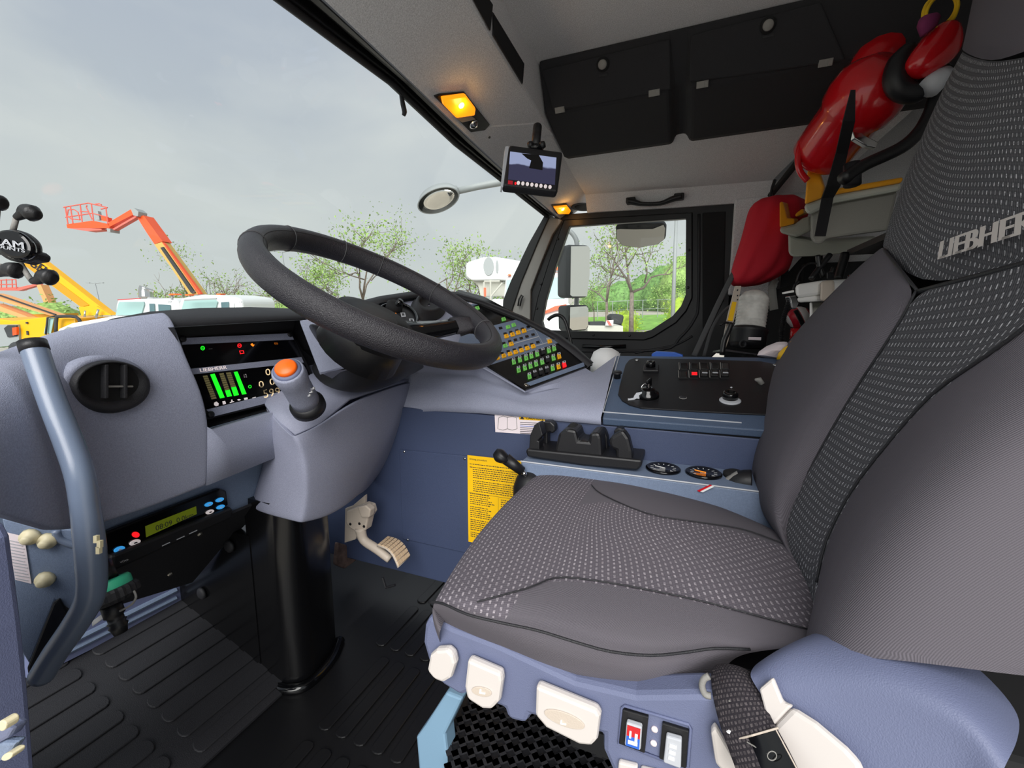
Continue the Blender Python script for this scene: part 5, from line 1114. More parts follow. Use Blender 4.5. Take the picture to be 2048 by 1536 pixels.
# raised weave bars
b = B(); xs = [p[0] for p in tq]; ys_ = [p[1] for p in tq]
import itertools
def inside(px, py):
    c = False; n = len(tq)
    for i in range(n):
        x1, y1, x2, y2 = tq[i][0], tq[i][1], tq[(i+1) % n][0], tq[(i+1) % n][1]
        if (y1 > py) != (y2 > py) and px < (x2-x1)*(py-y1)/(y2-y1)+x1: c = not c
    return c
s_ = .0105; k = 0
for i, j in itertools.product(range(int((max(xs)-min(xs))/s_)), range(int((max(ys_)-min(ys_))/s_))):
    x, y = min(xs)+i*s_, min(ys_)+j*s_
    if not inside(x, y) or not inside(x+.01, y) : continue
    a = (i+2*j) % 4
    if a == 0: u, v = (.0125, .0125), (-.0035, .0035)
    elif a == 2: u, v = (.0125, -.0125), (.0035, .0035)
    else: continue
    if (i+j) % 2 and 0: continue
    b.box((x, y, ZT+.0015), (u[0]*.72, u[1]*.72, 0), (v[0], v[1], 0), (0, 0, .0015)); k += 1
b.build('raised_weave', 'soft_black', tm, bev=0)
# ---- side hinge cover
HPl = plane3(P(1560, 1330, ('Y', .405)), P(1960, 1400, ('Y', .362)), P(1700, 1536, ('Y', .362)))
hn = pn(HPl)
def hp(x, y, o): return P(x, y, HPl)+hn*o
sc_ = [
 [(1492, 1325, -.03), (1530, 1300, -.03), (1600, 1262, -.06), (1680, 1258, -.07), (1790, 1288, -.07), (1900, 1345, -.07), (1985, 1430, -.06), (2034, 1500, -.05)],
 [(1492, 1345, -.01), (1545, 1305, -.005), (1612, 1275, -.02), (1700, 1280, -.025), (1800, 1312, -.025), (1900, 1368, -.025), (1975, 1440, -.02), (2028, 1510, -.02)],
 [(1500, 1355, .0), (1560, 1360, .0), (1640, 1350, .0), (1720, 1345, .0), (1800, 1365, .0), (1890, 1405, .0), (1960, 1460, .0), (2010, 1530, .0)],
 [(1520, 1385, .0), (1575, 1395, .0), (1640, 1400, -.004), (1720, 1400, -.004), (1800, 1420, -.004), (1880, 1455, -.004), (1950, 1500, -.004), (1995, 1570, .0)],
 [(1560, 1450, .0), (1610, 1455, -.004), (1680, 1470, -.005), (1750, 1480, -.005), (1820, 1500, -.005), (1880, 1530, -.005), (1930, 1570, -.005), (1960, 1630, 0)],
 [(1640, 1560, .0), (1680, 1580, -.005), (1740, 1600, -.005), (1800, 1610, -.005), (1850, 1640, -.005), (1890, 1660, -.005), (1920, 1680, -.005), (1950, 1700, 0)]]
B().grid([[hp(x, y, -.12 if i == 0 else o) for i, (x, y, o) in zip([k_]*8, r)] for k_, r in enumerate([sc_[0]]+sc_) ][0:]).build('hinge_cover', 'shell', seat, smooth=True, sub=2)
B().tube([hp(1955, 1450, -.02), hp(1700, 1480, -.04), hp(1560, 1500, -.04)], .01, 8).build('recliner_bar', 'black', seat)
# ivory side trims
B().prism([hp(x, y, .003) for x, y in [(1525, 1375), (1552, 1352), (1572, 1400), (1592, 1408), (1555, 1448), (1540, 1430)]], hn*.006).build('belt_guide', 'ivory', seat, bev=.002)
B().prism([hp(x, y, .003) for x, y in [(1555, 1448), (1592, 1410), (1640, 1440), (1700, 1490), (1728, 1520), (1740, 1560), (1740, 1640), (1600, 1640)]], hn*.008).build('side_trim', 'ivory', seat, bev=.004)
B().prism([P(x, y, SP)+ns2*.004 for x, y in [(1421, 1440), (1430, 1430), (1470, 1500), (1490, 1545), (1470, 1545), (1430, 1500)]], ns2*.01).build('side_trim', 'ivory', seat, bev=.003)
# ---- seat belt
sb = thing('seat_belt', P(1450, 1350, ('Y', .43)), 'dark ribbed seat belt strap with a clear label sleeve at the seat edge', 'seat belt')
bl_ = [[(1430, 1330, .44), (1470, 1330, .43), (1505, 1350, .44)], [(1420, 1345, .425), (1475, 1342, .41), (1520, 1362, .425)], [(1424, 1385, .405), (1480, 1380, .395), (1528, 1395, .40)], [(1432, 1425, .392), (1490, 1420, .382), (1540, 1430, .386)], [(1445, 1468, .380), (1500, 1458, .372), (1555, 1455, .372)], [(1465, 1520, .366), (1525, 1510, .358), (1585, 1505, .358)], [(1490, 1590, .350), (1550, 1580, .342), (1615, 1570, .342)], [(1510, 1660, .34), (1570, 1650, .332), (1640, 1640, .332)]]
bg_ = [[P(x, y, ('Y', d)) for x, y, d in r] for r in bl_]
B().grid(bg_).build('strap', 'webbing', sb, smooth=True, sub=2, sol=.003)
sl_ = B().grid([[p-FW*.0025 for p in [P(x, y, ('Y', d)) for x, y, d in r]] for r in ([(1458, 1478, .377), (1500, 1467, .369), (1545, 1452, .370)], [(1478, 1525, .364), (1525, 1513, .356), (1572, 1500, .358)], [(1505, 1600, .347), (1555, 1588, .339), (1610, 1575, .341)])]).build('label_sleeve', 'clear_dark' if 0 else 'black_gloss', sb, smooth=True)
B().tube([P(x, y, ('Y', d))-FW*.003 for x, y, d in [(1451, 1478, .377), (1500, 1465, .369), (1552, 1450, .370)]], .0008, 6).tube([P(x, y, ('Y', d))-FW*.003 for x, y, d in [(1455, 1480, .377), (1480, 1530, .362), (1510, 1600, .346)]], .0006, 6).tube([P(x, y, ('Y', d))-FW*.003 for x, y, d in [(1548, 1455, .370), (1575, 1505, .357), (1612, 1575, .341)]], .0006, 6).build('sleeve_stitch', 'beige', sb)
B().tube([p-FW*.004 for p in PP(el(1538, 1503, 9, 9, 16), ('Y', .355))], .0004, 5, closed=True).tube([P(1490, 1478, ('Y', .368))-FW*.003, P(1530, 1500, ('Y', .360))-FW*.004], .0005, 5).build('sleeve_print', 'trim_grey', sl_)
B().tube(PP([(1418, 1352), (1408, 1358), (1404, 1372), (1410, 1388), (1422, 1392)], ('Y', .405)), .003, 8, 4).build('anchor_ring', 'trim_grey', sb, smooth=True)
B().prism([P(1452, 1462, ('Y', .376))+v for v in (RT*0, RT*.004+UP*.002, RT*.009, RT*.006-UP*.003)], -FW*.002).build('thread_end', 'white', sb)
for i in range(5):
    a, c = np.array(P(1440+i*3, 1395+i*13, ('Y', .395-i*.003))), np.array(P(1530+i*4, 1398+i*10, ('Y', .395-i*.003))); B().tube([a*.85+c*.15-FW*.004, a*.5+c*.5-FW*.007, a*.2+c*.8-FW*.004], .0007, 5).build('stitching', 'trim_grey', sb)
# ================================================================ GEAR BEHIND THE SEATS
kE = crop(1440, 300, 3.6575); kX = crop(1560, 0, 4.152)
KE = lambda D, *p: [P(x, y, ('D', D)) for x, y in kE(*p)]
KX = lambda D, *p: [P(x, y, ('D', D)) for x, y in kX(*p)]
def pillow(rows, D, t, n=20, sq=1.0):
    """rounded body between left and right outline points; t = half depth"""
    o = []
    for i, (l, r, k) in enumerate(rows):
        L, R = P(*l, ('D', D)), P(*r, ('D', D)); c, h = (L+R)/2, (R-L)/2
        f = lambda v: math.copysign(abs(v)**sq, v)
        o.append([c+h*f(math.cos(a))+FW*t*k*f(math.sin(a)) for a in np.linspace(0, 2*math.pi, n, endpoint=False)])
    return o
rk = thing('equipment_rack', (.5, 1.75, .0), 'dark storage rack behind the passenger side holding the gear', 'rack')
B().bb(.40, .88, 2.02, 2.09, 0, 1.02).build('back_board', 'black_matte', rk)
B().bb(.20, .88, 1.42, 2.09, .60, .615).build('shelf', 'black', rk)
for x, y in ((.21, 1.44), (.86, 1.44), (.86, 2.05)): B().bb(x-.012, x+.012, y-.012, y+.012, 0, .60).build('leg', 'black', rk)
# black bulk added to fill the shadow with dark colour
kb_ = thing('black_shadow_filler', (.45, 1.75, .61), 'black bulk filling the shadow behind the clear canister', 'bag')
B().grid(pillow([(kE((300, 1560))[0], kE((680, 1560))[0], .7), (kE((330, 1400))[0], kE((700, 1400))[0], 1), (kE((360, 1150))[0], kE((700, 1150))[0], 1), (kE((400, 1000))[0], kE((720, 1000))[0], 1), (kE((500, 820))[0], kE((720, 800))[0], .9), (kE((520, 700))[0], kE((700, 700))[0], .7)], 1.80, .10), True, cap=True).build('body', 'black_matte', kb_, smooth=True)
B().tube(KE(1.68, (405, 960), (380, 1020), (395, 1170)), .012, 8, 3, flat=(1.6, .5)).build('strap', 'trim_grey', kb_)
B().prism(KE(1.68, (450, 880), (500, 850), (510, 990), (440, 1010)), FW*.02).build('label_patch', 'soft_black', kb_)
# red cover bag
rbg = thing('red_cloth_bag', P(*kE((250, 950))[0], ('D', 1.62)), 'big dark red cloth cover hanging behind the passenger pillar', 'bag')
rws = [((1526, 396), (1585, 394), .35), ((1508, 404), (1606, 402), .7), ((1500, 420), (1612, 430), 1), ((1494, 450), (1600, 460), 1), ((1483, 490), (1580, 490), 1.05), ((1472, 520), (1581, 520), 1), ((1463, 548), (1577, 540), .9), ((1459, 566), (1556, 556), .7), ((1472, 573), (1520, 572), .35)]
o_ = pillow(rws, 1.62, .085, 28)
for i, r in enumerate(o_):
    for j in range(len(r)): r[j] = r[j]-FW*(.008*math.sin(j*1.7+i*.8)+.006*math.sin(j*3.1+i))*(1 if 0 < i < 8 else .3)
B().grid(o_, True, cap=True).build('cloth', 'red_cloth', rbg, smooth=True, sub=1)
B().tube(PP([(1540, 398), (1545, 375), (1550, 360)], ('D', 1.66)), .006, 8).build('hanging_cord', 'black', rbg)
# clear canister on its bracket
cn = thing('clear_canister', P(*kE((190, 1460))[0], ('D', 1.45)), 'clear ribbed canister with a black screw base behind the console', 'canister')
ca, cb = P(*kE((195, 1440))[0], ('D', 1.45)), P(*kE((258, 1030))[0], ('D', 1.45)); cax = nrm(cb-ca); cl_ = np.linalg.norm(cb-ca); rC = .047
B().lathe(ca, cax, [(rC*1.05, 0), (rC*1.15, .012), (rC*1.15, .045), (rC*1.2, .05), (rC*1.2, .06), (rC*1.05, .065)], 28).build('base', 'black', cn, smooth=True)
prf = [(rC, .062)]
h = .07
while h < cl_-.03: prf += [(rC, h), (rC*.965, h+.003), (rC*.965, h+.005), (rC, h+.008)]; h += .0105
prf += [(rC*.93, cl_-.022), (rC*.72, cl_-.008), (rC*.4, cl_-.001), (.002, cl_)]
B().lathe(ca, cax, prf, 30).build('ribbed_bowl', 'clear_white', cn, smooth=True)
B().lathe(P(*kE((165, 1420))[0], ('D', 1.39)), -FW, [(.012, 0), (.012, .004), (.007, .004), (.007, .0)], 16).build('drain_plug', 'soft_black', cn, smooth=True)
B().prism(KE(1.39, (212, 1368), (302, 1370), (300, 1392), (212, 1388)), FW*.004).build('label', 'paper', cn)
br_ = thing('perforated_bracket', P(*kE((30, 1480))[0], ('D', 1.42)), 'thin metal perforated bracket with a yellow label left of the clear canister', 'bracket')
B().prism(KE(1.43, (112, 995), (155, 995), (128, 1150), (60, 1400), (25, 1490), (5, 1480), (60, 1200)), FW*.004).build('strip', 'beige', br_)
B().prism(KE(1.425, (92, 1108), (122, 1112), (92, 1252), (58, 1245)), FW*.002).build('label', 'yellow', br_)
B().prism(KE(1.42, (30, 1455), (270, 1490), (268, 1500), (28, 1470)), FW*.08).build('tray', 'chrome', br_)
for y in (1020, 1060, 1090): B().prism(KE(1.428, (126, y), (134, y), (132, y+10), (124, y+10)), FW*.001).build('hole', 'ink', br_)
B().tube(KE(1.40, (85, 1265), (60, 1330), (30, 1400), (15, 1500)), .008, 8, 3).tube(KE(1.41, (0, 1280), (40, 1262), (90, 1270)), .004, 8, 3).build('wiring', 'hose', br_, smooth=True)
# passenger seat belts hanging
for i, (pts, nm) in enumerate(([((1468, 545), (1440, 600), (1412, 660), (1388, 712)), 'left'], [((1478, 600), (1450, 620), (1425, 655), (1408, 712)), 'right'])):
    o = thing('belt_strap', PP([pts[-1]], ('D', 1.62))[0], f'grey passenger belt strap, {nm} of the two slanting across the dark door corner', 'belt', 'passenger belt straps')
    B().tube(PP(pts, ('D', 1.62+.03*i)), .016 if i == 0 else .011, 8, 4, flat=(1, .3)).build('webbing', 'strap_grey', o, smooth=True)
# trays
def tray(name, D, label, flange, body, oranges, grey2=()):
    o = thing(name, KE(D, body[0])[0], label, 'case'); dv = nrm(KE(D, (900, 500))[0]-EYE)
    B().prism(KE(D, *flange), dv*.22).build('flange', 'grey_pl', o, bev=.008)
    B().prism(KE(D+.02, *body), dv*.20).build('body', 'grey_pl_dark' if not grey2 else 'grey_pl', o, bev=.012)
    for q in oranges: B().prism(KE(D-.01, *q), dv*.20).build('orange_lid', 'orange_pl', o, bev=.006)
    return o
tray('hard_case', 1.18, 'front grey hard case with orange lid edge under the fire extinguisher', [(615, 395), (750, 352), (830, 325), (1330, 235), (1320, 300), (830, 392), (705, 452), (655, 478), (618, 445)], [(662, 470), (830, 388), (1300, 300), (1230, 590), (780, 650), (745, 690), (690, 690), (660, 640)],
     [[(618, 400), (640, 150), (665, 122), (700, 122), (725, 150), (762, 270), (745, 350)], [(828, 330), (865, 278), (1345, 196), (1330, 240)]])
tray('hard_case', 1.44, 'rear grey hard case with orange corner beside the red cloth bag', [(434, 565), (545, 540), (600, 500), (660, 480), (665, 590), (560, 640), (490, 622), (440, 608)], [(497, 612), (560, 640), (670, 660), (800, 660), (1160, 640), (1120, 715), (930, 755), (700, 778), (530, 785), (500, 760)],
     [[(436, 378), (462, 378), (492, 500), (545, 500), (545, 540), (436, 568)], [(548, 468), (605, 425), (618, 462), (550, 492)]], 1)
tag(B().grid([[KE(dd, q1)[0], KE(dd, q2)[0]] for q1, q2, dd in (((955, -440), (985, -440), .90), ((897, -216), (985, -216), .93), ((845, 20), (930, 20), 1.02), ((778, 256), (880, 256), 1.08), ((742, 350), (826, 345), 1.12), ((690, 632), (768, 632), 1.13))]).build('black_strap', 'strap', sol=.003), 'black webbing strap running down over the extinguisher and grey case', 'strap')
wb = thing('wall_shelf', (.5, 1.3, .95), 'dark shelf bracket carrying the hard cases on the rear wall', 'shelf')
B().bb(.42, .92, 1.12, 1.60, P(*kE((700, 775))[0], ('D', 1.5))[2]-.03, P(*kE((700, 775))[0], ('D', 1.5))[2]-.015).build('board', 'black', wb)
# cables
cbx = thing('cable_bundle', KE(1.3, (750, 780))[0], 'black cables dropping from the cases to the white box', 'cables')
for pts, r in (([(715, 770), (725, 850), (755, 930)], .007), ([(805, 765), (730, 860), (665, 945)], .008), ([(918, 755), (890, 860), (865, 945)], .012), ([(740, 850), (700, 830), (640, 835), (580, 900), (555, 985)], .0025), ([(830, 860), (815, 900)], .006)):
    B().tube(KE(1.28, *pts), r, 8, 4).build('cable', 'hose', cbx, smooth=True)
dv = nrm(KE(1.24, (820, 1020))[0]-EYE)
# white moulded box
wx = thing('white_box', KE(1.27, (760, 1290))[0], 'off-white moulded plastic box with a clasp behind the seat', 'box')
B().prism(KE(1.24, (548, 985), (740, 955), (1120, 930), (1120, 1055), (850, 1057), (740, 1062), (565, 1088), (550, 1040)), dv*.2).build('lid', 'white_pl', wx, bev=.01)
B().prism(KE(1.245, (560, 1080), (740, 1062), (1080, 1055), (1050, 1100), (830, 1105), (730, 1108), (570, 1118)), dv*.19).build('lower_rim', 'white_pl', wx, bev=.006)
B().prism(KE(1.225, (735, 962), (835, 948), (842, 1108), (730, 1106)), dv*.05).build('clasp', 'beige', wx, bev=.006)
B().prism(KE(1.235, (778, 890), (835, 895), (832, 950), (780, 945)), dv*.03).build('clip', 'black', wx, bev=.004)
B().prism(KE(1.30, (655, 1112), (1040, 1100), (900, 1300), (655, 1302)), dv*.12).build('base', 'grey_pl_dark', wx, bev=.006)
B().prism(KE(1.26, (655, 1115), (672, 1115), (682, 1275), (765, 1278), (790, 1118), (1040, 1100), (930, 1300), (655, 1302)), dv*.04).build('front_rib', 'white_pl', wx, bev=.006)
tag(B().tube(KE(1.36, (955, 942), (1040, 905), (1125, 868)), .013, 10).build('steel_bar', 'chrome', smooth=True), 'short bright steel bar above the white moulded box', 'bar')
# corrugated hoses and fitting
hs = thing('corrugated_hose', KE(1.22, (450, 1440))[0], 'pair of thin black corrugated hoses hanging from a metal clamp', 'hose')
def corr(pts, D, r):
    p = [P(x, y, ('D', D)) for x, y in chain(kE(*pts), 60)]; B().tube(p, [r*(1.2 if i % 2 else .8) for i in range(60)], 10).build('hose', 'hose', hs)
corr([(508, 1100), (470, 1210), (450, 1320), (452, 1445)], 1.2, .006); corr([(552, 1170), (590, 1240), (615, 1300), (645, 1345)], 1.2, .006)
B().prism(KE(1.19, (505, 1070), (560, 1062), (578, 1120), (560, 1165), (525, 1160), (515, 1100)), FH*.02).build('clamp', 'chrome', hs, bev=.003)
B().prism(KE(1.19, (470, 1040), (540, 1025), (542, 1040), (472, 1052)), FH*.01).build('bracket', 'white_pl', hs)
B().tube(KE(1.2, (535, 1030), (548, 985), (575, 960)), .003, 6, 3).build('hanger', 'hose', hs)
# red white ball, yellow tool, pale bag
rb = thing('striped_reel', KE(1.45, (575, 1280))[0], 'red and white striped round reel half hidden behind the hoses', 'reel')
m_ = mat('stripes', 'c01028', .35); d = ND(m_); tcn = d.n('ShaderNodeTexCoord'); s_ = d.n('ShaderNodeSeparateXYZ'); d.t.links.new(tcn.outputs['Object'], s_.inputs[0])
w = d.m('GREATER_THAN', d.m('FRACT', d.m('MULTIPLY', d.m('ADD', s_.outputs[0], d.m('MULTIPLY', s_.outputs[2], .5)), 17.)), .6); cm_ = d.n('ShaderNodeMix', data_type='RGBA'); cm_.inputs[6].default_value = (.55, .01, .03, 1); cm_.inputs[7].default_value = (.8, .75, .75, 1)
d.t.links.new(w, cm_.inputs[0]); d.t.links.new(cm_.outputs[2], d.t.nodes['Principled BSDF'].inputs['Base Color'])
cc_ = KE(1.42, (575, 1225))[0]; B().lathe(cc_-[0, 0, .035], (0, 0, 1), [(.004, 0), (.02, .005), (.032, .02), (.035, .035), (.032, .05), (.02, .065), (.004, .07)], 24).build('body', 'stripes', rb, smooth=True)
B().lathe(cc_-[0, 0, .085], (0, 0, 1), [(.02, 0), (.02, .05)], 16).build('stem', 'red', rb, smooth=True)
yt = thing('yellow_tool', KE(1.08, (520, 1500))[0], 'yellow-headed hand tool with a worn wooden handle behind the seat', 'tool')
B().grid(pillow([(kE((432, 1530))[0], kE((500, 1530))[0], .8), (kE((450, 1480))[0], kE((545, 1490))[0], 1), (kE((490, 1440))[0], kE((580, 1450))[0], 1), (kE((520, 1422))[0], kE((590, 1432))[0], .7)], 1.10, .03), True, cap=True).build('head', 'yellow', yt, smooth=True)
B().tube(KE(1.10, (540, 1430), (640, 1365), (760, 1295)), .013, 10, 3).build('handle', 'wood', yt, smooth=True)
pb = thing('pale_bag', KE(1.2, (360, 1500))[0], 'crumpled pale bag lying behind the console lid', 'bag')
B().grid(pillow([(kE((275, 1500))[0], kE((440, 1530))[0], .5), (kE((300, 1470))[0], kE((460, 1480))[0], 1), (kE((360, 1430))[0], kE((480, 1440))[0], 1), (kE((420, 1405))[0], kE((480, 1410))[0], .5)], 1.18, .035), True, cap=True).build('body', 'paper', pb)
# fire extinguisher
fx = thing('fire_extinguisher', KX(1.12, (300, 1300))[0], 'red fire extinguisher strapped high behind the driver seat', 'fire extinguisher')
e0, e1 = KX(1.17, (330, 1290))[0], KX(.98, (850, 620))[0]; eax = nrm(e1-e0); eL = np.linalg.norm(e1-e0)
B().lathe(e0, eax, [(.062, -.01), (.070, .0), (.071, .02), (.071, eL*.55), (.080, eL*.62), (.083, eL*.75), (.079, eL*.9), (.066, eL), (.040, eL+.025)], 40).build('cylinder', 'red', fx, smooth=True)
B().tube(KX(1.15, (240, 1130), (190, 1180), (150, 1300), (165, 1420), (230, 1500)), .006, 8, 4, flat=(1, 1.6)).build('base_hook', 'red', fx, smooth=True)
B().tube(KX(1.05, (620, 700), (760, 520), (900, 400), (1090, 325)), [.025, .045, .04, .010], 16, 4).build('carry_lever', 'red', fx, smooth=True)
B().tube(KX(.93, (1080, 420), (990, 520), (955, 640), (1000, 740), (1120, 770), (1220, 700), (1380, 600)), [.018, .022, .022, .022, .022, .018, .016], 12, 4).build('valve_ring', 'black', fx, smooth=True)
B().grid(pillow([(kX((1180, 640))[0], kX((1250, 630))[0], .4), (kX((1060, 590))[0], kX((1360, 560))[0], .8), (kX((1050, 500))[0], kX((1440, 500))[0], 1), (kX((1120, 400))[0], kX((1480, 420))[0], 1), (kX((1190, 310))[0], kX((1470, 330))[0], 1), (kX((1230, 260))[0], kX((1440, 260))[0], .9), (kX((1260, 225))[0], kX((1420, 220))[0], .5)], .90, .035, 24), True, cap=True).build('horn_cap', 'red', fx, smooth=True, sub=1)
B().tube(KX(.90, (1240, 730), (1310, 660), (1370, 640)), [.021, .021, .020], 14).build('nozzle_collar', 'key_white', fx, smooth=True, label='silver collar')
B().tube(KX(.92, (1330, 720), (1290, 820), (1240, 950), (1150, 1100), (1000, 1230), (700, 1370), (520, 1490)), .013, 10, 4).build('hose', 'hose', fx, smooth=True)
B().tube(KX(.93, (600, 1360), (600, 1540)), .016, 10).build('hose_end', 'black', fx, smooth=True)
q = KX(1.03, (610, 1010), (650, 1060), (700, 1120), (820, 1180), (800, 1225), (720, 1210), (620, 1150), (600, 1090)); B().prism(q, FW*.012).build('clamp', 'chrome', fx, bev=.002)
B().tube(KX(1.04, (505, 915), (560, 800), (608, 730), (590, 850), (515, 905)), .003, 6).build('buckle', 'chrome', fx)
lp = thing('pull_loop', KX(.89, (1200, 190))[0], 'yellow cord loop tied with a purple knot on the extinguisher top', 'cord')
B().tube(KX(.885, (1195, 200), (1190, 110), (1230, 20), (1310, -30), (1420, -40), (1465, 30), (1440, 120), (1380, 190), (1290, 240)), .0035, 8, 4).tube(KX(.88, (1225, 190), (1215, 110), (1255, 25), (1330, -40), (1420, -60), (1480, 20), (1455, 130), (1400, 200)), .003, 8, 4).build('cord', 'yellow_cord', lp, smooth=True)
B().grid(pillow([(kX((1180, 290))[0], kX((1220, 280))[0], .6), (kX((1150, 200))[0], kX((1290, 230))[0], 1), (kX((1165, 150))[0], kX((1320, 160))[0], 1), (kX((1240, 130))[0], kX((1300, 130))[0], .6)], .88, .014, 12), True, cap=True).build('knot', 'purple_cloth', lp, smooth=True)
# phone cradle on the left
kR = crop(0, 380, 7.877)
KR = lambda D, *p: [P(x, y, ('D', D)) for x, y in kR(*p)]
ph = thing('phone_cradle', KR(.46, (0, 900))[0], 'black spring phone cradle with rubber knobs at the left windscreen edge', 'phone holder')
B().prism(KR(.455, *el(190, 860, 330, 250, 40, .32)), FW*.012).build('body', 'black', ph, bev=.004)
dm = B().prism(KR(.447, *el(180, 850, 318, 215, 40, .45)), FW*.008).build('badge', 'black_gloss', ph, bev=.003)
textq('RAM', KR(.4465, (-110, 850), (385, 930), (372, 830), (-110, 735)), 'key_white', dm, bold=.0004)
textq('MOUNTS', KR(.4465, (-160, 890), (400, 990), (398, 935), (-155, 840)), 'key_white', dm, bold=.0002)
B().prism(KR(.46, (440, 960), (520, 930), (590, 985), (600, 1040), (560, 1090), (430, 1110), (330, 1150)), FW*.014).build('side_lug', 'soft_black', ph, bev=.003)
for st_, kn in (([(205, 640), (262, 430)], [(250, 440), (330, 400), (420, 340), (520, 370), (610, 400)]), ([(325, 1160), (420, 1320), (500, 1430)], [(500, 1440), (600, 1420), (700, 1360), (800, 1380), (865, 1400)]), ([(-20, 1200), (30, 1200)], [(-80, 1330), (20, 1300), (150, 1260), (260, 1270), (310, 1280)]), ([(-60, 500), (-40, 300)], [(-120, 200), (-40, 200), (10, 205), (55, 220)])):
    B().tube(KR(.46, *st_), .0026, 8).build('arm', 'trim_grey', ph, smooth=True)
    L = len(kn); B().tube(KR(.455, *kn), ([.003, .0045, .0075, .0085, .004] if L == 5 else [.004, .006, .008, .005]), 14, 4).build('rubber_knob', 'black', ph, smooth=True)
B().tube(KR(.475, (0, 900), (-300, 1100))+[P(-90, 700, ('D', .50)), P(-100, 780, ('D', .50))], .008, 10, 4).build('mount_arm', 'black', ph, smooth=True)

# ================================================================ OUTSIDE
gN = nrm(np.cross(ray(1200, 588), ray(280, 622))); gN = gN if gN[2] > 0 else -gN
GH = 2.3
def GB(px, D):      # foot on the ground below pixel column px at depth D
    a = FW+RT*(px-CX)/F; t = (-GH/D-gN@a)/(gN@(-UP)); return EYE+(a-UP*t)*D
gf = nrm(FW-gN*(FW@gN)); gr_ = np.cross(gf, gN)
def ground(name, f0, f1, r0, r1, m_, lift=0): o = EYE-gN*(GH-lift); return B().grid([[o+gf*f+gr_*r for r in np.linspace(r0, r1, 5)] for f in np.linspace(f0, f1, 4)]).build(name, m_)
struct(ground('floor', -60, 400, -400, 300, 'lot'))
g = ground('grass', 27, 45, 4.5, 60, 'grass', .02); tag(g, 'green grass verge beyond the lot seen through the passenger window', 'grass', kind='stuff')
def leafmat(n, c): return mat(n, c, .7, var=(3, .35))
leafmat('leaf', '8fae5e'); leafmat('leaf_dark', '6d9650'); leafmat('leaf_lime', 'a5c23c'); mat('bark', '857a70', .9, var=(8, .2)); mat('tan', 'c9a758', .5)
mat('crane_yellow', 'f5b60a', .4); mat('crane_yellow_dk', 'd09408', .45); mat('truck_white', 'e9ecec', .35); mat('truck_glass', '9fc0be', .3); mat('lift_orange', 'f2551c', .4); mat('lift_pink', 'e06a5c', .5); mat('boom_peach', 'e8a468', .5); mat('pole_grey', '9a9fa0', .5); mat('brick', 'c98a5a', .8); mat('concrete_w', 'c5c4ba', .8); mat('rubber', '3a3c3e', .8)
def twig(b, p, d, L, r, lvl, lv, leaves, spread, rng):
    q = p+d*L; mid = (p+q)/2+rng.normal(size=3)*L*.06; b.tube([p, mid, q], [r, r*.8, r*.6], 5)
    if lvl <= 1 and leaves:
        for _ in range(leaves): lv.append(q+rng.normal(size=3)*L*.5)
    if lvl == 0: return
    for k in range(rng.integers(2, 4)):
        nd_ = nrm(d+rng.normal(size=3)*spread+gN*.12); twig(b, q if k else (p+q*2)/3, nd_, L*rng.uniform(.62, .85), r*.6, lvl-1, lv, leaves, spread, rng)
def leafmesh(pts, s, rng, name, m_, par_):
    V = np.array(pts); n = len(V); a = rng.normal(size=(n, 3)); a /= np.linalg.norm(a, axis=1)[:, None]; b2 = np.cross(a, rng.normal(size=(n, 3))); b2 /= np.linalg.norm(b2, axis=1)[:, None]
    ss = s*rng.uniform(.6, 1.3, (n, 1)); bb = B(); allv = np.stack([V-a*ss, V+b2*ss*.5, V+a*ss, V-b2*ss*.5], 1).reshape(-1, 3); bb.V = [tuple(v) for v in allv]
    for i in range(n): bb.face((4*i, 4*i+1, 4*i+2, 4*i+3))
    return bb.build(name, m_, par_)
def tree(px, D, ytop, label, leaves=6, m_='leaf', seed=1, lvl=4, spread=.5, trunk=.34, lean=(0, 0), ls=.11, group='trees round the lot', r=None):
    rng = np.random.default_rng(seed); base = GB(px, D); y0 = proj(base)[1]; H = (y0-ytop)*D/F
    leaves = int(leaves*.95); ls = min(ls, .075); t = thing('tree', base, label, 'tree', group); b = B(); lv = []; d0 = nrm(gN+RT*lean[0]+gf*lean[1]); r = r or H*.012
    b.tube([base, base+d0*H*trunk], [r*1.3, r], 7)
    for k in range(3): twig(b, base+d0*H*trunk, nrm(d0+rng.normal(size=3)*.42), H*.25, r*.7, lvl-1, lv, leaves, spread, rng)
    b.build('trunk', 'bark', t, smooth=True)
    if lv: leafmesh(lv, ls, rng, 'foliage', m_, t)
    return t
tree(735, 24, 425, 'taller leafy tree seen above the steering wheel rim', 22, seed=3, ls=.10)
tree(690, 27, 530, 'low leafy tree inside the steering wheel opening', 20, 'leaf', seed=5, ls=.11)
tree(632, 26, 495, 'sparse tree with few leaves inside the wheel opening, left of the low leafy one', 4, seed=8)
tree(560, 30, 560, 'small pale tree seen through the left end of the wheel opening', 12, seed=12)
tree(520, 30, 575, 'small leafy tree just left of the wheel rim', 14, seed=13)
tree(402, 32, 500, 'leafy tree standing right behind the orange boom lift', 18, seed=21, ls=.1)
tree(340, 24, 545, 'bare thin tree left of the orange boom', 0, seed=23, spread=.4)
tree(468, 24, 540, 'bare thin tree between the white trucks and the wheel', 0, seed=25)
tree(375, 27, 570, 'small green tree behind the boom foot', 12, seed=26)
tree(905, 22, 468, 'leafy tree left of the white crane head', 18, seed=31, ls=.10)
tree(955, 24, 505, 'thin leafy tree behind the white crane head', 12, seed=33)
tree(1015, 22, 510, 'leafy tree between the crane head and the dark pillar', 14, seed=35)
tree(1262, 24, 470, 'forked tree in the middle of the passenger window', 12, seed=41, ls=.10, trunk=.42, r=.11)
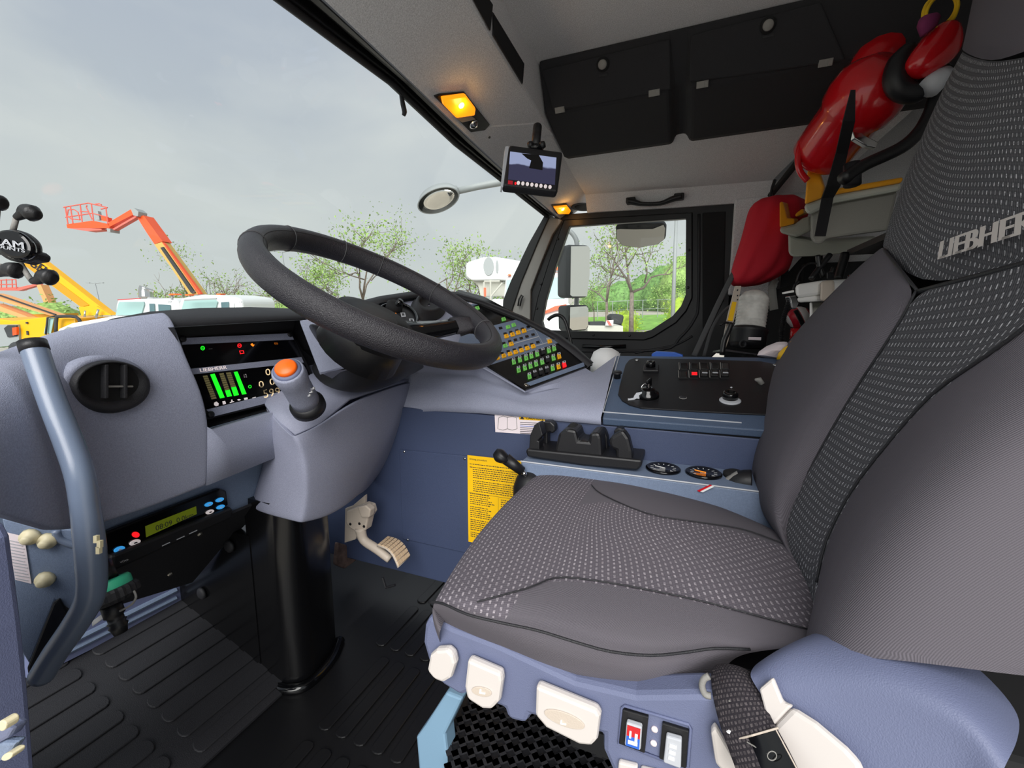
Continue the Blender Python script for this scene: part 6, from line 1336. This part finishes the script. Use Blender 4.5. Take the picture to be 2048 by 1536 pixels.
tree(1213, 22, 460, 'thin leafy tree beside the big truck mirror', 9, seed=43, ls=.09, spread=.35)
tree(1188, 30, 560, 'small low tree just right of the truck mirror', 10, seed=45)
tree(1350, 34, 560, 'green tree at the right edge of the passenger window', 24, 'leaf', seed=47)
def bush(px, D, w, h, label, m_='leaf_dark', n=900, ls=.16, seed=1, group='bushes beyond the lot', up=0):
    rng = np.random.default_rng(seed); base = GB(px, D); t = thing('bush', base, label, 'bush', group)
    a = rng.normal(size=(n, 3)); a /= np.linalg.norm(a, axis=1)[:, None]; rr_ = rng.uniform(.55, 1.05, n)*(1+.25*np.sin(a[:, 0]*7)*np.sin(a[:, 1]*5+seed))
    pts = base+np.outer(a[:, 0]*rr_*w/2, RT)+np.outer(a[:, 1]*rr_*w/3, gf)+np.outer(np.abs(a[:, 2])*rr_*h+up, gN)
    leafmesh(pts, ls, rng, 'foliage', m_, t)
    B().lathe(base, gN, [(w*.28, 0), (w*.34, h*.3), (w*.25, h*.65), (w*.08, h*.85)], 10).build('core', m_, t, smooth=True)
for i, (px, D, w, h, lab, m_) in enumerate([(60, 38, 8, 3.6, 'green bush behind the tan boom at the far left', 'leaf'), (115, 36, 7, 3.8, 'green bush behind the yellow boom', 'leaf'), (150, 40, 7, 3.0, 'green bush between yellow boom and white truck', 'leaf'), (20, 34, 5, 2.2, 'low green bush above the yellow machine', 'leaf_dark'),
        (1205, 60, 9, 4.0, 'distant hedge mass right of the mirrors', 'leaf_dark'), (1245, 60, 9, 4.6, 'distant hedge mass behind the forked trunk', 'leaf_dark'), (1290, 58, 8, 5.4, 'taller distant hedge right of the forked trunk', 'leaf_dark'), (1325, 55, 8, 6.4, 'distant rounded hedge above the brick building', 'leaf_dark'), (1362, 50, 8, 7.2, 'tallest hedge at the right window edge', 'leaf'),
        (1250, 26, 2.2, 1.5, 'low lime green bush at the foot of the forked tree', 'leaf_lime'), (1358, 28, 2.4, 2.2, 'lime green bush in the right lower window corner', 'leaf_lime'), (560, 45, 9, 3, 'low greenery seen inside the wheel opening', 'leaf'), (700, 45, 9, 2.8, 'low greenery behind the low leafy tree', 'leaf')]):
    bush(px, D, w, h, lab, m_, 700, .16 if D > 30 else .07, seed=50+i)
def flat(name, pts, D, vec, m_, parent, **k): return B().prism(PP(pts, ('D', D)), vec).build(name, m_, parent, **k)
k1 = crop(0, 380, 3.938)
def truck(label, D, body, shield, sides, extra, hood=None, roofl=(), num=None):
    t = thing('truck', GB(proj(P(*k1(body[0])[0], ('D', D)))[0], D), label, 'truck'); V = gf*2.3
    flat('cab', k1(*body), D, V, 'truck_white', t, bev=.08)
    flat('windscreen', k1(*shield), D-.06, V*.02, 'truck_glass', t)
    for s_ in sides: flat('side_window', k1(*s_), D-.05, V*.01, 'truck_glass_dk', t)
    if hood: flat('hood', k1(*hood), D-.3, V*.8, 'truck_white', t, bev=.06)
    for nm, pts, m_ in extra: flat(nm, k1(*pts), D-.4, V*.02, m_, t)
    c = GB(proj(P(*k1(body[-1])[0], ('D', D)))[0], D+1)
    for dx in (.4, 2.6): B().lathe(c+RT*dx+gN*.5-gf*1.1, gf, [(.3, 0), (.5, .02), (.5, .28), (.3, .3)], 20).build('wheel', 'rubber', t)
    if num: textq(num[0], [P(*q, ('D', D-.05)) for q in k1(*num[1])], 'ink', t)
    return t
mat('truck_glass_dk', '5f7a80', .1)
truck('white truck with red hood stripe, left of the two parked ahead', 17, [(912, 905), (925, 862), (1110, 850), (1160, 855), (1370, 862), (1415, 885), (1415, 1100), (1110, 1100), (905, 1050)], [(940, 880), (1130, 880), (1135, 900), (1110, 985), (910, 985), (930, 900)], [[(1175, 895), (1215, 895), (1220, 990), (1180, 985)], [(1245, 900), (1340, 905), (1345, 985), (1250, 990)]],
      [('stripe', [(640, 1085), (880, 1032), (1090, 1010), (1090, 1026), (880, 1050)], 'red'), ('roof_stripe', [(925, 862), (1100, 852), (1105, 858), (925, 868)], 'red'), ('grille', [(490, 1110), (530, 1078), (580, 1085), (605, 1115), (500, 1125)], 'pole_grey')], [(455, 1095), (560, 1050), (880, 995), (1100, 992), (1110, 1200), (460, 1200)], num=('23', [(1322, 886), (1350, 886), (1350, 872), (1322, 872)]))
tk = truck('white truck just left of the steering wheel, right of the two parked ahead', 16, [(1408, 890), (1430, 850), (1600, 825), (1720, 828), (1880, 850), (1912, 885), (1912, 1100), (1405, 1100)], [(1450, 870), (1690, 860), (1712, 880), (1690, 962), (1420, 972)], [[(1740, 885), (1800, 880), (1800, 930), (1745, 942)]], [('mirror', [(1812, 895), (1842, 893), (1845, 940), (1815, 940)], 'truck_white'), ('visor', [(1450, 862), (1700, 850), (1705, 862), (1450, 874)], 'pole_grey')], num=('12', [(1888, 890), (1910, 890), (1910, 876), (1888, 876)]))
for (x, y), pr_ in (((1355, 822), None), ((1470, 826), tk), ((1718, 822), tk)):
    b = B().prism(PP(k1((x-34 if pr_ is None else x-12, y+6), (x-14, y-6), (x+22, y-6), (x+34 if pr_ is None else x+12, y+6)), ('D', 16.5)), gf*.3)
    if pr_ is None:
        t = thing('beacon', P(*k1((1355, 860))[0], ('D', 16.5)), 'orange warning beacon on a short stalk above the left truck cab', 'beacon'); b.build('lens', 'orange_btn', t); B().cyl(P(*k1((1355, 828))[0], ('D', 16.6)), P(*k1((1355, 864))[0], ('D', 16.6)), .04, 8).build('stalk', 'pole_grey', t)
    else: b.build('roof_light', 'orange_btn', pr_)
t = thing('exhaust_stack', P(*k1((1150, 860))[0], ('D', 17.2)), 'shiny curved exhaust stack behind the left truck cab', 'exhaust'); B().tube(PP(k1((1152, 862), (1150, 800), (1158, 772)), ('D', 17.2)), .24, 12, 3).build('stack', 'chrome', t, smooth=True)
# truck on the right with the crane head
k9 = crop(1000, 380, 4.096)
tr = thing('truck', GB(1090, 12), 'white truck with orange stripe seen across the dark window pillar', 'truck'); V = gf*2.4
flat('cab', k9((30, 900), (45, 745), (62, 702), (160, 690), (420, 662), (520, 680), (562, 705), (565, 1000), (40, 1000)), 12, V, 'truck_white', tr, bev=.06)
flat('windscreen', k9((52, 738), (160, 728), (522, 712), (532, 885), (330, 898), (50, 912)), 11.95, V*.02, 'truck_glass', tr)
flat('hood', k9((-90, 980), (100, 905), (540, 890), (575, 940), (612, 1300), (-90, 1300)), 11.6, V*.7, 'truck_white', tr, bev=.08)
flat('stripe', k9((350, 1000), (450, 952), (545, 935), (545, 965), (450, 988), (350, 1018)), 11.5, V*.02, 'lift_orange', tr)
for q in ([(60, 698), (72, 688), (88, 690), (92, 700)], [(437, 655), (445, 632), (478, 632), (484, 655)], [(480, 675), (500, 668), (525, 672), (525, 680)]): flat('roof_light', k9(*q), 11.9, V*.1, 'orange_btn', tr)
k10 = crop(480, 440, 3.657)
cr_ = thing('crane_boom', GB(985, 16), 'white crane boom head with a grey oval panel above the right truck', 'crane')
flat('boom_head', k10((1650, 312), (1780, 270), (1870, 268), (2060, 300), (2140, 330), (2140, 460), (1900, 440), (1690, 442), (1650, 412)), 15, gf*1.6, 'truck_white', cr_, bev=.1)
flat('oval_panel', k10(*el(1818, 338, 38, 66, 24)), 14.95, gf*.05, 'pole_grey', cr_); flat('oval_panel', k10(*el(1880, 340, 10, 48, 20)), 14.95, gf*.05, 'pole_grey', cr_)
for q in ([(1690, 275), (1730, 262), (1730, 298), (1692, 300)], [(1745, 268), (1770, 264), (1770, 280), (1748, 284)]): flat('sheave', k10(*q), 15.2, gf*.5, 'pole_grey', cr_)
flat('turret', k10((1690, 440), (1900, 440), (1950, 470), (1950, 560), (1760, 560), (1740, 480)), 15.3, gf*1.2, 'concrete_w', cr_, bev=.05)
for a, c in (((1785, 455), (1785, 590)), ((1832, 440), (1835, 600)), ((1785, 450), (1900, 448)), ((1835, 560), (1920, 460))): B().tube(PP(k10(a, c), ('D', 14.8)), .035, 6).build('ladder_rail', 'concrete_w', cr_)
flat('marker', k10((1783, 495), (1800, 495), (1800, 560), (1785, 560)), 14.7, gf*.05, 'lift_orange', cr_); flat('deck', k10((1720, 575), (1940, 580), (1940, 640), (1700, 640)), 15, gf*2, 'truck_white', cr_); flat('support', k10((1760, 630), (1930, 630), (1930, 1000), (1760, 1000)), 15.4, gf*1, 'rubber', cr_)
# orange boom lift
kb = crop(0, 380, 7.877); DB = 24
KB = lambda *p: [P(x, y, ('D', DB)) for x, y in kb(*p)]
bl2 = thing('boom_lift', GB(400, DB), 'orange boom lift with a raised basket standing behind the white trucks', 'boom lift')
B().prism(KB((1045, 540), (1300, 505), (1450, 482), (1720, 540), (1722, 600), (1400, 600), (1060, 600)), gf*.4).build('basket_floor', 'lift_orange', bl2)
B().prism(KB((1060, 600), (1400, 600), (1600, 610), (1600, 630), (1380, 648)), gf*.5).build('basket_underside', 'lift_pink', bl2)
b = B()
for pts in ([(1000, 272), (1390, 206), (1692, 276)], [(1030, 430), (1450, 366), (1705, 430)], [(1030, 272), (1070, 532)], [(1110, 260), (1150, 530)], [(1265, 235), (1295, 500)], [(1440, 222), (1475, 482)], [(1668, 276), (1700, 530)], [(1075, 310), (1160, 305), (1230, 350), (1262, 470)], [(1075, 310), (1060, 400), (1120, 455), (1262, 470)], [(1370, 240), (1360, 270), (1450, 460)], [(1500, 222), (1560, 216), (1600, 236)], [(1262, 335), (1400, 345)], [(1590, 300), (1690, 280)]): b.tube(KB(*pts), .032, 5)
b.build('basket_rails', 'lift_pink', bl2)
B().prism(KB((1590, 410), (1690, 430), (1690, 500), (1600, 480)), gf*.3).build('control_box', 'lift_orange', bl2); B().prism(KB((1500, 330), (1540, 330), (1570, 470), (1520, 470)), gf*.2).build('console_post', 'pole_grey', bl2)
K1 = lambda D, *p: [P(x, y, ('D', D)) for x, y in k1(*p)]
B().prism(K1(DB, (845, 262), (1030, 152), (1062, 150), (1075, 180), (860, 290)), gf*.4).build('jib', 'lift_orange', bl2)
B().prism(K1(DB, (865, 318), (1070, 200), (1078, 212), (872, 330)), gf*.3).build('jib_strut', 'lift_pink', bl2)
B().prism(K1(DB-.2, (1030, 150), (1055, 142), (1090, 170), (1085, 208), (1050, 200)), gf*.6).build('knuckle', 'pole_grey', bl2); B().prism(K1(DB-.2, (840, 300), (868, 305), (868, 332), (845, 330)), gf*.6).build('pivot', 'pole_grey', bl2)
B().prism(K1(DB, (1080, 215), (1130, 200), (1280, 405), (1215, 425), (1145, 320)), gf*.7).build('boom', 'lift_orange', bl2)
B().prism(K1(DB, (1215, 428), (1275, 410), (1575, 820), (1490, 825), (1340, 600)), gf*.6).build('outer_boom', 'tan', bl2)
B().prism(K1(DB-.1, (1262, 455), (1282, 448), (1535, 808), (1505, 812)), gf*.1).build('hose_track', 'rubber', bl2); B().prism(K1(DB-.05, (1275, 410), (1290, 420), (1580, 815), (1560, 822)), gf*.2).build('boom_edge', 'lift_orange', bl2)
f0 = GB(396, DB); B().prism([f0+RT*a+gN*h for a, h in ((-1.6, .5), (1.6, .5), (1.6, 2.2), (.9, 2.6), (-1.4, 2.4))], gf*1.6).build('chassis', 'lift_orange', bl2, bev=.05)
for a in (-1.1, 1.1): B().lathe(f0+RT*a+gN*.5-gf*.1, gf, [(.3, 0), (.5, .02), (.5, .4)], 16).build('wheel', 'rubber', bl2)
# second, farther boom lift
bl3 = thing('boom_lift', GB(100, 42), 'pale red boom lift farther off at the left behind the phone cradle', 'boom lift'); D3 = 40
b = B()
for pts in ([(-60, 712), (125, 705)], [(-60, 745), (130, 742)], [(10, 710), (10, 770)], [(50, 700), (52, 770)], [(95, 700), (98, 770)], [(125, 705), (130, 775)]): b.tube(K1(D3, *pts), .045, 5)
b.build('basket_rails', 'lift_pink', bl3); B().prism(K1(D3, (-60, 770), (130, 765), (140, 790), (60, 792), (-60, 790)), gf*.8).build('basket_floor', 'lift_pink', bl3)
B().prism(K1(D3, (135, 770), (290, 735), (300, 748), (140, 795)), gf*.5).build('jib', 'lift_pink', bl3); B().prism(K1(D3, (285, 745), (320, 745), (425, 975), (385, 985)), gf*.7).build('boom', 'boom_peach', bl3); B().prism(K1(D3, (370, 960), (440, 960), (440, 1150), (370, 1150)), gf*2).build('chassis', 'boom_peach', bl3)
# tan booms and yellow telehandler
tb_ = thing('crane_boom', GB(20, 26), 'tan lattice crane boom lying low across the far left', 'crane')
for q in ([(-60, 815), (0, 832), (440, 985), (400, 990), (-60, 855)], [(-60, 895), (0, 915), (250, 1010), (220, 1025), (-60, 935)]): B().prism(K1(26, *q), gf*.6).build('boom', 'boom_peach', tb_)
B().tube(K1(25.9, (-60, 812), (0, 830), (440, 983)), .05, 5).build('edge_cable', 'rubber', tb_); B().prism(K1(26.5, (230, 980), (430, 975), (430, 1100), (230, 1100)), gf*1.5).build('base', 'crane_yellow_dk', tb_)
th = thing('telehandler', GB(120, 21), 'yellow telehandler with a long raised boom at the left', 'telehandler'); DT = 20
B().prism(K1(DT, (180, 585), (236, 552), (300, 538), (875, 985), (760, 990), (640, 925)), gf*.35).build('boom', 'crane_yellow', th)
B().prism(K1(DT-.03, (180, 585), (232, 556), (700, 905), (640, 922)), gf*.03).build('boom_underside_shade', 'crane_yellow_dk', th)  # darker yellow plate paints the shade on the boom's under face
B().tube(K1(DT+.2, (303, 536), (880, 983)), .04, 6).build('boom_edge', 'rubber', th)
textq('GEHL', [P(x, y, ('D', DT-.04)) for x, y in k1((226, 590), (412, 716), (450, 662), (264, 536))], 'ink', th, bold=.02)
B().prism(K1(DT-.1, (620, 920), (760, 915), (880, 985), (640, 990)), gf*.4).build('boom_foot', 'crane_yellow', th)
B().tube(K1(DT-.3, (775, 940), (755, 1010)), .05, 8).build('lift_ram', 'chrome', th, smooth=True); B().tube(K1(DT-.3, (672, 950), (665, 1000)), .04, 8).build('lift_ram', 'chrome', th, smooth=True)
B().prism(K1(DT, (-60, 1010), (100, 1030), (350, 1000), (590, 1010), (600, 1130), (330, 1160), (140, 1190), (-60, 1180)), gf*1.8).build('body', 'crane_yellow', th, bev=.05)
B().prism(K1(DT-.1, (-60, 1060), (140, 1060), (150, 1180), (60, 1230), (-60, 1240)), gf*.1).build('engine_bay', 'pole_grey', th); B().prism(K1(DT-.15, (30, 1090), (60, 1065), (130, 1065), (130, 1150), (60, 1160)), gf*.1).build('radiator', 'rubber', th); B().prism(K1(DT-.2, (95, 1085), (130, 1080), (130, 1140), (100, 1145)), gf*.1).build('filter', 'lift_orange', th)
for q in ([(200, 1040), (215, 1038), (218, 1052), (202, 1054)], [(205, 1110), (218, 1110), (222, 1140), (208, 1142)]): B().prism(K1(DT-.05, *q), gf*.03).build('vent', 'rubber', th)
B().tube(K1(DT-.2, (360, 1140), (375, 1005), (430, 995)), .04, 6).tube(K1(DT-.25, (440, 1120), (445, 1010), (465, 997), (600, 1000), (640, 1060)), .07, 8, 3).build('cab_frame', 'rubber', th, smooth=True)
B().prism(K1(DT-.12, (345, 1130), (370, 1010), (425, 1005), (400, 1130)), gf*.03).build('cab_glass', 'truck_glass', th)
B().lathe(P(*k1((130, 1270))[0], ('D', DT-.3)), gf, [(.3, 0), (.42, .05), (.42, .5), (.3, .55)], 24).build('wheel', 'rubber', th, smooth=True)
B().bb(0, .01, 0, .01, 0, .01)
B().prism([GB(120, DT+.5)+RT*a+gN*h for a, h in ((-1.5, .4), (1.5, .4), (1.5, 1.6), (-1.5, 1.6))], gf*1.2).build('chassis', 'crane_yellow_dk', th)
for a in (-1., 1.2): B().lathe(GB(120, DT+.3)+RT*a+gN*.55, gf, [(.3, 0), (.55, .03), (.55, .4)], 18).build('wheel', 'rubber', th)
# light poles
for px, D, yt, arms, lab in ((210, 60, 568, 1, 'thin street light pole between the yellow boom and the white truck'), (584, 45, 508, 1, 'street light pole inside the left of the wheel opening'), (1344, 22, 446, 2, 'tall grey lamp post at the right of the passenger window')):
    base = GB(px, D); H = (proj(base)[1]-yt)*D/F; t = thing('lamp_post', base, lab, 'lamp post'); r = .10 if arms == 1 else .09
    B().tube([base, base+gN*H], [r*1.2, r*.8], 8).build('pole', 'pole_grey', t, smooth=True)
    B().tube([base+gN*H-RT*(.9 if arms == 1 else .25), base+gN*(H-.1), base+gN*H+RT*(.8 if arms == 1 else .25)], .06, 6).build('cross_arm', 'pole_grey', t)
    for s in (-1, 1): B().box(base+gN*H+RT*s*(.9 if arms == 1 else .25), RT*.25*(.5 if arms == 2 else 1), gf*.12, gN*.05).build('lamp_head', 'pole_grey', t)
t = thing('building', GB(1322, 55), 'low orange-brown building wall behind the lamp post', 'building'); B().prism([P(x, y, ('D', 55)) for x, y in ((1302, 604), (1362, 600), (1362, 634), (1304, 632))], gf*8).build('wall', 'brick', t); B().prism([P(x, y, ('D', 54.8)) for x, y in ((1300, 603), (1364, 599), (1364, 602), (1300, 606))], gf*8.4).build('roof_edge', 'concrete_w', t)
t = thing('building', GB(1240, 62), 'long low pale building behind the forked tree', 'building'); B().prism([P(x, y, ('D', 60)) for x, y in ((1180, 611), (1302, 607), (1302, 622), (1180, 626))], gf*8).build('wall', 'concrete_w', t); B().prism([P(x, y, ('D', 59.8)) for x, y in ((1180, 609), (1302, 605), (1302, 608), (1180, 612))], gf*8).build('roof_edge', 'rubber', t)
t = thing('chain_fence', GB(1260, 40), 'thin wire fence beyond the grass verge', 'fence')
for px in (1195, 1225, 1255, 1285, 1315, 1345): b0 = GB(px, 40); B().cyl(b0, b0+gN*1.6, .04, 6).build('post', 'pole_grey', t)
B().tube([GB(1185, 40)+gN*1.6, GB(1365, 40)+gN*1.6], .03, 5).tube([GB(1185, 40)+gN*.8, GB(1365, 40)+gN*.8], .02, 5).build('rail', 'pole_grey', t)
fl = thing('flatbed', GB(1210, 14), 'pale flatbed end with red and white hazard boards below the window', 'trailer')
flat('deck', [(1175, 651), (1246, 652), (1246, 670), (1175, 668)], 12.5, gf*2, 'concrete_w', fl); flat('crate', [(1180, 645), (1212, 644), (1212, 652), (1180, 652)], 12.6, gf*.5, 'rubber', fl)
hbz = flat('hazard_board', [(1213, 641), (1227, 640), (1226, 651), (1211, 651)], 12.4, gf*.05, 'white', fl); flat('red_chevron', [(1213, 641), (1218, 641), (1224, 651), (1218, 651)], 12.38, gf*.01, 'lift_pink', hbz)
for a in (0, .9): B().lathe(GB(1210, 13.5)+RT*a+gN*.45, gf, [(.25, 0), (.42, .03), (.42, .3)], 16).build('wheel', 'rubber', fl)
flat('frame', [(1180, 668), (1246, 670), (1246, 700), (1180, 700)], 12.6, gf*1, 'rubber', fl)
t = thing('waste_bin', GB(1236, 15), 'dark bundled bin standing behind the flatbed end', 'bin'); flat('bin_body', [(1221, 634), (1226, 629), (1244, 629), (1249, 633), (1245, 649), (1225, 650)], 13.5, gf*.6, 'rubber', t, bev=.05); flat('bin_stand', [(1226, 649), (1244, 649), (1244, 690), (1226, 690)], 13.6, gf*.4, 'rubber', t)
# ---- mirrors on our own cab
mr = thing('round_mirror', P(876, 400, ('D', 2.6)), 'round convex front mirror on a grey arm outside the windscreen', 'mirror')
kM = crop(800, 150, 4.6545)
DM = 2.6; n_m = nrm([.03, -.65, -.96]); c0_ = P(*kM((357, 1168))[0], ('D', DM)); MPl = (*n_m, float(n_m@c0_)); rim = PP(kM(*el(357, 1168, 205, 112, 40, -.36)), MPl); ce = c0_
B().grid([[p-n_m*.045+(ce-p)*.55 for p in rim], [p-n_m*.03+(ce-p)*.12-RT*.012+UP*.012 for p in rim], [p-n_m*.004 for p in rim], rim, [p+(ce-p)*.06 for p in rim]], True, cap=False).build('housing', 'pole_grey', mr, smooth=True)
B().grid([[p+(ce-p)*k+n_m*z for p in rim] for k, z in ((.05, -.001), (.5, .006), (.98, .010))], True, cap=True).build('mirror_glass', 'mirror', mr, smooth=True)
B().tube(PP([(916, 382), (955, 373), (1003, 364), (1040, 356)], ('D', 2.68)), [.02, .021, .023, .023], 12).build('arm', 'pole_grey', mr, smooth=True); B().lathe(P(903, 382, ('D', 2.66)), nrm(RT+UP*.2), [(.03, -.04), (.035, 0), (.022, .04)], 14).build('clamp', 'pole_grey', mr, smooth=True)
sm = thing('side_mirrors', P(1155, 560, ('Y', 2.5)), 'tall and short truck side mirrors on one arm outside the passenger window', 'mirror'); YM = 2.55
smn = nrm([.81, -.58, 0]); SMP = (*smn, float(smn@P(1155, 560, ('Y', YM))))
def mirr(outer, inner, nm):
    B().prism(PP(k9(*outer), SMP), np.array([-.07, .06, 0])).build('housing', 'rubber', sm, bev=.012)
    B().prism([p+smn*.002 for p in PP(k9(*inner), SMP)], smn*.002).build(nm, 'mirror', sm)
mirr([(540, 470), (560, 445), (720, 450), (740, 475), (738, 700), (715, 880), (560, 880), (538, 860)], [(578, 462), (718, 460), (732, 480), (730, 700), (710, 872), (590, 872), (572, 860)], 'tall_glass')
mirr([(545, 960), (560, 942), (715, 940), (730, 965), (728, 1120), (705, 1150), (575, 1160), (548, 1140)], [(572, 960), (705, 952), (720, 970), (718, 1110), (700, 1140), (590, 1148), (568, 1130)], 'short_glass')
B().tube([P(*k9(q)[0], ('Y', YM+.05)) for q in ((575, 340), (610, 380), (630, 440), (630, 600), (625, 1000), (600, 1250))], .014, 10, 3).build('arm', 'pole_grey', sm, smooth=True)
km = thing('kerb_mirror', P(1280, 470, ('Y', 2.3)), 'wide curved kerb mirror hanging at the top of the passenger window', 'mirror')
oq = k9((945, 300), (965, 280), (1080, 272), (1345, 270), (1360, 300), (1355, 400), (1290, 450), (1130, 475), (1000, 460), (950, 400)); iq = k9((955, 320), (985, 315), (1100, 318), (1250, 315), (1340, 280), (1352, 310), (1345, 400), (1285, 442), (1130, 466), (1005, 450), (958, 395))
kmn = nrm([.05, -.60, -.80]); KMP = (*kmn, float(kmn@P(1280, 470, ('Y', 2.33))))
B().prism(PP(oq, KMP), (0, .05, .02)).build('housing', 'rubber', km, bev=.01); B().prism([p+kmn*.002 for p in PP(iq, KMP)], kmn*.002).build('mirror_glass', 'mirror_dim', km)
B().prism([P(x, y, ('Y', 2.322)) for x, y in k9((1000, 330), (1050, 345), (1150, 350), (1220, 330), (1325, 290), (1330, 305), (1230, 365), (1150, 378), (1050, 368))], (0, .002, 0)).build('reflected_body', 'truck_white', km) if 0 else None
B().tube(PP([(1279, 455), (1278, 440), (1276, 410)], ('Y', 2.30)), .02, 10).build('mount', 'black', km, smooth=True)
t = thing('gooseneck', P(1148, 700, ('Y', 1.5)), 'thin black gooseneck wire arching up behind the keypad', 'wire'); B().tube(PP([(1096, 640), (1103, 634), (1116, 630), (1128, 638), (1136, 660), (1142, 685), (1148, 705)], ('Y', 1.56)), .0065, 8, 4).build('wire', 'hose', t, smooth=True)
